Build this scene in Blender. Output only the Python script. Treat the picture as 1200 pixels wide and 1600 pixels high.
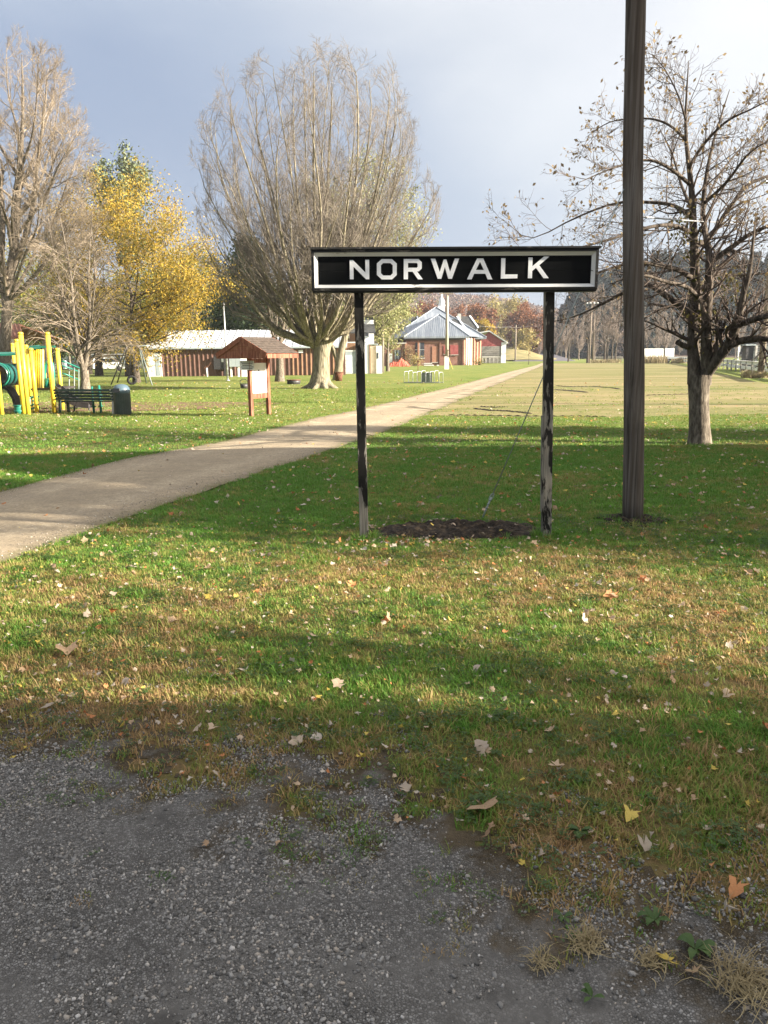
import bpy, bmesh, math, random
import numpy as np
from mathutils import Vector, Matrix, Euler
R = math.radians
scene = bpy.context.scene
COL = scene.collection
for o in list(bpy.data.objects): bpy.data.objects.remove(o)

# ------------------------------------------------------------------ camera
EYE = 1.9
PITCH = math.atan(244/1200.0)
ROLL = R(0.5)
cam_d = bpy.data.cameras.new('camera'); cam = bpy.data.objects.new('camera', cam_d); COL.objects.link(cam)
cam_d.sensor_fit = 'HORIZONTAL'; cam_d.sensor_width = 36; cam_d.lens = 36.0
cam_d.clip_start = 0.05; cam_d.clip_end = 6000
_fwd = Vector((0, math.cos(PITCH), -math.sin(PITCH)))
_up0 = Vector((0, math.sin(PITCH), math.cos(PITCH)))
_rt0 = Vector((1, 0, 0))
# image content is turned anticlockwise by ROLL
_rt = _rt0*math.cos(ROLL) - _up0*math.sin(ROLL)
_up = _up0*math.cos(ROLL) + _rt0*math.sin(ROLL)
_m = Matrix((_rt, _up, -_fwd)).transposed().to_4x4()
_m.translation = (0, 0, EYE)
cam.matrix_world = _m
scene.camera = cam

def ray(px, py):
    return (_fwd + _rt*((px-600)/1200.0) + _up*((800-py)/1200.0))
def at(px, py, d):
    """world point seen at photo pixel px,py on the plane y = d"""
    r = ray(px, py); k = d/r.y
    return Vector((r.x*k, d, EYE+r.z*k))
def gp(px, py, z=0.0):
    r = ray(px, py); k = (z-EYE)/r.z
    return Vector((r.x*k, r.y*k, z))

# ------------------------------------------------------------------ light
SUN_EL, SUN_AZ = R(20), R(13)          # azimuth: behind the picture plane, from the right
sun_dir = Vector((math.cos(SUN_EL)*math.cos(SUN_AZ), -math.cos(SUN_EL)*math.sin(SUN_AZ), math.sin(SUN_EL)))
sd = bpy.data.lights.new('sun', 'SUN'); sd.energy = 5.0; sd.angle = R(0.55); sd.color = (1.0, 0.90, 0.74)
so = bpy.data.objects.new('sun', sd); COL.objects.link(so)
so.rotation_euler = (-sun_dir).to_track_quat('-Z', 'Y').to_euler(); so.location = sun_dir*100

world = bpy.data.worlds.new('World'); scene.world = world; world.use_nodes = True
scene.view_settings.view_transform = 'Standard'; scene.view_settings.look = 'None'
scene.view_settings.gamma = 1; scene.view_settings.use_curve_mapping = False
scene.view_settings.exposure = 2.22
scene.cycles.use_denoising = True
scene.cycles.max_bounces = 6; scene.cycles.diffuse_bounces = 3; scene.cycles.transparent_max_bounces = 6
scene.cycles.sample_clamp_indirect = 6

class NT:
    """small node-tree writer"""
    def __init__(s, tree): s.t = tree; s.n = tree.nodes; s.l = tree.links
    def __call__(s, typ, ins=None, out=0, **props):
        nd = s.n.new(typ)
        for k, v in props.items(): setattr(nd, k, v)
        for k, v in (ins or {}).items():
            sock = nd.inputs[k]
            if hasattr(v, 'is_linked') or isinstance(v, bpy.types.NodeSocket): s.l.new(v, sock)
            else:
                if sock.type == 'RGBA' and len(v) == 3: v = (*v, 1)
                sock.default_value = v
        return nd.outputs[out] if out is not None else nd
    def math(s, op, a, b=0.0, c=0.0, clamp=False):
        return s('ShaderNodeMath', {0: a, 1: b, 2: c}, operation=op, use_clamp=clamp)
    def mix(s, f, a, b, blend='MIX'):
        return s('ShaderNodeMix', {0: f, 6: a, 7: b}, out=2, data_type='RGBA', blend_type=blend)
    def noise(s, vec, scale, detail=4, rough=.55, dist=0.0, out=0):
        return s('ShaderNodeTexNoise', {'Vector': vec, 'Scale': scale, 'Detail': detail, 'Roughness': rough, 'Distortion': dist}, out=out)
    def ramp(s, f, stops, interp='LINEAR'):
        nd = s.n.new('ShaderNodeValToRGB'); s.l.new(f, nd.inputs[0]); cr = nd.color_ramp; cr.interpolation = interp
        while len(cr.elements) < len(stops): cr.elements.new(0.5)
        for e, (p, c) in zip(cr.elements, stops):
            e.position = p; e.color = (*c, 1) if len(c) == 3 else c
        return nd.outputs[0]
    def mrange(s, v, a, b, c=0.0, d=1.0, smooth=False):
        return s('ShaderNodeMapRange', {0: v, 1: a, 2: b, 3: c, 4: d}, interpolation_type='SMOOTHSTEP' if smooth else 'LINEAR')
    def mapping(s, vec, scale=(1,1,1), rot=(0,0,0), loc=(0,0,0)):
        return s('ShaderNodeMapping', {'Vector': vec, 'Scale': scale, 'Rotation': rot, 'Location': loc})

# sky: hazy blue behind slate clouds that brighten to the upper right
wt = world.node_tree; wt.nodes.clear(); W = NT(wt)
tc = W('ShaderNodeTexCoord', out=0)
sky = W.n.new('ShaderNodeTexSky'); sky.sky_type = 'NISHITA'; sky.sun_disc = False
sky.sun_elevation = SUN_EL; sky.sun_rotation = math.atan2(sun_dir.x, sun_dir.y)
sky.air_density = 1.2; sky.dust_density = 1.5
bg1 = W('ShaderNodeBackground', {'Color': sky.outputs[0], 'Strength': 0.06})
sx = W('ShaderNodeSeparateXYZ', {0: tc}, out=None)
n1 = W.noise(W.mapping(tc, scale=(1.0, 1.0, 2.2), loc=(3.1, 0.4, 1.7)), 1.5, 5, .5, .4)
n2 = W.noise(W.mapping(tc, scale=(1.0, 1.0, 3.0), loc=(0.3, 5.4, 0.7)), 4.0, 4, .5, .3)
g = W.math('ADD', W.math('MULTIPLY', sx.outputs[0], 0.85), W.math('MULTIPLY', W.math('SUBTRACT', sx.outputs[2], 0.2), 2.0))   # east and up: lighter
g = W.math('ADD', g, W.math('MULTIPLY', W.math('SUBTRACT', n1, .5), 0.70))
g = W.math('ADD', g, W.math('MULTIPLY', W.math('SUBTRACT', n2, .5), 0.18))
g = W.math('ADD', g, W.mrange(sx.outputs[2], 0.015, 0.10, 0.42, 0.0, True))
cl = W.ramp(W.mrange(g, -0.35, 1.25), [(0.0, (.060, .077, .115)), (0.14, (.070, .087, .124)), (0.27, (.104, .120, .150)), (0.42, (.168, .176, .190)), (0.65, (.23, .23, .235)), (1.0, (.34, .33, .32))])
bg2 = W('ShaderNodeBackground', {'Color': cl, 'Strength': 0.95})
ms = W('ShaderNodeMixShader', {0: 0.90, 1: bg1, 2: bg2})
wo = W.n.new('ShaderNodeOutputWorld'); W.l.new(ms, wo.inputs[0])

# ------------------------------------------------------------------ materials
def new_mat(name):
    m = bpy.data.materials.new(name); m.use_nodes = True; m.node_tree.nodes.clear()
    return m, NT(m.node_tree)
def finish(m, N, col, rough=.8, bump=None, bstr=.3, bdist=.01, metal=0.0, spec=.3, trans=0.0):
    ins = {'Base Color': col, 'Roughness': rough, 'Metallic': metal, 'Specular IOR Level': spec}
    if bump is not None:
        ins['Normal'] = N('ShaderNodeBump', {'Height': bump, 'Strength': bstr, 'Distance': bdist})
    s = N('ShaderNodeBsdfPrincipled', ins)
    if trans > 0:
        t = N('ShaderNodeBsdfTranslucent', {'Color': col})
        s = N('ShaderNodeMixShader', {0: trans, 1: s, 2: t})
    o = N.n.new('ShaderNodeOutputMaterial'); N.l.new(s, o.inputs[0])
    return m
def mat(name, c1, c2=None, scale=6.0, stretch=(1,1,1), rough=.8, bstr=.0, bdist=.01, bscale=None, metal=0.0, spec=.3, lo=.35, hi=.65, detail=5, trans=0.0, coord=3, c3=None):
    m, N = new_mat(name)
    tcn = N('ShaderNodeTexCoord', out=coord)
    v = N.mapping(tcn, scale=stretch)
    n = N.noise(v, scale, detail, .6)
    col = N.ramp(n, [(lo, c1), (hi, c2 or c1)] if c3 is None else [(lo, c1), ((lo+hi)/2, c2), (hi, c3)])
    b = N.noise(v, bscale or scale*2.5, 6, .6) if bstr else None
    return finish(m, N, col, rough, b, bstr, bdist, metal, spec, trans)

def peel_mat(name, paint, paint2, wood, amount, scale=14, stretch=(1,1,.35), rough=.55, zbias=None, spec=.3):
    """paint flaking off grey wood"""
    m, N = new_mat(name)
    tcn = N('ShaderNodeTexCoord', out=3)
    v = N.mapping(tcn, scale=stretch)
    n = N.noise(v, scale, 8, .62, .3)
    pat = N.noise(v, scale*.35, 3, .5)
    s = N.math('ADD', N.math('MULTIPLY', n, .65), N.math('MULTIPLY', pat, .35))
    if zbias:
        z = N('ShaderNodeSeparateXYZ', {0: tcn}, out=2)
        s = N.math('ADD', s, N.mrange(z, zbias[0], zbias[1], zbias[2], 0))
    f = N.mrange(s, 1-amount-.015, 1-amount+.015)
    grain = N.noise(N.mapping(tcn, scale=(60, 60, 2.5)), 1.0, 5, .6)
    wc = N.ramp(grain, [(.3, tuple(c*.45 for c in wood)), (.6, wood), (.8, tuple(min(1, c*1.3) for c in wood))])
    pc = N.mix(N.noise(v, 3.0, 3), paint, paint2)
    col = N.mix(f, pc, wc)
    h = N.math('SUBTRACT', N.math('MULTIPLY', grain, .35), N.math('MULTIPLY', f, .6))
    return finish(m, N, col, N.mix(f, (rough,)*3, (.9,)*3), h, .6, .004, 0, spec)

M = {}
M['sign_black'] = peel_mat('black_paint', (.004,.0045,.005), (.008,.0085,.009), (.10,.09,.08), .30, 30, (.5,1,1), .75, spec=.05)
M['sign_frame'] = peel_mat('black_frame_paint', (.012,.012,.012), (.025,.023,.021), (.16,.145,.125), .42, 18, (.25,1,1), .5)
M['sign_white'] = peel_mat('white_frame_paint', (.72,.72,.70), (.60,.60,.58), (.10,.09,.08), .385, 22, (.18,1,1), .55)
M['letter_white'] = mat('letter_paint', (.70,.71,.73), (.82,.82,.82), 18, rough=.5, bstr=.15, bdist=.002)
M['post_black'] = peel_mat('post_black_paint', (.010,.010,.010), (.028,.025,.022), (.26,.24,.205),   .425, 9, (1.6,1.6,.35), .7, zbias=(0, 2.6, .13), spec=.1)
M['soil'] = mat('dark_soil', (.008,.006,.005), (.026,.019,.013), 18, rough=.95, bstr=1.0, bdist=.02, c3=(.07,.05,.032))
# foreground pole: grey silvered wood with long dark checks
m, N = new_mat('weathered_pole'); t_ = N('ShaderNodeTexCoord', out=3)
g1 = N.noise(N.mapping(t_, scale=(26, 26, .42)), 1.0, 9, .7, .5); g2 = N.noise(N.mapping(t_, scale=(9, 9, .22)), 1.0, 4, .55)
g3 = N.noise(N.mapping(t_, scale=(4, 4, .5), loc=(3,1,2)), 1.0, 3, .5)
wc = N.ramp(g1, [(.28, (.018,.014,.012)), (.42, (.056,.047,.040)), (.56, (.135,.118,.103)), (.8, (.26,.238,.218))])
wc = N.mix(N.mrange(g2, .42, .68), wc, (.085,.065,.050)); wc = N.mix(N.mrange(g3, .55, .75, 0, .55), wc, (.25,.235,.22))
crack = N.mrange(g1, .30, .36)
M['pole'] = finish(m, N, wc, .9, N.math('ADD', N.math('MULTIPLY', g1, .6), N.math('MULTIPLY', crack, .5)), .9, .012, 0, .15)
M['pole_far'] = mat('old_pole_wood', (.16,.125,.095), (.32,.27,.22), 1, (20,20,1.2), .9)
M['pole_pale'] = mat('pale_pole_wood', (.30,.24,.19), (.46,.39,.32), 1, (16,16,1.0), .9)

def bark(name, c1, c2, c3, zs=.22, sc=14, bd=.03):
    m, N = new_mat(name); t = N('ShaderNodeTexCoord', out=3)
    v = N.mapping(t, scale=(1,1,zs))
    n = N.noise(v, sc, 7, .65, .6)
    w = N('ShaderNodeTexVoronoi', {'Vector': v, 'Scale': sc*1.3}, feature='DISTANCE_TO_EDGE', out=0)
    h = N.math('ADD', n, N.mrange(w, 0, .22, -.16, .06))
    col = N.ramp(h, [(.15, c1), (.42, c2), (.72, c3)])
    return finish(m, N, col, .92, h, .9, bd, 0, .15)
M['bark_grey'] = bark('grey_brown_bark', (.045,.036,.027), (.14,.115,.09), (.28,.24,.195))
M['bark_limb'] = bark('dark_grey_bark', (.030,.024,.019), (.085,.068,.054), (.18,.15,.12))
M['bark_big'] = bark('furrowed_maple_bark', (.050,.042,.028), (.19,.165,.115), (.35,.31,.22), .13, 7, .06)
M['bark_dark'] = bark('dark_bark', (.028,.022,.018), (.075,.06,.048), (.15,.125,.10))
m, N = new_mat('sunlit_low_bark'); t_ = N('ShaderNodeTexCoord', out=3)
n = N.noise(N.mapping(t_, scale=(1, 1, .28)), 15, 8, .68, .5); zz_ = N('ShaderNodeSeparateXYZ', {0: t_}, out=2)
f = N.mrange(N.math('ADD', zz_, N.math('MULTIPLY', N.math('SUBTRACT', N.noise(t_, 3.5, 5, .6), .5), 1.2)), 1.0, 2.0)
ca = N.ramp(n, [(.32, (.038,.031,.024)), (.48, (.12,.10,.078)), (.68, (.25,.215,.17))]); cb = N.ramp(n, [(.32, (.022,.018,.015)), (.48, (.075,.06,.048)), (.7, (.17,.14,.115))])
M['bark_sunlit_low'] = finish(m, N, N.mix(f, ca, cb), .92, n, .9, .03, 0, .15)  # paler low down: sunlight on the lower trunk painted into the bark
M['twig_tan'] = mat('tan_twigs', (.115,.095,.078), (.24,.205,.168), 1.2, rough=.8)
M['twig_dark'] = mat('dark_twigs', (.055,.040,.032), (.135,.10,.08), 1.2, rough=.8)
M['twig_brown'] = mat('brown_twigs', (.145,.113,.082), (.31,.25,.185), .8, rough=.8)
M['twig_grey'] = mat('grey_twigs', (.16,.125,.105), (.28,.225,.19), .8, rough=.8)
def leafmat(name, cs, scale=1.1, trans=.35):
    m, N = new_mat(name); t = N('ShaderNodeTexCoord', out=3)
    n = N.noise(t, scale, 3, .6)
    rnd = N('ShaderNodeNewGeometry', out=8)      # random per island
    f = N.math('ADD', N.math('MULTIPLY', n, .62), N.math('MULTIPLY', rnd, .38))
    st = [(.25+.5*i/(len(cs)-1), c) for i, c in enumerate(cs)]
    col = N.ramp(f, st)
    return finish(m, N, col, .6, spec=.25, trans=trans)
M['leaf_yellow'] = leafmat('yellow_leaves', [(.10,.12,.03), (.24,.19,.035), (.42,.28,.035), (.52,.33,.05)], .5)
M['leaf_olive'] = leafmat('olive_leaves', [(.075,.095,.022), (.13,.15,.03), (.24,.22,.045), (.36,.29,.06)], .5)
M['leaf_pale'] = leafmat('pale_leaves', [(.13,.15,.055), (.22,.235,.095), (.33,.32,.15), (.42,.38,.19)], .5)
M['leaf_rust'] = leafmat('rust_leaves', [(.10,.045,.025), (.17,.070,.035), (.24,.10,.05), (.28,.15,.07)], .4)
M['leaf_gold'] = leafmat('gold_leaves', [(.20,.17,.06), (.30,.25,.09), (.38,.30,.12)], .4)
M['leaf_dead'] = leafmat('dead_leaves', [(.11,.075,.04), (.22,.155,.08), (.36,.27,.14)], 1.0)
M['leaf_ivy'] = leafmat('ivy_leaves', [(.05,.055,.015), (.11,.10,.025), (.20,.15,.04)], 1.0)
M['needles'] = leafmat('pine_needles', [(.03,.055,.025), (.055,.085,.035), (.09,.12,.05)], .6, .15)
M['needles_lit'] = leafmat('pale_pine_needles', [(.075,.10,.05), (.12,.145,.075), (.18,.19,.10)], .6, .15)  # paler needle colour, used on the tall pine
M['needles_dark'] = leafmat('dark_needles', [(.012,.024,.022), (.022,.036,.030), (.035,.05,.04)], .6, .1)

# ---- ground colours: one patch pattern shared by soil sheet and blades
def patch(N, pos):
    big = N.noise(N.mapping(pos, loc=(4.3, 1.9, 0)), .55, 4, .55, .4)
    mid = N.noise(N.mapping(pos, loc=(1.3, 7.9, 0)), 2.1, 4, .6, .5)
    fine = N.noise(pos, 11.0, 4, .6)
    y = N('ShaderNodeSeparateXYZ', {0: pos}, out=1)
    near = N.mrange(y, 8.6, 6.3, 0, .12, True)          # the worn strip next to the lot is drier
    s = N.math('ADD', N.math('ADD', N.math('MULTIPLY', big, .55), N.math('MULTIPLY', mid, .45)), near)
    s = N.math('ADD', s, N.math('MULTIPLY', N.math('SUBTRACT', fine, .5), .35))
    return s, fine, y
def lawn_cols(N, s, fine, rnd=None, k=1.0):
    far = None
    grn = N.mix(fine, (.034*k,.094*k,.012*k), (.085*k,.160*k,.024*k))
    yel = N.mix(fine, (.105*k,.115*k,.028*k), (.17*k,.155*k,.045*k))
    brn = N.mix(fine, (.140*k,.083*k,.038*k), (.25*k,.170*k,.085*k))
    c = N.mix(N.mrange(s, .51, .62), grn, yel)
    c = N.mix(N.mrange(s, .63, .73), c, brn)
    return c
m, N = new_mat('lawn_soil'); pos = N('ShaderNodeNewGeometry', out=0)
s, fine, yy = patch(N, pos); c = lawn_cols(N, s, fine, k=1.15)
micro = N.noise(N.mapping(pos, scale=(1, .6, 1)), 60, 4, .7)
c = N.mix(N.mrange(micro, .3, .7, .25, .85), c, N.mix(fine, (.055,.042,.022), (.120,.090,.048)))
farcol = N.mix(N.mrange(N.noise(N.mapping(pos, scale=(.5, .25, 1)), .9, 5, .65), .35, .65), (.115,.165,.034), (.20,.205,.058))
speck = N.mrange(N.noise(pos, 7.0, 2, .5), .63, .70)
farcol = N.mix(N.math('MULTIPLY', speck, .7), farcol, (.40,.34,.17))
c = N.mix(N.mrange(yy, 17, 26), c, farcol)
M['lawn'] = finish(m, N, c, .95, N.math('ADD', micro, fine), .8, .03, 0, .1)

m, N = new_mat('grass_blades'); pos = N('ShaderNodeNewGeometry', out=0)
s, fine, yy = patch(N, pos)
rnd = N('ShaderNodeObjectInfo', out=5)
s2 = N.math('ADD', s, N.math('MULTIPLY', N.math('SUBTRACT', rnd, .5), .24))
c = lawn_cols(N, s2, fine, k=2.0)
c = N.mix(N.mrange(yy, 15, 26, 0, .7), c, N.mix(rnd, (.13,.19,.04), (.25,.25,.075)))
M['grass'] = finish(m, N, c, .55, spec=.25, trans=.35)
M['dry_grass'] = mat('dry_grass_blades', (.22,.17,.09), (.40,.33,.19), 3, rough=.7, trans=.25)
M['weed'] = mat('weed_leaves', (.035,.075,.018), (.075,.125,.03), 9, rough=.5, trans=.25)

m, N = new_mat('lot_gravel'); pos = N('ShaderNodeNewGeometry', out=0)
vor = N('ShaderNodeTexVoronoi', {'Vector': pos, 'Scale': 105.0}, out=None)
vd = N('ShaderNodeTexVoronoi', {'Vector': pos, 'Scale': 105.0}, feature='DISTANCE_TO_EDGE', out=0)
big = N.noise(pos, 1.1, 4, .6, .4); mid = N.noise(pos, 5.0, 4, .6)
peb = N.ramp(N('ShaderNodeSeparateColor', {0: vor.outputs[1]}, out=0), [(.0, (.080,.076,.072)), (.5, (.165,.158,.150)), (1.0, (.35,.34,.33))])
dust = N.mix(N.mrange(mid, .3, .7), (.062,.059,.056), (.185,.176,.166))
f = N.mrange(N.math('ADD', N.math('MULTIPLY', big, .6), N.math('MULTIPLY', mid, .4)), .40, .60)
c = N.mix(N.math('MULTIPLY', f, N.mrange(vd, .02, .10)), dust, peb)
ed = N('ShaderNodeAttribute', {}, out=2, attribute_name='inside')
ef = N.mrange(N.math('ADD', ed, N.math('MULTIPLY', N.math('SUBTRACT', N.noise(pos, 9, 5, .7), .5), .9)), .05, .42)
c = N.mix(ef, N.mix(N.noise(pos, 60, 3, .7), (.035,.028,.018), (.125,.095,.058)), c)
M['gravel'] = finish(m, N, c, .92, N.math('ADD', N.math('MULTIPLY', N.mrange(vd, 0, .2), f), N.math('MULTIPLY', N.noise(pos, 70, 4, .7), .8)), 1.0, .008, 0, .2)
M['stone'] = None
m, N = new_mat('gravel_stones'); rnd = N('ShaderNodeObjectInfo', out=5); pos = N('ShaderNodeTexCoord', out=3)
c = N.ramp(rnd, [(.0, (.085,.082,.078)), (.45, (.19,.183,.175)), (.8, (.32,.31,.295)), (.93, (.38,.33,.28)), (1.0, (.52,.50,.48))])
M['stone'] = finish(m, N, c, .85, N.noise(pos, 3, 4), .4, .1, 0, .25)

m, N = new_mat('limestone_path'); pos = N('ShaderNodeNewGeometry', out=0)
n1 = N.noise(N.mapping(pos, scale=(1, 1, 1)), .8, 5, .6); n2 = N.noise(pos, 26, 6, .8); n3 = N.noise(N.mapping(pos, scale=(.35, .9, 1)), 3.0, 4, .6)
c = N.ramp(n2, [(.30, (.17,.14,.105)), (.5, (.41,.335,.235)), (.72, (.62,.53,.39))])
ac = N('ShaderNodeAttribute', {}, out=2, attribute_name='across')
tr = N.math('ABSOLUTE', N.math('SUBTRACT', N.math('ABSOLUTE', N.math('SUBTRACT', ac, .5)), .24))
n4 = N.noise(N.mapping(pos, scale=(1, .8, 1)), 6.0, 6, .75)
c = N.mix(N.mrange(n4, .35, .62, .55, 0), c, (.20,.165,.12))
c = N.mix(N.mrange(N.math('ADD', tr, N.math('MULTIPLY', n1, .10)), .06, .16, 0, .35), c, (.22,.175,.12))
c = N.mix(N.mrange(N.math('ADD', N.math('ABSOLUTE', N.math('SUBTRACT', ac, .5)), N.math('MULTIPLY', N.math('SUBTRACT', n4, .5), .25)), .40, .50, 0, .8), c, (.12,.11,.05))
c = N.mix(N.mrange(n1, .45, .68, 0, .55), c, (.25,.205,.15)); c = N.mix(N.mrange(n3, .58, .7, 0, .35), c, (.19,.16,.125))
M['path'] = finish(m, N, c, .95, n2, .8, .02, 0, .1)

m, N = new_mat('dry_infield'); pos = N('ShaderNodeNewGeometry', out=0)
n1 = N.noise(N.mapping(pos, scale=(.05, .42, 1)), 1.0, 6, .65, .5); n2 = N.noise(N.mapping(pos, scale=(.12, .9, 1)), 2.2, 6, .75); n3 = N.noise(pos, 30, 3, .7)
c = N.ramp(n1, [(.34, (.115,.140,.045)), (.48, (.215,.195,.085)), (.62, (.32,.25,.14))])
c = N.mix(N.mrange(n2, .56, .70, 0, .85), c, (.105,.10,.045)); c = N.mix(N.mrange(n3, .3, .7, 0, .5), c, (.15,.14,.06))
M['infield'] = finish(m, N, c, .95, n3, .7, .03, 0, .1)
M['asphalt'] = mat('asphalt_road', (.085,.08,.095), (.12,.11,.13), 3, rough=.9)
M['woodchip'] = mat('wood_chips', (.10,.055,.035), (.22,.125,.08), 8, rough=.95, bstr=.6, bdist=.03)
M['hill'] = mat('wooded_hill_ground', (.055,.040,.030), (.10,.065,.045), .05, rough=1)
M['bank'] = mat('dry_bank_grass', (.16,.15,.06), (.28,.22,.10), .4, rough=1)

# buildings etc.
M['siding'] = mat('brown_siding', (.125,.068,.052), (.17,.095,.074), 1.5, rough=.55)
M['siding_tan'] = mat('tan_siding', (.26,.145,.085), (.33,.19,.115), 1.5, rough=.6)
M['white_roof'] = mat('white_metal_roof', (.40,.42,.45), (.52,.53,.55), .8, rough=.4)
M['white'] = mat('white_paint', (.70,.71,.72), (.80,.80,.79), 3, rough=.55)
M['cream'] = mat('cream_paint', (.60,.50,.36), (.68,.58,.44), 3, rough=.6)
M['cool_grey'] = mat('grey_trim_paint', (.33,.38,.41), (.40,.45,.47), 3, rough=.6)  # cool grey paint for trims, boxes and some walls
M['kiosk_red'] = mat('red_stained_wood', (.13,.040,.025), (.23,.080,.045), 2, (9,9,1.0), .75, .3, .01, c3=(.32,.15,.095))
M['shingle'] = mat('brown_shingles', (.045,.034,.028), (.11,.085,.068), 12, rough=.95, bstr=.6, bdist=.01)
M['shingle_dark'] = mat('dark_shingles', (.035,.038,.04), (.07,.07,.07), 3, rough=.95)
M['board_white'] = mat('board_white', (.72,.70,.67), (.80,.79,.76), 3, rough=.6)
M['ink'] = mat('black_ink', (.02,.02,.022), rough=.7)
M['yellow'] = mat('yellow_powder_coat', (.72,.50,.035), (.80,.58,.06), 2, rough=.38, spec=.5)
M['yellow_pale'] = mat('pale_yellow_plastic', (.72,.58,.14), (.78,.64,.22), 2, rough=.4, spec=.5)
M['green'] = mat('green_plastic', (.010,.145,.105), (.018,.19,.14), 2, rough=.4, spec=.5)
M['green_dark'] = mat('dark_green_tube', (.008,.060,.055), (.014,.085,.078), 2, rough=.3, spec=.5)
M['slide'] = mat('charcoal_slide_plastic', (.030,.026,.028), (.055,.048,.048), 2, rough=.45)
M['bench_green'] = mat('dark_green_bench', (.014,.026,.022), (.024,.042,.035), 6, rough=.5)
M['concrete'] = mat('pale_concrete', (.38,.36,.33), (.52,.50,.46), 5, rough=.9, bstr=.2)
M['can_metal'] = mat('dark_grey_can_metal', (.045,.058,.058), (.075,.09,.088), 4, rough=.38, metal=.4, spec=.5)
M['can_lid'] = mat('blue_grey_can_lid', (.055,.095,.125), (.08,.12,.15), 4, rough=.35, spec=.5)
M['galv'] = mat('galvanised_steel', (.42,.44,.45), (.56,.57,.58), 6, rough=.45, metal=.5)
M['steel_dark'] = mat('dark_steel', (.05,.05,.055), (.085,.08,.08), 6, rough=.5, metal=.3)
M['steel_green'] = mat('grey_green_steel', (.16,.19,.18), (.22,.25,.24), 6, rough=.5, metal=.3)
M['rust'] = mat('rusty_iron', (.075,.034,.022), (.17,.075,.042), 8, rough=.9)
M['rubber'] = mat('tyre_rubber', (.015,.015,.016), rough=.8)
M['wire'] = mat('pale_cable', (.25,.25,.26), (.36,.36,.37), 5, rough=.5, metal=.4)
M['guy'] = mat('green_grey_cable', (.22,.26,.25), (.34,.38,.36), 9, rough=.5, metal=.4)
M['glass'] = mat('dark_window_glass', (.03,.035,.045), (.06,.065,.08), 2, rough=.12, spec=.6)
M['metal_roof_blue'] = None
m, N = new_mat('grey_blue_metal_roof'); t_ = N('ShaderNodeTexCoord', out=3)
n1 = N.noise(N.mapping(t_, scale=(2.2, .3, .3)), 1.0, 5, .7); n2 = N.noise(t_, .35, 3)
c = N.ramp(n1, [(.3, (.15,.18,.225)), (.5, (.25,.28,.325)), (.7, (.36,.39,.43))]); c = N.mix(N.mrange(n2, .45, .65, 0, .4), c, (.19,.21,.25))
M['metal_roof_blue'] = finish(m, N, c, .45, n1, .3, .02, .25, .4)
def brickmat(name, a, b, mort, sc=4.2):
    m, N = new_mat(name); t = N('ShaderNodeTexCoord', out=3)
    n = N.noise(t, .45, 5, .65); n2 = N.noise(t, sc, 4, .7)
    c = N.mix(N.mrange(n, .3, .7), a, b); c = N.mix(N.mrange(n2, .5, .68, 0, .6), c, mort)
    return finish(m, N, c, .9, n2, .5, .02, 0, .2)
M['brick'] = brickmat('red_brick', (.175,.085,.064), (.26,.135,.105), (.29,.21,.175))
M['brick_orange'] = brickmat('orange_brick', (.29,.135,.085), (.36,.19,.13), (.38,.26,.20))  # brighter orange copy of the brick, with sunlight put into its colour
M['red_barn'] = mat('faded_red_boards', (.24,.055,.055), (.33,.095,.09), 2, rough=.85)
M['grey_boards'] = mat('grey_boards', (.18,.17,.15), (.30,.28,.25), 2, (1,1,6), .9)
M['tarp'] = mat('red_orange_tarp', (.34,.062,.036), (.46,.11,.06), 3, rough=.6)
M['terracotta'] = mat('tan_red_roof_tiles', (.27,.125,.085), (.38,.20,.14), 3, rough=.85)
M['bark_post'] = mat('pavilion_timber', (.13,.10,.075), (.22,.17,.13), 4, rough=.9)
M['blue_panel'] = mat('blue_grey_panel', (.18,.24,.33), (.24,.30,.38), 2, rough=.6)
M['lit_lamp'] = mat('lamp_glass', (.78,.77,.72), rough=.3)  # plain pale lamp glass without any glow

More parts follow.
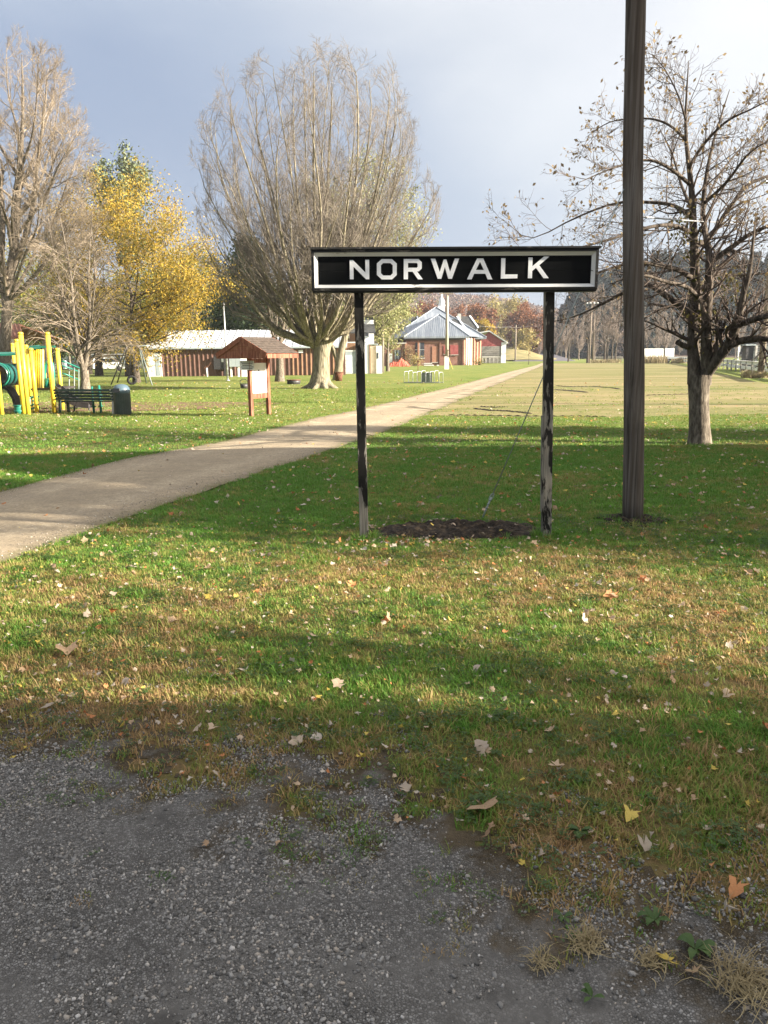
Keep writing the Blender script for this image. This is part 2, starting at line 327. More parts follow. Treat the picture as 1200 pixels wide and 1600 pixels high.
# ------------------------------------------------------------------ mesh helpers
class MB:
    def __init__(s): s.v = []; s.f = []
    def add(s, vs, fs):
        b = len(s.v); s.v += [tuple(v) for v in vs]; s.f += [tuple(i+b for i in f) for f in fs]; return s
    def box(s, c, d, rz=0.0, ry=0.0, rx=0.0):
        x, y, z = (q/2 for q in d)
        m = Euler((rx, ry, rz)).to_matrix(); c = Vector(c)
        vs = [c + m @ Vector(p) for p in ((-x,-y,-z),(x,-y,-z),(x,y,-z),(-x,y,-z),(-x,-y,z),(x,-y,z),(x,y,z),(-x,y,z))]
        return s.add(vs, [(0,3,2,1),(4,5,6,7),(0,1,5,4),(1,2,6,5),(2,3,7,6),(3,0,4,7)])
    def bar(s, a, b, w, h=None, up=(0,0,1)):
        """square bar from a to b"""
        a = Vector(a); b = Vector(b); h = h or w
        t = (b-a).normalized(); u = t.cross(Vector(up))
        if u.length < 1e-3: u = t.cross(Vector((1,0,0)))
        u.normalize(); v = u.cross(t)
        vs = []
        for p in (a, b):
            for i, j in ((-1,-1),(1,-1),(1,1),(-1,1)): vs.append(p + u*(w/2*i) + v*(h/2*j))
        return s.add(vs, [(3,2,1,0),(4,5,6,7),(0,1,5,4),(1,2,6,5),(2,3,7,6),(3,0,4,7)])
    def tube(s, pts, r, n=8, caps=True):
        pts = [Vector(p) for p in pts]
        rs = r if hasattr(r, '__len__') else [r]*len(pts)
        b = len(s.v); k = len(pts); u = None
        for i, p in enumerate(pts):
            t = (pts[min(i+1, k-1)] - pts[max(i-1, 0)]).normalized()
            if u is None:
                u = t.cross(Vector((0,0,1)))
                if u.length < .05: u = t.cross(Vector((0,1,0)))
            u = (u - t*u.dot(t)).normalized(); w = t.cross(u)
            for j in range(n):
                a = 2*math.pi*j/n
                s.v.append(tuple(p + (u*math.cos(a) + w*math.sin(a))*rs[i]))
        for i in range(k-1):
            for j in range(n):
                j2 = (j+1) % n
                s.f.append((b+i*n+j, b+i*n+j2, b+(i+1)*n+j2, b+(i+1)*n+j))
        if caps:
            s.f.append(tuple(b+j for j in range(n))[::-1]); s.f.append(tuple(b+(k-1)*n+j for j in range(n)))
        return s
    def lathe(s, prof, n=20, c=(0,0,0), caps=True):
        b = len(s.v); k = len(prof)
        for r, z in prof:
            for j in range(n):
                a = 2*math.pi*j/n; s.v.append((c[0]+r*math.cos(a), c[1]+r*math.sin(a), c[2]+z))
        for i in range(k-1):
            for j in range(n):
                j2 = (j+1) % n; s.f.append((b+i*n+j, b+i*n+j2, b+(i+1)*n+j2, b+(i+1)*n+j))
        if caps:
            s.f.append(tuple(b+j for j in range(n))[::-1]); s.f.append(tuple(b+(k-1)*n+j for j in range(n)))
        return s
    def prism(s, poly, d):
        """poly: list of 3D points (planar), extruded by vector d"""
        d = Vector(d); n = len(poly); p = [Vector(q) for q in poly]
        return s.add(p + [q+d for q in p], [tuple(range(n))[::-1], tuple(range(n, 2*n))] + [(i, (i+1) % n, n+(i+1) % n, n+i) for i in range(n)])
    def build(s, name, m, parent=None, smooth=False, loc=(0,0,0)):
        me = bpy.data.meshes.new(name); me.from_pydata(s.v, [], s.f)
        return link(name, me, m, parent, smooth, loc)
def link(name, me, m, parent=None, smooth=False, loc=(0,0,0), fix=True):
    if fix and len(me.polygons) < 60000:
        bm = bmesh.new(); bm.from_mesh(me); bmesh.ops.recalc_face_normals(bm, faces=bm.faces); bm.to_mesh(me); bm.free()
    if m is not None:
        for q in (m if isinstance(m, (list, tuple)) else [m]): me.materials.append(M[q] if isinstance(q, str) else q)
    if smooth: me.polygons.foreach_set('use_smooth', [True]*len(me.polygons))
    o = bpy.data.objects.new(name, me); COL.objects.link(o); o.location = loc
    if parent is not None: o.parent = parent
    return o
def npmesh(name, V, F):
    me = bpy.data.meshes.new(name)
    V = np.asarray(V, dtype=np.float32); F = np.asarray(F, dtype=np.int32)
    me.vertices.add(len(V)); me.vertices.foreach_set('co', V.ravel())
    k = F.shape[1]; me.loops.add(F.size); me.loops.foreach_set('vertex_index', F.ravel())
    me.polygons.add(len(F)); me.polygons.foreach_set('loop_start', np.arange(0, F.size, k, dtype=np.int32))
    me.update(calc_edges=True); me.validate()
    return me
def tag(o, label=None, cat=None, group=None, kind=None):
    if label: o['label'] = label
    if cat: o['category'] = cat
    if group: o['group'] = group
    if kind: o['kind'] = kind
    return o
def thing(name, label, cat, loc=(0,0,0), rz=0.0, group=None):
    o = bpy.data.objects.new(name, None); COL.objects.link(o); o.empty_display_size = .2
    o.location = loc; o.rotation_euler = (0, 0, rz)
    return tag(o, label, cat, group)
def dup(root, loc=None, rz=None, scale=None, label=None, group=None):
    def rec(o, par):
        c = o.copy(); COL.objects.link(c)
        if par is not None: c.parent = par
        for ch in list(o.children): rec(ch, c)
        return c
    r = rec(root, None)
    if loc is not None: r.location = loc
    if rz is not None: r.rotation_euler = (0, 0, rz)
    if scale is not None: r.scale = (scale,)*3 if not hasattr(scale, '__len__') else scale
    if label: r['label'] = label
    if group: r['group'] = group
    return r
def sag(a, b, drop, n=14):
    a = Vector(a); b = Vector(b)
    return [a.lerp(b, i/n) - Vector((0,0,drop*4*(i/n)*(1-i/n))) for i in range(n+1)]
# ------------------------------------------------------------------ ground
rng = np.random.default_rng(7)
def vnoise(x, y, sc, seed=0):
    """smooth 2-D value noise 0..1 (numpy)"""
    x = np.asarray(x, float)*sc + seed*17.31; y = np.asarray(y, float)*sc + seed*9.77
    xi = np.floor(x).astype(int); yi = np.floor(y).astype(int); fx = x-xi; fy = y-yi
    fx = fx*fx*(3-2*fx); fy = fy*fy*(3-2*fy)
    def h(i, j):
        n = (i*374761393 + j*668265263 + seed*1442695) & 0x7fffffff
        n = ((n ^ (n >> 13))*1274126177) & 0x7fffffff
        return ((n ^ (n >> 16)) & 0xffff)/65535.0
    return (h(xi, yi)*(1-fx)+h(xi+1, yi)*fx)*(1-fy) + (h(xi, yi+1)*(1-fx)+h(xi+1, yi+1)*fx)*fy
def pnoise(x, y, sc, seed=0):
    """gradient noise about 0..1"""
    x = np.asarray(x, float)*sc + seed*17.31; y = np.asarray(y, float)*sc + seed*9.77
    xi = np.floor(x).astype(int); yi = np.floor(y).astype(int); fx = x-xi; fy = y-yi
    ux = fx**3*(fx*(fx*6-15)+10); uy = fy**3*(fy*(fy*6-15)+10)
    def g(i, j, dx, dy):
        n = (i*374761393 + j*668265263 + seed*1442695) & 0x7fffffff
        n = ((n ^ (n >> 13))*1274126177) & 0x7fffffff
        a = ((n ^ (n >> 16)) & 0xffff)/65535.0*6.28319
        return np.cos(a)*dx+np.sin(a)*dy
    v = (g(xi, yi, fx, fy)*(1-ux)+g(xi+1, yi, fx-1, fy)*ux)*(1-uy) + (g(xi, yi+1, fx, fy-1)*(1-ux)+g(xi+1, yi+1, fx-1, fy-1)*ux)*uy
    return .5+v*.85
def fbm(x, y, sc, seed=0, oct=4):
    a = 0.0; w = .5; t = 0; x = np.asarray(x, float); y = np.asarray(y, float)
    for i in range(oct):
        a = a + w*pnoise(x, y, sc*2**i, seed+i*5); t += w; w *= .5
        x, y = .8*x-.6*y, .6*x+.8*y
    return a/t
# lawn: one sheet to the horizon, gently uneven near the camera
xs = np.concatenate([np.linspace(-900, -60, 10), np.linspace(-48, -14, 14), np.linspace(-12, 12, 121), np.linspace(14, 48, 14), np.linspace(60, 900, 10)])
ys = np.concatenate([np.linspace(-250, -30, 6), np.linspace(-20, -1, 8), np.linspace(0, 20, 101), np.linspace(22, 60, 20), np.linspace(70, 1100, 14)])
X, Y = np.meshgrid(xs, ys); 
def gz(x, y):
    x = np.asarray(x, float); y = np.asarray(y, float)
    f = np.clip((9.5-np.abs(y-9.5))/4, 0, 1)*np.clip((12-np.abs(x))/4, 0, 1)
    return (fbm(x, y, .55, 3, 3)-.5)*.05*f
V = np.stack([X, Y, gz(X, Y)], -1).reshape(-1, 3); nx = len(xs); ny = len(ys)
I = (np.arange(ny-1)[:, None]*nx + np.arange(nx-1)[None]).ravel()
F = np.stack([I, I+1, I+nx+1, I+nx], 1)
tag(link('lawn', npmesh('lawn', V, F), 'lawn', smooth=True, fix=False), kind='structure')

def edge_pts(px, step):
    p = [gp(*q) for q in px]; out = []
    for a, b in zip(p[:-1], p[1:]):
        n = max(1, int((b-a).length/step)); out += [a.lerp(b, i/n) for i in range(n)]
    return out + [p[-1]]
# gravel trail
up_px = [(-500, 884), (-200, 815), (0, 770), (180, 721), (350, 690), (480, 656), (560, 640), (700, 606), (800, 580), (838, 571), (846, 567.5)]
lo_px = [(-500, 1075), (-200, 958), (0, 882), (130, 835), (250, 791), (400, 741), (560, 690), (650, 655), (740, 616), (820, 583), (846, 573), (853, 567.5)]
UP = edge_pts(up_px, .25); LO = edge_pts(lo_px, .25)
def resamp(P, n):
    P = np.array([p[:] for p in P]); d = np.r_[0, np.cumsum(np.linalg.norm(np.diff(P, axis=0), axis=1))]
    s = d[-1]*np.linspace(0, 1, n)**1.0
    return np.stack([np.interp(s, d, P[:, i]) for i in range(3)], 1)
def arc(P):  # by depth so both edges pair up
    return P
n = 900
ua = resamp(UP, n); la = resamp(LO, n)
jit = lambda P, sd: P + np.stack([np.zeros(len(P)), ((fbm(P[:, 0], P[:, 1], 1.5, sd, 4)-.5)*.9), np.zeros(len(P))], 1)*np.clip(np.abs(P[:, 1:2])/14, .5, 2)
ua = jit(ua, 11); la = jit(la, 12)
T = np.linspace(0, 1, 7)[None, :, None]
V = (ua[:, None]*(1-T) + la[:, None]*T); V[..., 2] = np.maximum(gz(V[..., 0], V[..., 1]), 0)*1.0 + .010
V[..., 2] += .02*np.sin(T[..., 0]*math.pi); V[..., 2] -= .004*(np.abs(T[..., 0]-.5) > .45)
I = (np.arange(n-1)[:, None]*7 + np.arange(6)[None]).ravel(); F = np.stack([I, I+1, I+8, I+7], 1)
me = npmesh('gravel_path', V.reshape(-1, 3), F); at_ = me.attributes.new('across', 'FLOAT', 'POINT'); at_.data.foreach_set('value', np.tile(np.linspace(0, 1, 7), n).astype(np.float32))
tag(link('gravel_path', me, 'path', smooth=True), kind='structure')
PATH_POLY = np.concatenate([ua, la[::-1]])[:, :2]
def inpoly(x, y, P):
    x = np.asarray(x); y = np.asarray(y); c = np.zeros(x.shape, bool); n = len(P); j = n-1
    for i in range(n):
        xi, yi = P[i]; xj, yj = P[j]
        if yi != yj:
            c ^= ((yi > y) != (yj > y)) & (x < (xj-xi)*(y-yi)/(yj-yi)+xi)
        j = i
    return c
PATH_S = PATH_POLY[::6]
# dry infield to the right of the trail
inf_px = [(846, 568), (1000, 567), (1048, 566), (1090, 576), (1150, 590), (1260, 612), (1300, 646), (1000, 651), (830, 652), (700, 650), (668, 647), (744, 614.5), (822, 582.5), (847, 573)]
def blob(px, step, amp, seed):
    p = edge_pts(px + [px[0]], step); P = np.array([q[:] for q in p])[:-1]
    P[:, 1] += (fbm(P[:, 0], P[:, 1], .5, seed)-.5)*amp
    return P
INF = blob(inf_px, 1.0, 2.2, 5)
bm = bmesh.new(); vs = [bm.verts.new((x, y, .006)) for x, y, z in INF]; f = bm.faces.new(vs); bmesh.ops.triangulate(bm, faces=[f])
me = bpy.data.meshes.new('infield'); bm.to_mesh(me); bm.free(); tag(link('infield', me, 'infield'), kind='structure')
# tyre ruts torn into the infield
def rut(name, px, w):
    P = [gp(*q) for q in px]; b = MB()
    for i in range(len(P)-1):
        a, c = P[i], P[i+1]; t = (c-a).normalized(); nrm = Vector((-t.y, t.x, 0))
        w1 = w*(.5+.8*random.random())
        b.add([a-nrm*w1+Vector((0,0,.014)), c-nrm*w1+Vector((0,0,.014)), (c+a)/2+Vector((0,0,.05)), c+nrm*w1+Vector((0,0,.014)), a+nrm*w1+Vector((0,0,.014))], [(0,1,2),(1,3,2),(3,4,2),(4,0,2)])
    return b
random.seed(5)
b = MB()
for px, w in (([(870, 603), (895, 604.5), (925, 604), (950, 606), (972, 608.5)], .12), ([(868, 609), (890, 611), (905, 612), (921, 614)], .22), ([(742, 639), (770, 642), (795, 643), (815, 645), (832, 647)], .10), ([(750, 636), (775, 637), (795, 636)], .05),
              ([(1010, 618), (1050, 617), (1100, 616)], .05), ([(700, 649), (760, 650), (830, 651), (900, 651), (960, 652.5)], .035)):
    P = []
    for (x0, y0), (x1, y1) in zip(px[:-1], px[1:]):
        for i in range(5): P.append((x0+(x1-x0)*i/5, y0+(y1-y0)*i/5+random.uniform(-.35, .35)))
    q = rut('r', P, w); b.add(q.v, q.f)
tag(b.build('torn_turf', 'soil'), kind='stuff', label='dark ruts torn into the pale dry field', cat='soil')

# gravel lot at the photographer's feet
lot_px = [(-300, 1128), (0, 1152), (120, 1156), (260, 1185), (400, 1215), (520, 1238), (640, 1268), (740, 1312), (850, 1352), (960, 1385), (1080, 1420), (1200, 1462), (1500, 1560)]
LOTP = np.array([gp(*q)[:2] for q in lot_px])
def lot_y(x): return np.interp(x, LOTP[:, 0], LOTP[:, 1])
def lot_mask(x, y):
    """>0 inside the gravel"""
    d = lot_y(x) - y
    return d + (fbm(x, y, 1.6, 21, 4)-.5)*1.3 + (fbm(x, y, 6, 22, 4)-.5)*1.1
cs = .034
gx = np.arange(-9, 9, cs); gy = np.arange(-1.2, 5.0, cs); GX, GY = np.meshgrid(gx, gy)
keep = lot_mask(GX+cs/2, GY+cs/2) > -.12
inn = np.clip(lot_mask(GX, GY)*2, 0, 1)
V = np.stack([GX, GY, gz(GX, GY)+.003+inn*(.006+(fbm(GX, GY, 2.0, 4, 3)-.4)*.02)], -1).reshape(-1, 3); nx = len(gx)
ii, jj = np.nonzero(keep[:-1, :-1]); I = ii*nx+jj; F = np.stack([I, I+1, I+nx+1, I+nx], 1)
used = np.unique(F); rm = np.full(len(V), -1); rm[used] = np.arange(len(used))
me = npmesh('gravel_lot', V[used], rm[F]); at_ = me.attributes.new('inside', 'FLOAT', 'POINT'); at_.data.foreach_set('value', lot_mask(V[used][:, 0], V[used][:, 1]).astype(np.float32))
tag(link('gravel_lot', me, 'gravel', smooth=True, fix=False), kind='structure')
b = MB(); b.add([(-60, -40, .012), (60, -40, .012), (60, -1.17, .012), (-60, -1.17, .012)], [(0,1,2,3)]); ob = b.build('gravel_lot', 'gravel'); at_ = ob.data.attributes.new('inside', 'FLOAT', 'POINT'); at_.data.foreach_set('value', [1.0]*4)
tag(ob, kind='structure')

# ------------------------------------------------------------------ scatter (instances of real little meshes)
def scatter(name, P, rot, scl, idx, protos, kind='stuff', label=None, cat=None):
    """one object; P (n,3), rot (n,3), scl (n,), idx (n,), protos: list of unlinked objects"""
    pc = bpy.data.collections.new(name+'_pieces')
    for i, p in enumerate(protos):
        p.name = '%s_%02d' % (name, i); pc.objects.link(p)
    me = bpy.data.meshes.new(name); me.vertices.add(len(P)); me.vertices.foreach_set('co', np.asarray(P, np.float32).ravel())
    for an, ty, fld, dat in (('rot', 'FLOAT_VECTOR', 'vector', rot), ('scl', 'FLOAT', 'value', scl), ('idx', 'INT', 'value', idx)):
        a = me.attributes.new(an, ty, 'POINT'); a.data.foreach_set(fld, np.asarray(dat, np.int32 if ty == 'INT' else np.float32).ravel())
    o = bpy.data.objects.new(name, me); COL.objects.link(o)
    ng = bpy.data.node_groups.new(name, 'GeometryNodeTree')
    ng.interface.new_socket('Geometry', in_out='INPUT', socket_type='NodeSocketGeometry'); ng.interface.new_socket('Geometry', in_out='OUTPUT', socket_type='NodeSocketGeometry')
    N = NT(ng); gi = N.n.new('NodeGroupInput'); go = N.n.new('NodeGroupOutput')
    ci = N('GeometryNodeCollectionInfo', {'Collection': pc, 'Separate Children': True, 'Reset Children': True})
    def attr(n, t):
        return N('GeometryNodeInputNamedAttribute', {'Name': n}, data_type=t)
    e2r = N('FunctionNodeEulerToRotation', {0: attr('rot', 'FLOAT_VECTOR')})
    inst = N('GeometryNodeInstanceOnPoints', {'Points': gi.outputs[0], 'Instance': ci, 'Pick Instance': True, 'Instance Index': attr('idx', 'INT'), 'Rotation': e2r, 'Scale': attr('scl', 'FLOAT')})
    N.l.new(inst, go.inputs[0])
    md = o.modifiers.new('scatter', 'NODES'); md.node_group = ng
    return tag(o, label, cat, None, kind)
def proto(name, V, F, m):
    me = npmesh(name, V, F); me.materials.append(M[m] if isinstance(m, str) else m)
    return bpy.data.objects.new(name, me)

def clump(n, rad, h0, h1, w, seed, lean=.7):
    r = np.random.default_rng(seed); V = []; F = []
    for i in range(n):
        a = r.random()*6.283; d = rad*math.sqrt(r.random()); x, y = d*math.cos(a), d*math.sin(a)
        h = r.uniform(h0, h1); b = r.random()*6.283; L = h*r.uniform(.1, lean)*1.3; ww = w*r.uniform(.6, 1.2)
        ux, uy = math.cos(b), math.sin(b); sx_, sy_ = -uy*ww/2, ux*ww/2; k = len(V)
        V += [(x-sx_, y-sy_, -.005), (x+sx_, y+sy_, -.005), (x+ux*L*.35+sx_*.8, y+uy*L*.35+sy_*.8, h*.62), (x+ux*L*.35-sx_*.8, y+uy*L*.35-sy_*.8, h*.62), (x+ux*L, y+uy*L, h)]
        F += [(k, k+1, k+2), (k, k+2, k+3), (k+3, k+2, k+4)]
    return np.array(V), np.array(F)

def wedge(y0, y1, dens, r, margin=2.4):
    m_ = margin/.56; yy = -m_+np.sqrt(r.uniform((y0+m_)**2, (y1+m_)**2, int(dens*1.12*(.56*(y1*y1-y0*y0)+2*margin*(y1-y0)))))
    xx = r.uniform(-1, 1, len(yy))*(.56*yy+margin); k_ = r.random(len(yy)) < np.ones(len(yy))
    return xx[k_], yy[k_]
def lawn_ok(x, y, r, edge=0.0):
    m = lot_mask(x, y)
    # near the lot the turf thins out into patches
    thin = np.clip(.5 - m*1.1, 0.0, 1.0) * (.35+.9*(fbm(x, y, 3.2, 31, 3) > .47))
    k = ((m < edge) & (r.random(len(x)) < np.clip(.30-m*1.6, .25, 1))) | (r.random(len(x)) < np.clip(.72-m*.8, 0, 1)*np.clip((fbm(x, y, 2.6, 33, 3)-.47)*8, 0, 1))
    k &= (m < .9)
    k &= ~inpoly(x, y, PATH_S)
    k &= ~inpoly(x, y, INF[:, :2]) | (r.random(len(x)) < .10)
    sx_ = (x-soil_c.x)/soil_a; sy_ = (y-soil_c.y)/soil_b
    k &= (sx_*sx_+sy_*sy_ + (fbm(x, y, 4, 41, 3)-.5)*.9 > .95) | (r.random(len(x)) < .06)
    return k
_a = gp(578, 836); _b = gp(868, 834); soil_c = (_a+_b)/2 + Vector((0, .12, 0)); soil_a = (_b-_a).length/2*.98; soil_b = .40

def clover(seed, n=14, rad=.05):
    r_ = np.random.default_rng(seed); V = []; F = []
    for i in range(n):
        a = r_.random()*6.283; d = rad*math.sqrt(r_.random()); cx, cy, cz = d*math.cos(a), d*math.sin(a), r_.uniform(.012, .034)
        for q in range(3):
            b = a+q*2.09; l = r_.uniform(.007, .012); k = len(V); ux, uy = math.cos(b), math.sin(b)
            V += [(cx, cy, cz), (cx+ux*l*.6-uy*l*.45, cy+uy*l*.6+ux*l*.45, cz+.003), (cx+ux*l*1.1, cy+uy*l*1.1, cz+.001), (cx+ux*l*.6+uy*l*.45, cy+uy*l*.6-ux*l*.45, cz+.003)]; F += [(k, k+1, k+2), (k, k+2, k+3)]
    return np.array(V), np.array(F)
r = np.random.default_rng(3)
P = []; S = []; IDX = []
protos = [proto('g', *clump(18, .055, .010, .033, .0056, 10+i, 1.3), 'grass') for i in range(6)]
protos_w = []
protos += [proto('g', *clump(22, .085, .012, .036, .0062, 30+i, 1.2), 'grass') for i in range(4)]
protos += [proto('g', *clump(26, .17, .012, .038, .011, 50+i, 1.2), 'grass') for i in range(4)]
protos += [proto('g', *clump(34, .34, .018, .045, .018, 60+i), 'grass') for i in range(3)]
protos += [proto('g', *clover(80+i), 'weed') for i in range(3)] + [proto('g', *clump(9, .03, .035, .085, .0045, 90+i, .9), 'grass') for i in range(2)]
for (y0, y1, dens, i0, i1, s0, s1) in ((2.0, 9.0, 640, 0, 6, .75, 1.2), (9.0, 16, 260, 6, 10, .8, 1.25), (16, 28, 40, 10, 14, .8, 1.2), (28, 46, 9, 14, 17, .8, 1.2)):
    x, y = wedge(y0, y1, dens, r)
    k = lawn_ok(x, y, r)
    # uneven sward: thinner on the dry patches
    k &= r.random(len(x)) < .45+.9*fbm(x, y, 1.3, 55, 3)
    x = x[k]; y = y[k]
    P.append(np.stack([x, y, gz(x, y)], 1)); IDX.append(np.where((y < 9) & (r.random(len(x)) < .13*(fbm(x, y, .9, 71, 3) > .42)+.02), r.integers(17, 20, len(x)), np.where((y < 13) & (r.random(len(x)) < .035), r.integers(20, 22, len(x)), r.integers(i0, i1, len(x)))))
    lot = np.clip(lot_mask(x, y)+.4, 0, 1)
    S.append(r.uniform(s0, s1, len(x))*(.75+.6*fbm(x, y, 2.6, 57, 2))*(1-.35*lot))
for c_, rr_ in ((gp(569, 843), .10), (gp(854, 839), .11), (gp(988.5, 815), .24)):
    a_ = r.uniform(0, 6.28, 34); d_ = rr_*r.uniform(.7, 1.5, 34); x = c_.x+d_*np.cos(a_); y = c_.y+d_*np.sin(a_); P.append(np.stack([x, y, gz(x, y)], 1)); IDX.append(r.integers(20, 22, 34)); S.append(r.uniform(.8, 1.5, 34))
P = np.concatenate(P); IDX = np.concatenate(IDX); S = np.concatenate(S)
ROT = np.stack([r.normal(0, .12, len(P)), r.normal(0, .12, len(P)), r.uniform(0, 6.283, len(P))], 1)
scatter('grass', P, ROT, S, IDX, protos, label='mown lawn grass, green with brown dry patches', cat='grass')
n_grass = len(P)
# loose stones on the lot
def stone(seed):
    r_ = np.random.default_rng(seed); bm = bmesh.new(); bmesh.ops.create_icosphere(bm, subdivisions=1, radius=1)
    V = np.array([v.co[:] for v in bm.verts]); F = np.array([[v.index for v in f.verts] for f in bm.faces]); bm.free()
    V = V*(1+r_.uniform(-.28, .28, (len(V), 1)))*np.array([1, r_.uniform(.6, .95), r_.uniform(.4, .75)])
    return V, F
protos = [proto('s', *stone(i), 'stone') for i in range(8)]
x = r.uniform(-4.6, 4.6, 575000); y = r.uniform(1.4, 4.8, 575000)
m_ = lot_mask(x, y); cl = fbm(x, y, 1.1, 61, 4)*.6 + fbm(x, y, 4.5, 62, 3)*.4 - .035*np.clip((3.0-y)/.6, 0, 1)*np.clip((x+.9)/.6, 0, 1)
k = (np.abs(x) < .56*y+2.0) & (m_ > .25-1.0*r.random(len(x))**.6) & (r.random(len(x)) < np.clip((cl-.45)*7+.08, .05, 1)*np.where(y < 3.3, .8, 1))
x = x[k]; y = y[k]
S = np.clip(r.lognormal(-5.62, .46, len(x)), .0015, .0135)
scatter('loose_gravel', np.stack([x, y, gz(x, y)+.003+np.clip(lot_mask(x, y)*2, 0, 1)*(.006+(fbm(x, y, 2.0, 4, 3)-.4)*.02)+S*.2], 1), r.uniform(0, 6.28, (len(x), 3))*np.array([.08, .08, 1]), S, r.integers(0, 8, len(x)), protos, label='loose grey crushed stone scattered over the lot', cat='gravel')
n_stone = len(x)
# stones of the trail edge
x, y = wedge(6, 16, 160, r); k = inpoly(x, y, PATH_S); x = x[k]; y = y[k]; S = r.uniform(.004, .011, len(x))
m2, N = new_mat('path_stones'); rnd = N('ShaderNodeObjectInfo', out=5)
finish(m2, N, N.ramp(rnd, [(0, (.17,.145,.12)), (.5, (.32,.28,.23)), (1, (.50,.46,.39))]), .9)
protos = [proto('ps', *stone(40+i), m2) for i in range(4)]
scatter('path_gravel', np.stack([x, y, .02+0*x], 1), r.uniform(0, 6.28, (len(x), 3)), S, r.integers(0, 4, len(x)), protos, label='pale limestone grit lying on the trail', cat='gravel')

# bare soil bed between the sign posts
n_r, n_t = 22, 110; V = [(soil_c.x, soil_c.y, .06)]; F = []
for i in range(1, n_r+1):
    q = i/n_r
    for j in range(n_t):
        a = 2*math.pi*j/n_t; e = 1+.22*(float(vnoise(math.cos(a)*2+5, math.sin(a)*2+5, 2.3, 8))-.5)*2
        x = soil_c.x+math.cos(a)*soil_a*q*e; y = soil_c.y+math.sin(a)*soil_b*q*e
        z = float(gz(x, y))+.085*(1-q**2.4)-.006*(q > .99) + (float(fbm(x, y, 6, 9, 4))-.5)*.17*(1-q**4)
        V.append((x, y, z+.003))
for j in range(n_t): F.append((0, 1+j, 1+(j+1) % n_t))
me = bpy.data.meshes.new('soil_bed')
F += [(1+i*n_t+j, 1+(i+1)*n_t+j, 1+(i+1)*n_t+(j+1) % n_t, 1+i*n_t+(j+1) % n_t) for i in range(n_r-1) for j in range(n_t)]
me.from_pydata(V, [], F); tag(link('soil_bed', me, 'soil', smooth=True), kind='structure')
def soil_z(x, y):
    q = math.hypot((x-soil_c.x)/soil_a, (y-soil_c.y)/soil_b)
    return float(gz(x, y)) + (.085*(1-q**2.4) if q < 1 else 0)

# ---- fallen leaves
def leaf_mesh(seed, lobes=5, curl=.25):
    r_ = np.random.default_rng(seed); pts = []
    n_ = lobes*2+1
    for i in range(n_+1):
        a = -math.pi*.42 + (math.pi*1.84)*i/n_
        rad = (.5 if i % 2 else .36)*(1+.20*r_.normal()) * (1.0 if lobes > 3 else .8)
        pts.append((rad*math.sin(a-math.pi*.5)*-1, rad*math.cos(a-math.pi*.5)))
    V = [(0, 0, 0.02)]; sx0 = r_.uniform(.25, 1)*curl; sy0 = r_.uniform(-.6, 1)*curl; tw = r_.uniform(-.8, .8)*curl
    for x_, y_ in pts: V.append((x_, y_, sx0*x_*x_*4*.5+sy0*y_*y_*2+tw*x_*y_*2+r_.uniform(0, .05)))
    V += [(.02, -.18, .03), (.012, -.55, .12), (-.012, -.55, .12)]
    n = len(pts); F = [(0, i+1, i+2) for i in range(n-1)] + [(0, n+1, n+2), (0, n+2, n+3)]
    return np.array(V), np.array(F)
def leafcol(name, cols):
    m, N = new_mat(name); rnd = N('ShaderNodeObjectInfo', out=5); t = N('ShaderNodeTexCoord', out=3)
    n = N.noise(t, 5, 4, .6)
    c = N.ramp(N.math('ADD', N.math('MULTIPLY', rnd, .7), N.math('MULTIPLY', n, .3)), [(i/(len(cols)-1), c) for i, c in enumerate(cols)])
    return finish(m, N, c, .6, n, .3, .05, 0, .3, .2)
M['fallen_tan'] = leafcol('fallen_tan', [(.22,.13,.07), (.38,.26,.16), (.50,.38,.27), (.58,.49,.40)])
M['fallen_pale'] = leafcol('fallen_pale', [(.29,.225,.17), (.41,.34,.27), (.53,.47,.40)])
M['fallen_orange'] = leafcol('fallen_orange', [(.30,.095,.035), (.44,.17,.06), (.50,.24,.10)])
M['fallen_yellow'] = leafcol('fallen_yellow', [(.45,.33,.06), (.55,.42,.10)])
LEAF = {}
for k_ in ('tan', 'pale', 'orange', 'yellow'):
    LEAF[k_] = []
    for i in range(7):
        V, F = leaf_mesh(i*7+len(k_)*13, 5 if i % 3 else 3, .35+.25*(i % 4)); me = npmesh('fallen_leaf', V, F); me.materials.append(M['fallen_'+k_]); LEAF[k_].append(me)
def put_leaf(kind, i, x, y, size, label, group=None, tilt=.35):
    o = bpy.data.objects.new('fallen_leaf', LEAF[kind][i % 7]); COL.objects.link(o)
    z = max(soil_z(x, y), .014 if lot_mask(np.array([x]), np.array([y]))[0] > 0 else 0)
    o.location = (x, y, z+size*.10+(.026 if lot_mask(np.array([x]), np.array([y]))[0] < 0 else .004)); o.scale = (size,)*3
    o.rotation_euler = (rl.normal(0, tilt), rl.normal(0, tilt), rl.uniform(0, 6.28))
    tag(o, label, 'leaf', group)
rl = np.random.default_rng(17)
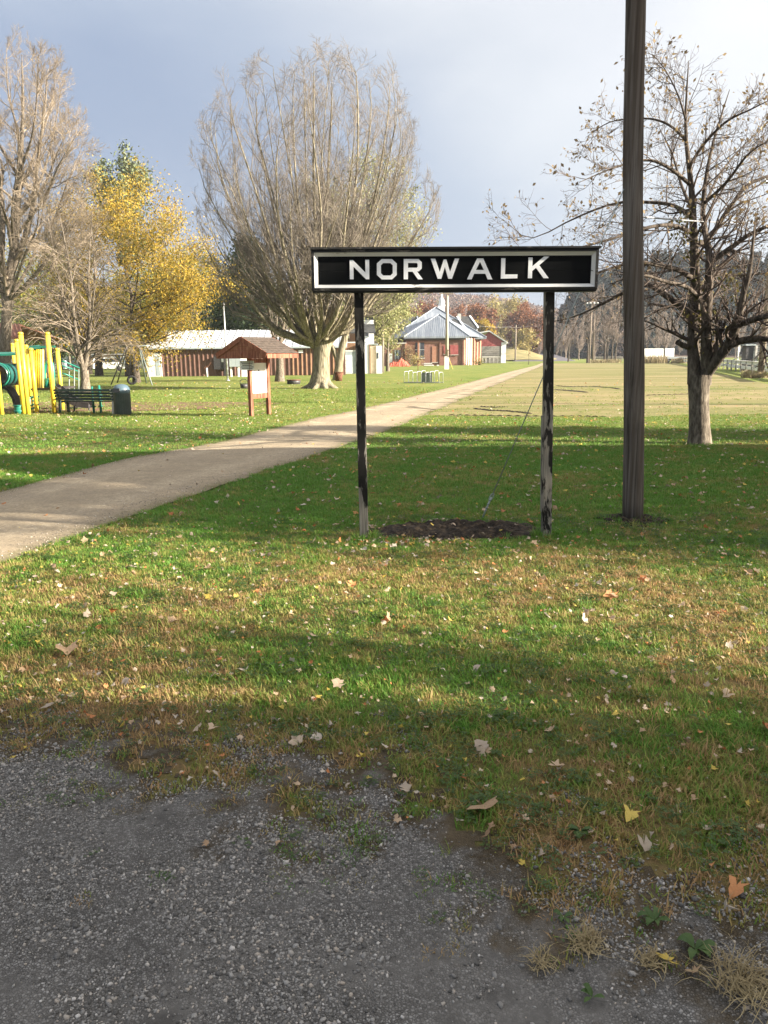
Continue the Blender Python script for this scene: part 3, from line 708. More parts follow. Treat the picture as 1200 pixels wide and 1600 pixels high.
special = [('tan', (755, 1272), .17, 'large crumpled tan leaf lying where the lawn meets the gravel'), ('orange', (953, 936), .13, 'salmon orange maple leaf lying flat in the browned grass'),
           ('orange', (1034, 1046), .12, 'curled peach coloured leaf standing up in the lawn'), ('tan', (105, 1022), .17, 'broad pale brown maple leaf on the sunlit grass'),
           ('yellow', (192, 1146), .09, 'yellow leaf at the shaded edge of the lawn above the gravel'), ('yellow', (565, 1194), .10, 'yellow green oval leaf in the shaded grass'),
           ('yellow', (1041, 1511), .11, 'yellow curled leaf beside a dry grass tuft on the gravel'), ('tan', (1081, 1530), .10, 'small tan leaf on the gravel close to the yellow curled leaf'),
           ('orange', (1150, 1396), .12, 'orange red leaf on the ragged turf edge by the gravel'), ('pale', (1135, 1427), .11, 'pinkish grey curled leaf just below the orange red leaf'),
           ('pale', (1005, 1331), .11, 'cream coloured curled leaf in green weeds at the lawn edge'), ('tan', (760, 1318), .08, 'narrow light tan leaf lying below the large crumpled leaf'),
           ('tan', (868, 1207), .12, 'flat pale brown leaf in the shaded turf'), ('pale', (495, 1161), .09, 'upright whitish leaf in the shaded turf'), ('tan', (1150, 1012), .10, 'light brown leaf in grass below the browned patch'),
           ('orange', (1196, 1146), .13, 'orange brown leaf in rusty grass at the edge of view'), ('pale', (632, 1243), .09, 'pale pink leaf on the bare strip by the gravel'), ('tan', (861, 1150), .10, 'peach and yellow leaf at the sun and shade border')]
for i, (kd, px, sz, lb) in enumerate(special):
    p = gp(*px); put_leaf(kd, [1, 2, 4, 5, 3][i % 5], p.x, p.y, sz*(.92 if i in (0, 1, 3) else .64), lb, None, .4)
cnt = 0
GRP = 'small fallen leaves dotted over the near lawn'
kinds = ['tan']*9 + ['pale']*9 + ['orange']*3 + ['yellow']*1
while cnt < 270:
    x = rl.uniform(-4.8, 4.8); y = math.sqrt(rl.uniform(2.4**2, 8.6**2))
    if abs(x) > .53*y: continue
    m_ = lot_mask(np.array([x]), np.array([y]))[0]
    if m_ > .1 and rl.random() < .93: continue
    if inpoly(np.array([x]), np.array([y]), PATH_S)[0] and rl.random() < .85: continue
    kd = kinds[rl.integers(len(kinds))]
    lb = {'tan': 'small tan fallen leaf curled up in the near grass', 'pale': 'small whitish fallen leaf lying in the near grass', 'orange': 'small rusty orange fallen leaf in the near grass', 'yellow': 'small yellow fallen leaf in the near grass'}[kd]
    put_leaf(kd, int(rl.integers(7)), x, y, rl.uniform(.035, .085), lb, GRP + ', ' + kd, .45); cnt += 1
# the rest of the litter
r = np.random.default_rng(23)
protos = []
for k_ in ('tan', 'pale', 'orange', 'tan', 'pale', 'yellow'):
    for i in (1, 3, 5): protos.append(bpy.data.objects.new('l', LEAF[k_][i]))
x1, y1 = wedge(2.5, 9, 60, r); x2, y2 = wedge(9, 30, 8, r); x3, y3 = wedge(30, 60, .8, r)
x = np.r_[x1, x2, x3]; y = np.r_[y1, y2, y3]; s = np.r_[r.uniform(.014, .040, len(x1)), r.uniform(.035, .085, len(x2)), r.uniform(.08, .13, len(x3))]
# a drift caught in front of the soil bed
xd = r.normal(soil_c.x-.5, soil_a*.42, 240); yd = r.normal(soil_c.y-.46, .10, 240); x = np.r_[x, xd]; y = np.r_[y, yd]; s = np.r_[s, r.uniform(.02, .060, 240)*(r.random(240) < .5)]
k = (lot_mask(x, y) < .25) & (~inpoly(x, y, PATH_S) | (r.random(len(x)) < .15)) & (~inpoly(x, y, INF[:, :2]) | (r.random(len(x)) < .2))
k &= (((x-soil_c.x)/soil_a)**2+((y-soil_c.y)/soil_b)**2 > .85) | (r.random(len(x)) < .15)
x, y, s = x[k], y[k], s[k]
z = np.array([soil_z(a, c) for a, c in zip(x, y)]) + .022 + s*.12
scatter('leaf_litter', np.stack([x, y, z], 1), np.stack([r.normal(0, .4, len(x)), r.normal(0, .4, len(x)), r.uniform(0, 6.28, len(x))], 1), s, r.integers(0, len(protos), len(x)), protos, label='small fallen leaves strewn across the lawn', cat='leaves')

# ---- dry tufts and weeds on the gravel
def tuft(px, rad, h, n, label, m='dry_grass', name='dry_grass_tuft', w=.0022, cat='grass tuft', seed=1):
    p = gp(*px); r_ = np.random.default_rng(seed); V = []; F = []
    for i in range(n):
        a = r_.normal(.6+seed, 1.1) if r_.random() < .55 else r_.random()*6.283; d0 = 0; ox, oy = r_.normal(0, rad*.28, 2); L = rad*r_.uniform(.25, 1.05)*r_.uniform(.6, 1); hh = h*r_.uniform(.15, 1.0)*(1-.5*r_.random()); bend = r_.normal(0, .9)
        prev = None
        for q in range(5):
            t = q/4; ux, uy = math.cos(a+bend*t), math.sin(a+bend*t); xx = ox+ux*L*t; yy = oy+uy*L*t; zz = hh*math.sin(min(1, t*1.25)*math.pi*.62)
            ww = w*(1-t*.75); k0 = len(V); V += [(xx-uy*ww, yy+ux*ww, zz), (xx+uy*ww, yy-ux*ww, zz)]
            if q: F.append((k0-2, k0-1, k0+1, k0))
    o = link(name, npmesh(name, V, F), m, fix=False); o.location = (p.x, p.y, .012); return tag(o, label, cat)
tuft((918, 1480), .085, .055, 130, 'larger straw coloured grass tuft alone on the dark gravel', seed=2)
tuft((845, 1510), .075, .045, 70, 'small pale spiky grass tuft below the larger straw tuft', seed=3)
tuft((1165, 1545), .16, .085, 240, 'widest straw tuft, by the weeds at the edge of the gravel', seed=4)
tuft((1015, 1505), .08, .04, 80, 'flattened straw tuft beside the yellow leaf', seed=5)
def weed(px, n, L, label, seed):
    p = gp(*px); r_ = np.random.default_rng(seed); V = []; F = []
    for i in range(n):
        a = r_.random()*6.283; l = L*r_.uniform(.35, .95)*.8; w = l*r_.uniform(.16, .30); o = len(V); ux, uy = math.cos(a), math.sin(a); lift = r_.uniform(.15, .5)
        for t, ww in ((0.05, .12), (.4, .8), (.7, 1.0), (.88, .6)):
            for sgn in (-1, 0, 1): V.append((ux*l*t-uy*w*ww*sgn, uy*l*t+ux*w*ww*sgn, l*lift*math.sin(t*2.4)+(.012 if sgn else 0)*l*8*ww))
        V.append((ux*l, uy*l, l*lift*.5))
        for q in range(3):
            for c_ in range(2): F.append((o+q*3+c_, o+q*3+c_+1, o+q*3+c_+4, o+q*3+c_+3))
        F += [(o+9, o+10, o+12, o+12), (o+10, o+11, o+12, o+12)]
    me = bpy.data.meshes.new('weed'); me.from_pydata(V, [], [tuple(dict.fromkeys(f)) for f in F]); ob = link('weed', me, 'weed', smooth=True, fix=False); ob.location = (p.x, p.y, .015); tag(ob, label, 'weed')
weed((1022, 1445), 9, .085, 'broad leaved weed flat on the gravel below the cream leaf', 1)
weed((925, 1565), 7, .06, 'little weed with a small stone beside it on the dark gravel', 2)
weed((1085, 1490), 11, .10, 'spreading dock weed next to the widest straw tuft', 3)
weed((905, 1305), 12, .075, 'bright green weed clump at the lawn edge', 4)
weed((880, 1440), 8, .05, 'low green weed patch above the larger straw tuft', 5)
# ------------------------------------------------------------------ trees
def nrm(v): return v/np.maximum(np.linalg.norm(v, axis=-1, keepdims=True), 1e-9)
def spawn(r, P, Rd, n, t0, t1, ang, asd, L, lfall, lvar, up, wig, k, rr, rmin, lmul=None, droop=0.0):
    """children of many parent branches at once. P (N,K,3), Rd (N,K)"""
    N_, K = P.shape[:2]; idx = np.repeat(np.arange(N_), n); m = len(idx)
    s = (np.tile(np.arange(n), N_)+r.random(m))/n; t = t0+s*(t1-t0)
    f = t*(K-1); i = np.minimum(f.astype(int), K-2); w = (f-i)[:, None]
    pos = P[idx, i]*(1-w)+P[idx, i+1]*w; tan = nrm(P[idx, i+1]-P[idx, i]); rad = Rd[idx, i]*(1-w[:, 0])+Rd[idx, i+1]*w[:, 0]
    u = nrm(np.cross(tan, r.normal(size=(m, 3)))); th = np.clip(r.normal(ang, asd, m), .08, 1.7)[:, None]
    d = tan*np.cos(th)+u*np.sin(th)
    Lc = L*(1-lfall*s)*(1+lvar*r.uniform(-1, 1, m))
    if lmul is not None: Lc = Lc*lmul[idx]
    st = (Lc/(k-1))[:, None]; Q = np.zeros((m, k, 3)); Q[:, 0] = pos
    for j in range(1, k):
        d = nrm(d + np.array([0, 0, up - droop*j/k]) + wig*r.normal(size=(m, 3)))
        Q[:, j] = Q[:, j-1]+d*st
    r0 = np.maximum(rad*rr, rmin); RQ = r0[:, None]*np.linspace(1, .28, k)[None]
    return Q, np.maximum(RQ, rmin*.5), Lc
def tubes(sets):
    """sets: list of (P (N,k,3), R (N,k), sides) -> V, F quads"""
    VV = []; FF = []; b = 0
    for P, Rd, s in sets:
        N_, k = P.shape[:2]
        if N_ == 0: continue
        T_ = np.empty_like(P); T_[:, 1:-1] = P[:, 2:]-P[:, :-2]; T_[:, 0] = P[:, 1]-P[:, 0]; T_[:, -1] = P[:, -1]-P[:, -2]; T_ = nrm(T_)
        av = nrm(P[:, -1]-P[:, 0]); ref = np.where(np.abs(av[:, 2:3]) < .8, np.array([[0, 0, 1.]]), np.array([[1., 0, 0]]))
        u = np.cross(av, ref)[:, None, :]; u = nrm(u-T_*(u*T_).sum(-1, keepdims=True)); v = np.cross(T_, u)
        a = 2*math.pi*np.arange(s)/s
        ring = P[:, :, None]+Rd[:, :, None, None]*(u[:, :, None]*np.cos(a)[None, None, :, None]+v[:, :, None]*np.sin(a)[None, None, :, None])
        VV.append(ring.reshape(-1, 3))
        base = b+(np.arange(N_)*k*s)[:, None, None]+(np.arange(k-1)*s)[None, :, None]; j = np.arange(s); j2 = (j+1) % s
        FF.append(np.stack([base+j, base+j2, base+s+j2, base+s+j], -1).reshape(-1, 4)); b += N_*k*s
    return np.concatenate(VV), np.concatenate(FF)
def poly(pts, rad, k=None):
    """resample a drawn limb smoothly to k points -> (1,k,3),(1,k)"""
    P = np.array([tuple(p) for p in pts], float); n = len(P); k = k or max(6, n*3)
    t = np.arange(n); q = np.linspace(0, n-1, k)
    Q = []
    for a in q:   # Catmull-Rom
        i = min(int(a), n-2); f = a-i; p0 = P[max(i-1, 0)]; p1 = P[i]; p2 = P[i+1]; p3 = P[min(i+2, n-1)]
        Q.append(.5*((2*p1)+(-p0+p2)*f+(2*p0-5*p1+4*p2-p3)*f*f+(-p0+3*p1-3*p2+p3)*f**3))
    rad = np.interp(q, np.linspace(0, n-1, len(rad)), rad)
    return np.array(Q)[None], rad[None]
def leaves(r, pts, n, spread, size, droop=.2):
    """n leaf-sized faces spread about the points"""
    c = pts[r.integers(0, len(pts), n)]+r.normal(0, spread, (n, 3))
    a = nrm(r.normal(size=(n, 3))+np.array([0, 0, -droop])); b = nrm(np.cross(a, r.normal(size=(n, 3)))); s = size*r.uniform(.6, 1.35, (n, 1))
    nn = np.cross(a, b)
    V = np.stack([c-a*s*.5, c+b*s*.3+nn*s*.08, c+a*s*.55, c-b*s*.3+nn*s*.08], 1).reshape(-1, 3)
    return V, np.arange(n*4).reshape(-1, 4)
def trunk_part(sets, m, par, name='trunk'):
    V, F = tubes(sets); return link(name, npmesh(name, V, F), m, par, smooth=True, fix=False)
def flare(k, r0, r1, fl=.55, h=.18):
    z = np.linspace(0, 1, k); return r0+(r1-r0)*z+r0*fl*np.exp(-z/h)

def leafy_tree(name, label, H, cr, m_leaf, m_bark, m_twig, seed, base_h=.25, nleaf=14000, lsize=.22, shape='round', tr=.02, group=None, spread=.5, up=.10, n1=22, droop=0, cat='tree', leaf_name='crown', k2=9, lang=1.0):
    r = np.random.default_rng(seed); root = thing(name, label, cat, (0,0,0), 0, group)
    tp = np.array([[r.normal(0, .012)*H*z, r.normal(0, .012)*H*z, z*H*.93] for z in np.linspace(0, 1, 9)]); tp[0] = (0, 0, -.1)
    TP = tp[None]; TR = (flare(9, H*tr, H*tr*.12, .5, .07))[None]
    P1, R1, L1 = spawn(r, TP, TR, n1, base_h, .97, lang, .2, cr*1.15, 0, .2, up, .10, 6, .5, .02)
    # crown outline
    zf = (P1[:, 0, 2]/H-base_h)/(1-base_h)
    prof = {'round': np.sqrt(np.clip(1-(zf*1.9-.85)**2, .06, 1)), 'cone': np.clip(1.05-zf, .08, 1), 'oval': np.sqrt(np.clip(1-(zf*2-1.0)**2, .08, 1))*.9+.1, 'vase': np.clip(.35+zf*.75, 0, 1)}[shape]
    P1 = P1[:, :1]+(P1-P1[:, :1])*prof[:, None, None]
    P2, R2, L2 = spawn(r, P1, R1, k2, .25, 1.0, .75, .25, cr*.42, .35, .3, up, .14, 5, .6, .012, prof)
    P3, R3, L3 = spawn(r, P2, R2, 4, .25, 1.0, .75, .3, cr*.2, .3, .3, 0, .2, 3, .6, .008, None)
    trunk_part([(TP, TR, 9), (P1, R1, 5), (P2, R2, 3)], m_bark, root)
    V, F = tubes([(P3, R3, 3)])
    tw = link('twigs', npmesh('twigs', V, F), m_twig, root, fix=False)
    if nleaf:
        pts = np.concatenate([P3[:, 1:].reshape(-1, 3), P2[:, 2:].reshape(-1, 3)])
        V, F = leaves(r, pts, nleaf, spread, lsize, .2+droop); me = npmesh(leaf_name, V, F)
        link(leaf_name, me, m_leaf, root, fix=False)
    return root
def conifer(name, label, H, cr, m_leaf, seed, group=None, base_h=.12, nleaf=9000, lsize=.35, tr=.016, openness=.25):
    r = np.random.default_rng(seed); root = thing(name, label, 'tree', (0,0,0), 0, group)
    tp = np.array([[0, 0, z*H] for z in np.linspace(0, 1, 8)]); TP = tp[None]; TR = flare(8, H*tr, H*tr*.08, .3, .05)[None]
    P1, R1, L1 = spawn(r, TP, TR, 70, base_h, .985, 1.35, .15, cr, 0, .25, .035, .06, 5, .35, .015)
    zf = (P1[:, 0, 2]/H-base_h)/(1-base_h); prof = np.clip((1.02-zf)**.75, .07, 1)*(1-openness*r.random(len(zf)))
    P1 = P1[:, :1]+(P1-P1[:, :1])*prof[:, None, None]
    trunk_part([(TP, TR, 7), (P1, R1, 3)], 'bark_dark', root)
    pts = np.concatenate([P1[:, 1:].reshape(-1, 3), (P1[:, 1:]*.5+P1[:, :-1]*.5).reshape(-1, 3)])
    V, F = leaves(r, pts, nleaf, cr*.09, lsize, .4); link('crown', npmesh('crown', V, F), m_leaf, root, fix=False)
    return root
def place(root, px, py_base, d=None, label=None, rz=0.0, scale=1.0):
    p = gp(px, py_base) if d is None else at(px, py_base, d); root.location = (p.x, p.y, 0.0); root.rotation_euler = (0, 0, rz); root.scale = (scale,)*3 if not hasattr(scale, '__len__') else scale
    return root
def height(px, py_base, py_top):
    p = gp(px, py_base); return at(px, py_top, p.y).z

# --- the bare maple behind the sign, limbs fanned like a vase
def big_maple():
    r = np.random.default_rng(42); p0 = gp(501, 607); d = p0.y
    root = thing('maple_tree', 'large bare maple with a fan of upright limbs, standing behind the sign', 'tree', (p0.x, p0.y, 0))
    L = lambda px, py, dy=0.0: np.array(at(px, py, d+dy)-p0)
    zf = L(503, 532)[2]
    TP, TR = poly([L(500, 608), L(501, 585), L(502, 560), L(504, 534)], [.78, .54, .47, .56], 14)
    roots = []
    for a in np.arange(0, 6.28, .7):
        q = np.array([math.cos(a+.2), math.sin(a+.2), 0]); roots.append(poly([q*.30+[0,0,.65], q*.62+[0,0,.18], q*(1.15+.25*math.sin(a*5))+[0,0,-.12]], [.22, .18, .08], 6))
    limbs = []
    targets = [(300, 330, 3), (290, 250, -2), (305, 180, 2), (340, 130, -3), (375, 100, 3), (420, 85, -2), (455, 78, 2), (490, 80, -4), (525, 72, 3), (560, 78, -1), (595, 88, 3), (620, 112, -3), (640, 160, 2), (650, 215, -2), (655, 260, 3),
               (695, 300, -2), (690, 345, 1), (480, 150, -6), (430, 200, -7), (560, 190, -7), (500, 210, 7), (390, 260, 7), (600, 260, 6), (300, 420, -3), (280, 370, 2), (330, 470, 3), (600, 420, -5), (640, 400, 4), (450, 300, -7), (540, 300, -7), (360, 330, -6)]
    targets = [(497+(x_-497)*.96, 345+(y_-345)*.97, d_) for x_, y_, d_ in targets]
    targets += [(tx+r.normal(0, 20), max(85, ty+r.normal(0, 22)), -dy+r.normal(0, 3)) for tx, ty, dy in targets if ty < 345]
    for i, (tx, ty, dy) in enumerate(targets):
        E = L(tx, ty, dy*.9); side = (tx-503)/200.0
        S = np.array([r.normal(0, .2)+side*.25, dy*.03, zf-.15+r.uniform(-.25, .2)])
        hz = E[2]-S[2]; c1 = S+np.array([(E[0]-S[0])*.30, (E[1]-S[1])*.33, hz*.18]); c2 = S+np.array([(E[0]-S[0])*.66, (E[1]-S[1])*.68, hz*.55])
        if ty > 380: c1 = S+(E-S)*np.array([.3, .3, .05])+[0, 0, .35]; c2 = S+(E-S)*.65+[0, 0, .55]
        ln = np.linalg.norm(E-S); r0 = (.065+.0068*ln*r.uniform(.7, 1.3))*(1 if i < 31 else .6)
        limbs.append(poly([S, c1+r.normal(0, .22, 3), c2+r.normal(0, .3, 3), E], [r0*1.35, r0*.75, r0*.36, .010], 18))
    LP = np.concatenate([l[0] for l in limbs]); LR = np.concatenate([l[1] for l in limbs]); ll = np.linalg.norm(LP[:, -1]-LP[:, 0], axis=1)*np.where(LP[:, -1, 2] < L(500, 370)[2], .50, 1.0)
    P1, R1, L1 = spawn(r, LP, LR, 12, .26, 1.0, .52, .18, .30, .5, .3, .06, .07, 8, .48, .012, ll)
    P2, R2, L2 = spawn(r, P1, R1, 10, .12, .98, .58, .2, .46, .4, .3, .05, .08, 6, .5, .008, L1)
    P3, R3, L3 = spawn(r, np.concatenate([P2]), R2, 4, .15, 1.0, .62, .2, .60, .3, .3, .04, .10, 3, .6, .0075, L2)
    ec = L(493, 300); er = 1.05*np.array([np.linalg.norm(L(695, 300)-L(290, 300))/2, np.linalg.norm(L(695, 300)-L(290, 300))/2, L(493, 78)[2]-ec[2]])
    for Q in (LP, P1, P2, P3):
        v = (Q-ec)/np.where(Q[..., 2:3] > ec[2], er, er*[1.08, 1.08, 1.5]); q_ = np.linalg.norm(v, axis=-1, keepdims=True); lim_ = .80+.05*np.sin(v[..., :1]*9)*np.cos(v[..., 1:2]*7)
        Q[...] = ec+(Q-ec)*np.where(q_ > lim_, (lim_+(q_-lim_)*.48)/np.maximum(q_, 1e-6), 1)
    trunk_part([(TP, TR, 18), (LP, LR, 8)]+[(q[0], q[1], 7) for q in roots], 'bark_big', root)
    V, F = tubes([(P1, R1, 5)]); link('branches', npmesh('branches', V, F), 'twig_tan', root, smooth=True, fix=False)['kind'] = 'stuff'
    V, F = tubes([(P2, R2, 3), (P3, R3, 3)]); link('twigs', npmesh('twigs', V, F), 'twig_tan', root, fix=False)
    return root
big_maple()

# --- near tree on the right, drawn limb by limb
def right_tree():
    r = np.random.default_rng(5); p0 = gp(1094, 693); d = p0.y
    root = thing('crabapple_tree', 'forked dark tree right of the pole with a few dead leaves at its tips', 'tree', (p0.x, p0.y, 0))
    L = lambda px, py, dy=0.0: np.array(at(px, py, d+dy)-p0)
    trunk = poly([L(1093, 696), L(1093, 670), L(1092, 630), L(1092, 585)], [.265, .215, .20, .23], 16)
    main = [([L(1084, 600), L(1084, 560), L(1083, 520), L(1086, 440), L(1083, 350), L(1080, 290), L(1071, 200), L(1076, 95)], [.135, .125, .115, .10, .075, .058, .032, .006]),
            ([L(1101, 600), L(1104, 560, -.2), L(1104, 500, -.3), L(1108, 430, -.4), L(1108, 395, -.3), L(1098, 330, -.1), L(1110, 240, 0), L(1140, 140, .3)], [.135, .12, .105, .085, .07, .05, .03, .006]),
            ([L(1100, 588), L(1118, 565, -.3), L(1140, 535, -.6), L(1152, 505, -.8), L(1160, 465, -1.0), L(1172, 420, -1.1), L(1180, 340, -1.2)], [.13, .115, .10, .08, .06, .04, .008]),
            ([L(1137, 540, -.6), L(1165, 531, -.8), L(1195, 529, -1.0), L(1235, 540, -1.2), L(1290, 545, -1.3)], [.075, .07, .062, .045, .012]),
            ([L(1152, 508, -.8), L(1185, 497, -1.2), L(1220, 488, -1.5), L(1290, 465, -2)], [.07, .06, .05, .012]),
            ([L(1083, 497), L(1062, 478, .2), L(1035, 458, .3), L(1005, 444, .5), L(960, 465, .8), L(905, 492, 1.0), L(862, 503, 1.0)], [.085, .075, .062, .05, .034, .02, .005]),
            ([L(1085, 437), L(1060, 422, -.3), L(1030, 415, -.5), L(990, 410, -.8), L(930, 428, -1.0), L(870, 452, -1.1)], [.06, .052, .042, .032, .02, .005]),
            ([L(1083, 385), L(1108, 372, .3), L(1140, 325, .6), L(1175, 285, .8), L(1250, 262, 1)], [.065, .055, .045, .035, .010]),
            ([L(1110, 410, -.3), L(1145, 385, -.5), L(1180, 362, -.7), L(1260, 330, -1)], [.06, .05, .04, .012]),
            ([L(1083, 342), L(1055, 322, .5), L(1015, 316, .8), L(960, 318, 1), L(900, 340, 1.2), L(830, 372, 1.3), L(790, 345, 1.4)], [.05, .042, .034, .026, .018, .010, .003]),
            ([L(1078, 288), L(1045, 262, -.4), L(1010, 250, -.6), L(960, 262, -.8), L(905, 285, -1)], [.042, .034, .026, .018, .005]),
            ([L(1084, 365), L(1050, 352, -.6), L(1010, 356, -1), L(950, 375, -1.3), L(880, 392, -1.5), L(800, 402, -1.6)], [.045, .038, .03, .022, .012, .004]),
            ([L(1071, 218), L(1045, 195, .3), L(1010, 185, .5), L(955, 190, .6), L(915, 215, .7)], [.03, .024, .018, .012, .004]),
            ([L(1076, 262), L(1100, 225, -.5), L(1135, 190, -.8), L(1175, 170, -1), L(1215, 150, -1.1)], [.036, .028, .022, .014, .004]),
            ([L(1072, 190), L(1060, 150, -.2), L(1040, 110, -.3), L(1020, 85, -.4)], [.022, .016, .010, .004]),
            ([L(1100, 318, -.1), L(1135, 285, -.9), L(1170, 240, -1.4), L(1210, 215, -1.6)], [.036, .028, .02, .005]),
            ([L(1086, 450), L(1120, 430, .9), L(1160, 430, 1.6), L(1220, 425, 2.2)], [.05, .04, .03, .008]),
            ([L(1104, 480, -.3), L(1075, 450, -1.2), L(1040, 440, -1.9), L(1000, 430, -2.4), L(950, 445, -2.8)], [.05, .04, .03, .022, .006]),
            ([L(1083, 330), L(1065, 290, 1.2), L(1050, 240, 2.0), L(1030, 200, 2.4)], [.04, .03, .02, .005]),
            ([L(1098, 330, -.1), L(1120, 280, 1.4), L(1150, 240, 2.2), L(1190, 200, 2.6)], [.036, .028, .018, .005])]
    stub = poly([L(1082, 541), L(1070, 541, -.1), L(1058, 534, -.15)], [.062, .058, .052], 6)
    limbs = [poly(a, b_, 18) for a, b_ in main]
    LP = np.concatenate([l[0] for l in limbs]); LR = np.concatenate([l[1] for l in limbs])
    ll = np.minimum(np.linalg.norm(LP[:, -1]-LP[:, 0], axis=1), 4.0)*.5+.8
    P1, R1, L1 = spawn(r, LP, LR, 17, .12, .98, .85, .25, .46, .4, .3, .03, .12, 7, .40, .007, ll)
    P2, R2, L2 = spawn(r, P1, R1, 7, .2, 1.0, .85, .25, .45, .3, .35, .04, .14, 5, .6, .0045, L1)
    P3, R3, L3 = spawn(r, P2, R2, 4, .2, 1.0, .8, .3, .5, .2, .4, .04, .16, 4, .7, .0032, L2)
    V, F = tubes([trunk+(16,)]); link('trunk', npmesh('trunk', V, F), 'bark_sunlit_low', root, smooth=True, fix=False)
    V, F = tubes([(LP, LR, 9), stub+(9,)]); lb = link('limbs', npmesh('limbs', V, F), 'bark_sunlit_low', root, smooth=True, fix=False)
    V, F = tubes([(P1, R1, 4), (P2, R2, 3), (P3, R3, 3)]); link('twigs', npmesh('twigs', V, F), 'twig_dark', root, fix=False)
    tips = P3[:, -1]; top = tips[(tips[:, 2] > 4.2)]; low = tips[(tips[:, 2] < 4.0) & (tips[:, 0] > -.8)]
    far = tips[np.abs(tips[:, 0]+.3) > 1.7]
    V1, F1 = leaves(r, top, 1300, .04, .078, .8); V2, F2 = leaves(r, far, 700, .04, .075, .8)
    link('dead_leaves', npmesh('dead_leaves', np.concatenate([V1, V2]), np.concatenate([F1, F2+len(V1)])), 'leaf_dead', root, fix=False)
    pts = np.concatenate([np.array(q)[None] for q in [L(1108, 545), L(1105, 520), L(1088, 470), L(1090, 440), L(1085, 400), L(1070, 360), L(1068, 345), L(1108, 500), L(1140, 440), L(1150, 450), L(1085, 500)]])
    V, F = leaves(r, pts, 700, .16, .085, .5); link('ivy_leaves', npmesh('ivy_leaves', V, F), 'leaf_ivy', root, fix=False)
    return root
right_tree()

def bare_tree(name, label, H, cr, seed, m_bark, m_twig, base_h=.18, n=(16, 9, 7, 5), tr=.02, lang=.75, up=.16, group=None, leaders=3, droop=0.0, twig_r=.008, levels=3, l1=.75, tip_wig=.09):
    """leafless tree: a few leaders, upswept or drooping branches, fine twigs"""
    r = np.random.default_rng(seed); root = thing(name, label, 'tree', (0,0,0), 0, group)
    fk = H*base_h; TP, TR = poly([(0, 0, -.1), (r.normal(0, .05), r.normal(0, .05), fk*.5), (r.normal(0, .05), 0, fk)], [H*tr*1.5, H*tr, H*tr*.95], 8)
    ld = []
    for i in range(leaders):
        a = 6.283*i/leaders+r.uniform(-.4, .4); e = cr*(.28+.12*r.random())*(leaders > 1)
        ld.append(poly([(0, 0, fk-.15), (math.cos(a)*e*.45, math.sin(a)*e*.45, fk+(H-fk)*.25), (math.cos(a)*e*.8+r.normal(0, .2), math.sin(a)*e*.8, fk+(H-fk)*.6), (math.cos(a)*e, math.sin(a)*e, H*r.uniform(.93, 1))], [H*tr*.62, H*tr*.45, H*tr*.25, .015], 14))
    LP = np.concatenate([l[0] for l in ld]); LR = np.concatenate([l[1] for l in ld])
    P1, R1, L1 = spawn(r, LP, LR, n[0], .05, .96, lang, .18, cr*l1, .55, .25, up, .08, 9, .5, .016, None, droop)
    P2, R2, L2 = spawn(r, P1, R1, n[1], .15, 1.0, .6, .2, .42, .4, .3, up*.6, tip_wig, 6, .6, twig_r*1.2, L1, droop)
    S = [(TP, TR, 10), (LP, LR, 8), (P1, R1, 4)]
    trunk_part(S, m_bark, root)
    Q = [(P2, R2, 3)]
    if levels >= 3:
        P3, R3, L3 = spawn(r, P2, R2, n[2], .15, 1.0, .6, .2, .5, .3, .3, up*.4, tip_wig*1.1, 4, .7, twig_r, L2, droop); Q.append((P3, R3, 3))
        if levels >= 4:
            P4, R4, L4 = spawn(r, P3, R3, n[3], .2, 1.0, .6, .2, .6, .3, .3, 0, .1, 3, .8, twig_r*.9, L3, droop); Q.append((P4, R4, 3))
    V, F = tubes(Q); link('twigs', npmesh('twigs', V, F), m_twig, root, fix=False)
    return root
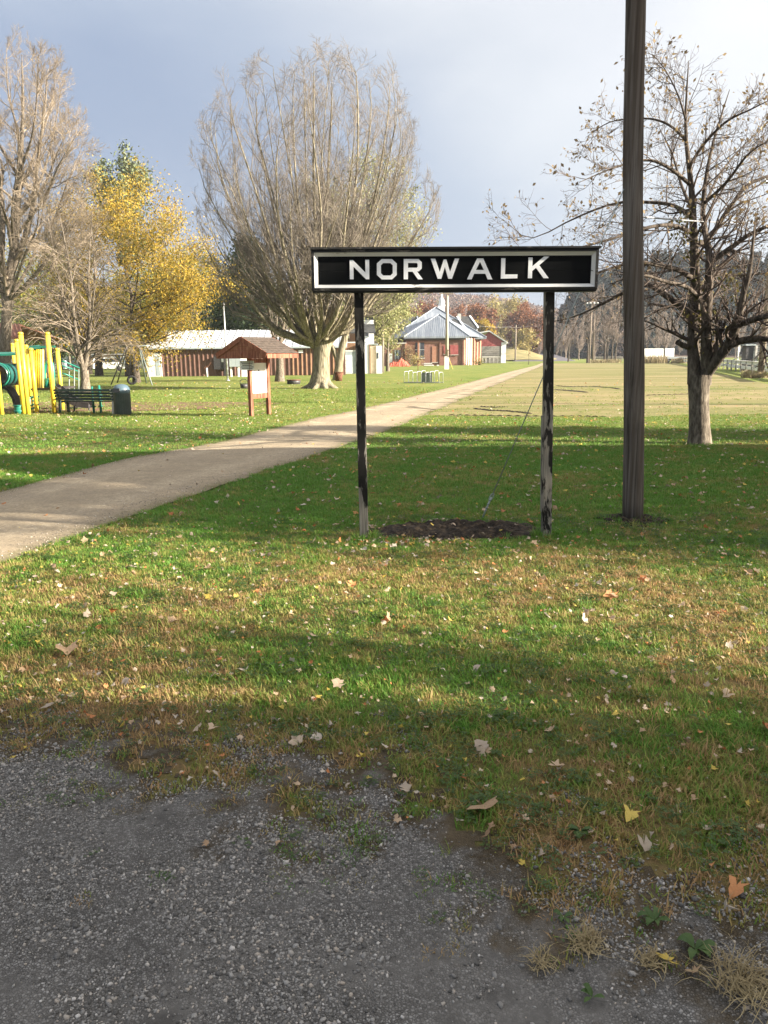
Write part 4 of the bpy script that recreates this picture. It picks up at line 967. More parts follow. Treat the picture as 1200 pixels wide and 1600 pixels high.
# tall bare tree at the left edge and the drooping one in front of the yellow tree
def tall_left():
    r = np.random.default_rng(19); p0 = gp(6, 607); d = p0.y
    root = thing('bare_tree', 'tallest bare tree at the left edge, behind the drooping twiggy tree', 'tree', (p0.x, p0.y, 0)); L = lambda px, py, dy=0.0: np.array(at(px, py, d+dy)-p0)
    T1 = poly([L(6, 609), L(8, 540), L(14, 450), L(24, 370), L(30, 280), L(36, 180), L(34, 85)], [.50, .36, .30, .24, .17, .09, .02], 20)
    T2 = poly([L(10, 480), L(2, 410), L(4, 330), L(-8, 230), L(-20, 110)], [.26, .22, .17, .10, .02], 18); T3 = poly([L(14, 440), L(48, 340), L(58, 260), L(70, 170), L(74, 110)], [.22, .16, .11, .07, .015], 18)
    tg = [(-60, 90, 2), (60, 82, -3), (95, 140, 2), (112, 190, -2), (126, 235, 3), (138, 285, -1), (128, 330, 2), (100, 365, -3), (-90, 160, -2), (-110, 240, 2), (-120, 310, -2), (10, 75, 3), (85, 120, 4), (120, 210, -4), (60, 300, -5), (30, 200, -5), (-40, 180, -5), (90, 270, 4)]
    lim = [T1, T2, T3]
    for x_, y_, d_ in tg:
        y0 = min(470, y_+r.uniform(150, 230)); S = L(14+(470-y0)*.07, y0); E = L(x_, y_, d_); m1 = S+(E-S)*np.array([.5, .5, .35]); ln = np.linalg.norm(E-S); r0 = .035+.010*ln
        lim.append(poly([S, m1+r.normal(0, .2, 3), S+(E-S)*np.array([.8, .8, .72])+r.normal(0, .2, 3), E], [r0, r0*.6, r0*.35, .012], 18))
    LP = np.concatenate([np.stack([np.interp(np.linspace(0, 1, 18), np.linspace(0, 1, q[0].shape[1]), q[0][0, :, c]) for c in range(3)], 1)[None] for q in lim]); LR = np.concatenate([np.interp(np.linspace(0, 1, 18), np.linspace(0, 1, q[1].shape[1]), q[1][0])[None] for q in lim]); ll = np.minimum(np.linalg.norm(LP[:, -1]-LP[:, 0], axis=1), 9)
    P1, R1, L1 = spawn(r, LP, LR, 16, .3, 1.0, .75, .2, .30, .55, .3, .06, .08, 8, .5, .014, ll); P2, R2, L2 = spawn(r, P1, R1, 9, .12, 1, .62, .2, .46, .4, .3, .05, .08, 6, .5, .010, L1); P3, R3, L3 = spawn(r, P2, R2, 6, .15, 1, .62, .2, .6, .3, .3, .03, .1, 4, .6, .009, L2)
    trunk_part([(LP, LR, 9)], 'bark_grey', root); V, F = tubes([(P1, R1, 4)]); link('branches', npmesh('branches', V, F), 'twig_brown', root, smooth=True, fix=False)['kind'] = 'stuff'; V, F = tubes([(P2, R2, 3), (P3, R3, 3)]); link('twigs', npmesh('twigs', V, F), 'twig_brown', root, fix=False)
tall_left()
t = bare_tree('bare_tree', 'drooping twiggy brown tree with a slim grey trunk beside the playground', height(134, 617, 310), 4.2, 12, 'bark_grey', 'twig_brown', .13, (22, 9, 6, 4), .024, 1.0, .16, None, 4, .42, .0075, 3, 1.05, .10)
place(t, 134, 614)
t = bare_tree('bare_tree', 'small bare tree with a pale trunk in front of the brown shed', height(437, 596, 420), 3.2, 13, 'bark_grey', 'twig_tan', .30, (14, 8, 5, 3), .034, .7, .15, None, 2, 0, .008, 3)
place(t, 437, 596)
# leaning tree behind the maple
def leaning():
    r = np.random.default_rng(9); p0 = gp(529, 594); d = p0.y; root = thing('leaning_tree', 'leaning tree with a mossy trunk just right of the large maple', 'tree', (p0.x, p0.y, 0))
    L = lambda px, py, dy=0.0: np.array(at(px, py, d+dy)-p0)
    T1 = poly([L(526, 598), L(530, 570), L(534, 545), L(541, 518), L(548, 480), L(556, 430), L(560, 380)], [.42, .32, .29, .26, .2, .12, .03], 16)
    T2 = poly([L(529, 568), L(522, 548), L(514, 530), L(512, 500)], [.24, .2, .16, .08], 16)
    LP = np.concatenate([T1[0], T2[0]]); LR = np.concatenate([T1[1], T2[1]])
    P1, R1, L1 = spawn(r, LP, LR, 12, .4, 1, .7, .2, 3.0, .4, .3, .1, .1, 7, .5, .015); P2, R2, L2 = spawn(r, P1, R1, 8, .2, 1, .6, .2, .45, .3, .3, .05, .1, 5, .6, .009, L1)
    P3, R3, L3 = spawn(r, P2, R2, 4, .2, 1, .6, .2, .45, .3, .3, .0, .1, 4, .6, .008, L2)
    trunk_part([(LP, LR, 10), (P1, R1, 4)], 'bark_big', root); V, F = tubes([(P2, R2, 3), (P3, R3, 3)]); link('twigs', npmesh('twigs', V, F), 'twig_tan', root, fix=False)
    V, F = leaves(r, P3[:, -1], 500, .2, .16); link('crown', npmesh('crown', V, F), 'leaf_pale', root, fix=False)
leaning()
# leafy trees
t = leafy_tree('yellow_maple', 'golden yellow autumn tree behind the drooping bare tree', 11.9, 6.6, 'leaf_yellow', 'bark_dark', 'twig_brown', 21, .14, 46000, .155, 'round', spread=.40, n1=38, lang=1.25, up=.05); place(t, 213, 588, 62)
t = leafy_tree('olive_maple', 'yellow green leafy tree over the left end of the shed', 9.6, 4.6, 'leaf_olive', 'bark_dark', 'twig_brown', 22, .16, 17000, .20, 'round', spread=.4); place(t, 262, 586, 82)
t = leafy_tree('olive_maple', 'dull olive tree half hidden behind the drooping bare tree', 10.5, 6.0, 'leaf_olive', 'bark_dark', 'twig_brown', 23, .16, 12000, .22, 'round', spread=.45); place(t, 75, 590, 84)
t = leafy_tree('willow_tree', 'pale yellow green leafy tree behind the sign and the maple', 18.5, 7.2, 'leaf_pale', 'bark_grey', 'twig_tan', 24, .13, 20000, .26, 'oval', spread=.5, droop=.5, n1=34); place(t, 575, 582, 92)
t = leafy_tree('willow_tree', 'lower pale leafy tree whose leaves hang above the brick chimney', 9.2, 3.9, 'leaf_pale', 'bark_grey', 'twig_tan', 25, .22, 9000, .24, 'round', spread=.4, droop=.8); place(t, 606, 578, 98)
t = conifer('pine_tree', 'dark broad pine behind the large bare maple', 15.5, 6.4, 'needles', 26, None, .14, 16000, .34, .018, .2); place(t, 392, 580, 96)
t = leafy_tree('dark_cedar', 'dark olive evergreen left of the large bare maple', 11.5, 4.6, 'needles', 'bark_dark', 'twig_dark', 27, .12, 13000, .26, 'round', spread=.5); place(t, 350, 580, 100)
t = leafy_tree('pine_tree', 'tall pale green pine top rising behind the golden tree', 27.0, 4.6, 'needles_lit', 'bark_dark', 'twig_brown', 28, .55, 9000, .42, 'round', .012, None, .4, .15, 26); place(t, 208, 575, 110)
# woods that close the view behind the shed, each trunk its own
GB = 'bare trees behind the brown shed'
fa = bare_tree('bare_tree', 'slim bare tree of the row behind the brown shed', 13, 3.2, 31, 'bark_grey', 'twig_grey', .25, (14, 7, 5, 3), .011, .5, .2, GB, 2, 0, .02, 3); place(fa, 318, 578, 105)
for px, dd, s in ((300, 112, .85), (334, 108, .78), (360, 118, .85), (30, 120, 1.15), (290, 125, .9), (420, 120, .9), (460, 125, .8), (110, 125, 1.2), (60, 130, 1.25)):
    p = at(px, 575, dd); dup(fa, (p.x, p.y, 0), px*.7, s)
GO = 'leafy olive trees behind the shed and the playground'
ol = leafy_tree('background_tree', 'olive green tree in the belt of trees behind the park', 11, 5.5, 'leaf_olive', 'bark_dark', 'twig_brown', 33, .14, 5000, .42, 'round', group=GO, spread=.6); place(ol, 320, 578, 128)
for px, dd, s in ((-30, 125, 1.0), (25, 135, 1.05), (95, 140, 1.1), (150, 135, 1.0), (235, 138, .95), (280, 140, .9), (365, 140, .9), (430, 145, .85), (490, 150, .8), (545, 150, .8), (-90, 120, 1.1), (-150, 118, 1.1)):
    p = at(px, 575, dd); dup(ol, (p.x, p.y, 0), px*.37, s)
dk = leafy_tree('background_tree', 'dark bushy tree low behind the playground', 7, 4.2, 'needles', 'bark_dark', 'twig_dark', 34, .10, 4500, .36, 'round', group='dark bushy trees low behind the playground', spread=.5); place(dk, 40, 580, 112)
for px, dd, s in ((5, 108, .9), (85, 112, 1.0), (-45, 105, 1), (225, 118, .8)):
    p = at(px, 575, dd); dup(dk, (p.x, p.y, 0), px*.37, s)
# park trees of which one sees the dark trunks between playground and shed
GT = 'park trees with dark trunks near the swing'
for i, (px, pb, w) in enumerate(((155, 587, .9), (203, 588, 1.0), (140, 585, .7))):
    p = gp(px, pb); rr = np.random.default_rng(70+i)
    o = thing('shade_tree', ['dark trunked tree left of the swing frame', 'thick dark trunked tree behind the tyre swing', 'slim dark trunked tree left of the other dark trunks'][i], 'tree', (p.x, p.y, 0), 0, GT)
    TP, TR = poly([(0,0,-.1), (.1,0,2.5), (.2,.1,5), (.1,.2,9)], [.55*w, .38*w, .3*w, .06], 12); P1, R1, L1 = spawn(rr, TP, TR, 12, .35, 1, .9, .2, 3.4, .4, .2, .1, .1, 6, .5, .02)
    trunk_part([(TP, TR, 9), (P1, R1, 4)], 'bark_dark', o); P2, R2, L2 = spawn(rr, P1, R1, 8, .2, 1, .7, .2, 1.3, .3, .3, .05, .12, 4, .6, .012)
    V, F = leaves(rr, P2[:, 1:].reshape(-1, 3), 3200, .3, .22); link('crown', npmesh('crown', V, F), 'leaf_olive' if i else 'leaf_yellow', o, fix=False)
# far side, beyond the brick hall
def far_leafy(px, pb, d, H, cr, ml, lb, seed, nl=5200, ls=.75, shape='round', nm='distant_tree', grp=None):
    t = leafy_tree(nm, lb, H, cr, ml, 'bark_dark', 'twig_grey', seed, .14, nl, ls, shape, spread=cr*.085, n1=24, k2=7, group=grp)
    p = at(px, pb, d); t.location = (p.x, p.y, 0); return t
def hz(px, py, d): return at(px, py, d).z
far_leafy(826, 562, 290, hz(824, 492, 290), 7.5, 'leaf_rust', 'broad rust red oak right of the small red shed', 81)
far_leafy(806, 562, 300, hz(806, 500, 300), 5, 'leaf_rust', 'smaller rust red oak overlapping the broad oak', 82)
far_leafy(787, 562, 320, hz(787, 480, 320), 9, 'leaf_gold', 'pale golden tree left of the rust red oak', 83)
far_leafy(752, 562, 280, hz(752, 490, 280), 6.0, 'leaf_rust', 'brown oak behind the dark dormer roof', 84)
far_leafy(756, 562, 262, hz(756, 503, 262), 3.6, 'leaf_yellow', 'bright yellow tree beside the hall roof', 85)
far_leafy(664, 562, 290, hz(664, 485, 290), 6.5, 'leaf_rust', 'dark red oak left of the white cupola', 86)
far_leafy(706, 562, 310, hz(706, 492, 310), 7, 'leaf_rust', 'dull red oak right of the white cupola', 87)
far_leafy(640, 562, 270, hz(640, 497, 270), 5, 'leaf_gold', 'light olive tree left of the hall roof', 88)
far_leafy(818, 560, 262, hz(818, 527, 262), 4.5, 'leaf_gold', 'low pale green bush on the bank under the oak', 89, 2200)
GF = 'bare trees in the far thicket'
fb = bare_tree('bare_tree', 'leafless grey brown tree in the thicket beyond the field', 17, 5, 91, 'twig_grey', 'twig_grey', .15, (16, 8, 5, 3), .010, .6, .16, GF, 3, 0, .045, 3)
p = at(860, 562, 300); fb.location = (p.x, p.y, 0)
rf = np.random.default_rng(12)
for px in list(range(838, 905, 7)) + list(range(905, 1240, 12)):
    dd = rf.uniform(265, 340); p = at(px+rf.uniform(-4, 4), 560, dd); dup(fb, (p.x, p.y, 0), rf.uniform(0, 6), rf.uniform(.55, .85)*(1.0 if px < 900 else 1.15))
# row of bare trees at the far end of the field
GR = 'row of bare trees at the far end of the field'
fc = bare_tree('bare_tree', 'bare dark trunked tree in the row at the far end of the field', 17, 4.6, 92, 'bark_dark', 'twig_grey', .22, (15, 8, 6, 3), .013, .75, .12, GR, 2, 0, .022, 3)
p = at(949, 560, 178); fc.location = (p.x, p.y, 0)
for px, dd, s, rz in ((918, 170, .95, 1), (927, 182, 1.0, 2), (944, 170, 1.0, 3.5), (956, 172, .85, 4.2), (962, 185, .9, 5), (1024, 175, .72, 1.4), (1037, 168, .72, 2.6), (1010, 185, .8, .4), (888, 205, .8, 3)):
    p = at(px, 560, dd); dup(fc, (p.x, p.y, 0), rz, s)
# wooded hills
def hill(name, pts, d, depth, m='hill'):
    """pts: (px, py) crest as seen; built as a real ridge"""
    V = []; F = []; n = len(pts); prof = [(-1, -2), (-.75, .25), (-.45, .62), (-.2, .88), (0, 1), (.3, .92), (1, .3)]
    for px, py in pts:
        c = at(px, py, d)
        for a, h in prof: V.append((c.x*(1+a*depth/d*.5), d+a*depth, max(c.z, .5)*h if h > 0 else -2))
    k = len(prof)
    for i in range(n-1):
        for j in range(k-1): F.append((i*k+j, (i+1)*k+j, (i+1)*k+j+1, i*k+j+1))
    me = bpy.data.meshes.new(name); me.from_pydata(V, [], F); o = link(name, me, m, smooth=True); tag(o, kind='structure')
    return np.array(V).reshape(n, k, 3)
H1 = hill('hill', [(-400, 500), (-200, 480), (0, 470), (200, 462), (420, 466), (560, 470), (640, 474), (700, 477), (760, 481), (810, 492), (850, 502), (900, 505), (1000, 500), (1300, 490)], 720, 260)
H2 = hill('hill', [(868, 540), (884, 510), (905, 485), (935, 468), (975, 455), (1020, 440), (1080, 432), (1150, 438), (1250, 440), (1500, 430)], 420, 110)
def on_hill(Vh, n, r, crest=.75):
    a = r.uniform(0, Vh.shape[0]-1.001, n); b = r.uniform(.2, 4.35, n); i = a.astype(int); j = b.astype(int); fa_ = (a-i)[:, None]; fb_ = (b-j)[:, None]
    return (Vh[i, j]*(1-fa_)+Vh[i+1, j]*fa_)*(1-fb_)+(Vh[i, j+1]*(1-fa_)+Vh[i+1, j+1]*fa_)*fb_
def crown_proto(seed, n, m, w, hgt, ls):
    r = np.random.default_rng(seed); c = nrm(r.normal(size=(400, 3)))*np.array([w, w, hgt*.45])*r.uniform(.55, 1, (400, 1))+np.array([0, 0, hgt*.55])
    V, F = leaves(r, c, n, w*.1, ls, 0)
    tv, tf = tubes([(np.array([[[0,0,-2],[0,0,hgt*.5],[0,0,hgt]]]), np.array([[.3, .2, .05]]), 4)])
    return proto('c', np.concatenate([tv, V]), np.concatenate([tf, F+len(tv)]), m)
M['wood_far'] = leafmat('distant_bare_woods', [(.105,.075,.065), (.15,.105,.09), (.19,.13,.105), (.22,.16,.12)], .05, .1)
r = np.random.default_rng(77)
protos = [crown_proto(i, 240, 'wood_far', 5.5, 13, 1.5) for i in range(4)] + [crown_proto(9, 240, 'leaf_rust', 5.5, 12, 1.5), crown_proto(10, 240, 'leaf_gold', 5, 11, 1.4)]
P = on_hill(H1, 3400, r); idx = r.choice(6, len(P), p=[.22, .22, .22, .2, .1, .04])
scatter('far_woods', P, np.stack([0*P[:, 0], 0*P[:, 0], r.uniform(0, 6, len(P))], 1), r.uniform(.55, 1.0, len(P)), idx, protos, label='hazy reddish brown woods covering the distant ridge', cat='woods')
def spruce_proto(seed):
    r = np.random.default_rng(seed); z = r.uniform(.08, 1, 420)**.8; a = r.uniform(0, 6.28, 420); rad = 3.6*(1-z)**.8*r.uniform(.5, 1, 420)
    c = np.stack([rad*np.cos(a), rad*np.sin(a), z*16], 1); V, F = leaves(r, c, 420, .2, 1.5, .5)
    tv, tf = tubes([(np.array([[[0,0,-2],[0,0,8],[0,0,16]]]), np.array([[.3, .2, .05]]), 4)])
    return proto('c', np.concatenate([tv, V]), np.concatenate([tf, F+len(tv)]), 'needles_dark')
protos = [spruce_proto(i) for i in range(4)] + [crown_proto(15, 240, 'wood_far', 5, 12, 1.4)]
P = on_hill(H2, 1500, r); idx = r.choice(5, len(P), p=[.22, .22, .22, .22, .12])
scatter('evergreen_woods', P, np.stack([0*P[:, 0], 0*P[:, 0], r.uniform(0, 6, len(P))], 1), r.uniform(.55, 1.0, len(P)), idx, protos, label='blue dark evergreen woods on the hillside at right', cat='woods')
# ------------------------------------------------------------------ station sign
def flat_letters(outlines, depth, bev=0.0):
    """outlines: list of closed 2-D loops (first outer, others holes) -> mesh in x,z with thickness -y"""
    cu = bpy.data.curves.new('letter', 'CURVE'); cu.dimensions = '2D'; cu.fill_mode = 'BOTH'; cu.extrude = depth/2
    for lp in outlines:
        sp = cu.splines.new('POLY'); sp.points.add(len(lp)-1); sp.use_cyclic_u = True
        for p, q in zip(sp.points, lp): p.co = (q[0], q[1], 0, 1)
    o = bpy.data.objects.new('letter', cu); me = bpy.data.meshes.new_from_object(o)
    bpy.data.objects.remove(o); bpy.data.curves.remove(cu)
    me.transform(Matrix.Rotation(math.pi/2, 4, 'X')); return me
def make_sign():
    pl = gp(569, 843); pr = gp(854, 838); d = (pl.y+pr.y)/2; bd = d-.05      # board front plane
    c = at(710, 421, bd); o = thing('station_sign', 'black wooden station sign with white block letters on two peeling posts', 'sign', (c.x, d, 0))
    loc = lambda px, py, y=bd: at(px, py, y)-o.location
    BL, BR, TR_, TL = loc(488.5, 455), loc(932, 455.5), loc(932, 386), loc(488.5, 391)
    w = (BR-BL).length; h = (TL-BL).length; cx = (BL+BR+TR_+TL)/4; ang = math.atan2(BR.z-BL.z+TR_.z-TL.z, BR.x-BL.x+TR_.x-TL.x)
    rot = Matrix.Rotation(-ang, 4, 'Y'); rot.translation = (cx.x, cx.y, cx.z)
    s = w/443.5                         # metres per photo pixel on the board
    def put(mb, name, m, par=o, smooth=False):
        ob = mb.build(name, m, par, smooth); ob.matrix_local = rot if par is o else Matrix(); return ob
    fw = 5.8*s; iw = 5.2*s
    # core panel of three boards
    pan = None
    zz = [-h/2+fw+iw*.4, -h/2+fw+iw*.4+.135, -h/2+fw+iw*.4+.275, h/2-fw-iw*.4]
    for i in range(3):
        q = MB().box((0, .022, (zz[i]+zz[i+1])/2), (w-2*fw, .03, zz[i+1]-zz[i]-.0016)); ob = put(q, 'plank', 'sign_black')
    def frame(name, m, a, b, y0, y1, ya):   # mitred moulding between outer rectangle inset a and inner inset b; front face from y0 (outer) to y1 (inner), back ya
        X0, Z0, X1, Z1 = w/2-a, h/2-a, w/2-b, h/2-b
        for sgn, hor in ((1, 1), (-1, 1), (1, 0), (-1, 0)):
            if hor: pr_ = [(-X0, sgn*Z0), (X0, sgn*Z0), (X1, sgn*Z1), (-X1, sgn*Z1)]
            else: pr_ = [(sgn*X0, Z0), (sgn*X0, -Z0), (sgn*X1, -Z1), (sgn*X1, Z1)]
            q = MB(); f = [(pr_[0][0], y0, pr_[0][1]), (pr_[1][0], y0, pr_[1][1]), (pr_[2][0], y1, pr_[2][1]), (pr_[3][0], y1, pr_[3][1])]
            bk = [(x, ya, z) for x, y, z in f]; q.add(f+bk, [(0,1,2,3), (7,6,5,4), (0,4,5,1), (1,5,6,2), (2,6,7,3), (3,7,4,0)]); put(q, name, m)
    frame('frame_rail', 'sign_frame', 0, fw*.72, -.038, -.044, .05)
    frame('bevel_strip', 'sign_white', fw*.72, fw*.72+iw, -.030, .002, .046)
    q = MB().box((0, 0, h/2+.0105), (w+.03, .13, .018)); put(q, 'top_cap', 'sign_frame')
    q = MB().box((0, .035, -h/2-.0085), (w-.01, .10, .014)); put(q, 'bottom_rail', 'sign_frame')
    # letters, measured on the photograph (pixels), block type with clipped corners
    zc = lambda px, py: ((px-710.2)*s, -(py-(421.5+(px-710.2)*math.tan(0)))*s)
    Ls = {
     'N': [[(547.3,435),(547.3,406.5),(552.5,406.5),(571.6,425),(571.6,406),(577.6,406),(577.6,435),(572.4,435),(553.2,416.2),(553.2,435)]],
     'O': [[(597,405),(613,405),(620.3,411.5),(620.3,428.5),(613,435.2),(597,435.2),(589.4,428.5),(589.4,411.5)], [(599.3,410.8),(595.8,414),(595.8,426),(599.3,429.4),(610.5,429.4),(614.1,426),(614.1,414),(610.5,410.8)]],
     'R': [[(631.2,435),(631.2,404.8),(654,404.8),(659.2,409.5),(659.2,418.8),(655,423),(652,423.3),(660.8,435),(653.4,435),(645,423.6),(637.8,423.6),(637.8,435)], [(637.8,410.6),(637.8,417.8),(651.2,417.8),(652.8,416.4),(652.8,412),(651.2,410.6)]],
     'W': [[(673,404.3),(680,404.3),(687.2,424),(693.2,405.4),(697.2,405.4),(703.2,424),(710.4,404),(717.2,404),(706.4,434.2),(700.6,434.2),(695.1,416.4),(689.8,434.2),(684,434.2)]],
     'A': [[(729.8,435),(745,403.8),(754.4,403.8),(769.2,435),(762,435),(758.2,426.6),(740.8,426.6),(737,435)], [(743.4,421),(755.8,421),(749.6,408.6)]],
     'L': [[(782.4,434),(782.4,403.6),(788.8,403.6),(788.8,427.6),(808.2,427.6),(808.2,433.4)]],
     'K': [[(824.6,433.2),(824.6,402.4),(831,402.4),(831,415.4),(848.4,401),(856.8,401),(841.6,413.8),(857,433.2),(849,433.2),(836.8,417.8),(831,422.4),(831,433.2)]]}
    sl = math.tan(ang)
    for ch in 'NORWALK':
        lp = [[((px-710.2)*s, -(py-421.3)*s - ((px-710.2)*s)*(.009+sl)*1.0) for px, py in loop] for loop in Ls[ch]]
        me = flat_letters(lp, .008); ob = link('letter', me, 'letter_white', o, fix=False); mm = rot.copy(); ob.matrix_local = mm @ Matrix.Translation((0, .0042, 0)); ob['label'] = 'white block letter ' + ch
    # posts: square timber, slightly out of plumb
    for (bx, by, tx, ty, wd, nm) in ((569, 845, 560, 448, 14.6, 0), (854.5, 840, 859, 448, 15, 1)):
        b0 = loc(bx, by, d+.02); t0 = loc(tx, ty, d+.02); b0.z = -.06; t0.z += .12
        b0.y = t0.y = .055
        ww = wd*s; mb = MB(); nseg = 9
        for i in range(nseg+1):
            p = b0.lerp(t0, i/nseg); j = [random.uniform(-.0025, .0025) for _ in range(8)]
            k = ww/2
            mb.v += [(p.x-k+j[0], p.y-k+j[1], p.z), (p.x+k+j[2], p.y-k+j[3], p.z), (p.x+k+j[4], p.y+k+j[5], p.z), (p.x-k+j[6], p.y+k+j[7], p.z)]
            if i:
                a = (i-1)*4
                mb.f += [(a+q, a+(q+1) % 4, a+4+(q+1) % 4, a+4+q) for q in range(4)]
        mb.f += [(3,2,1,0), tuple(nseg*4+q for q in range(4))]
        po = mb.build('post', 'post_black', o)
        md = po.modifiers.new('bevel', 'BEVEL'); md.width = .006; md.segments = 2
        if nm:
            q = MB(); a = loc(848.2, 800, d+.02); e = loc(849.6, 650, d+.02); a.y = e.y = .05; q.bar(a, e, .03, .07, (0, 1, 0)); q.build('splice_board', 'post_black', o)
    return o
make_sign()

# ------------------------------------------------------------------ foreground pole and its guy wire
pb = gp(988.5, 815); pd = pb.y
pole = thing('utility_pole', 'tall weathered grey wooden utility pole right of the sign', 'utility pole', (pb.x, pb.y, 0))
top = at(992, 0, pd); H0 = 9.5; lean = (top.x-pb.x)/top.z
s_ = pd/1200*1.02
mb = MB(); zs = np.linspace(-.1, H0, 28); ptsp = [(lean*z+.012*math.sin(z*1.3), .006*math.sin(z*2), z) for z in zs]
rs = [max(.055, (31.5/2-(z/top.z)*2.3)*s_*1.0)*(1+.012*math.sin(z*5)) for z in zs]
mb.tube(ptsp, rs, 28); mb.build('shaft', 'pole', pole, True)
MB().bar((lean*9.1-1.2, -.16, 9.1), (lean*9.1+1.2, -.16, 9.1), .09, .115).build('crossarm', 'pole_far', pole)
for dx in (-1.05, -.45, .45, 1.05):
    MB().lathe([(.02, 0), (.02, .06), (.05, .07), (.06, .11), (.04, .16), (.055, .19), (.02, .23)], 10, (lean*9.1+dx, -.16, 9.155)).build('insulator', 'cool_grey', pole, True)
q = MB()
for i in range(26):
    a = i*.2417; 
    for k in range(3): r1 = .17+.075*k; q.lathe([(.05, -.01), (.045, .014*(3-k)), (.012, .02*(3-k))], 6, (pb.x+r1*math.cos(a+k*.5)*(1+.2*math.sin(5*a)), pb.y+r1*math.sin(a+k*.5), float(gz(pb.x, pb.y))))
tag(q.build('loose_soil', 'soil', None, True), kind='stuff', label='dark loose soil heaped round the foot of the pole', cat='soil')
gb = gp(753, 811); gt = Vector((pb.x+lean*3.75-.11, pb.y-.03, at(985, 296, pd).z))
guy = thing('guy_wire', 'thin slanting guy cable anchored in the soil between the sign posts', 'guy wire', (gb.x, gb.y, 0))
L0 = lambda v: Vector(v)-guy.location
a0 = L0(gb)+Vector((-.02, 0, -.05)); e0 = L0(gt); dr = (e0-a0).normalized()
MB().tube([a0+dr*.35, a0.lerp(e0, .5), e0], .0065, 6).build('cable', 'guy', guy, True)
MB().tube([a0, a0+dr*.34], .010, 8).build('anchor_rod', 'guy', guy, True)
mb = MB()
for i in range(3): mb.tube([a0+dr*(.20+.05*i)+Vector((.012*math.cos(a), .012*math.sin(a), 0)) for a in np.linspace(0, 5.5, 8)], .006, 5)
mb.build('clamp', 'steel_green', guy, True)
mb = MB(); loop = [a0+dr*(.34+.05*math.cos(a))+Vector((.022*math.sin(a), 0, .005*math.sin(a))) for a in np.linspace(0, 6.28, 14)]; mb.tube(loop, .006, 6); mb.build('thimble', 'guy', guy, True)

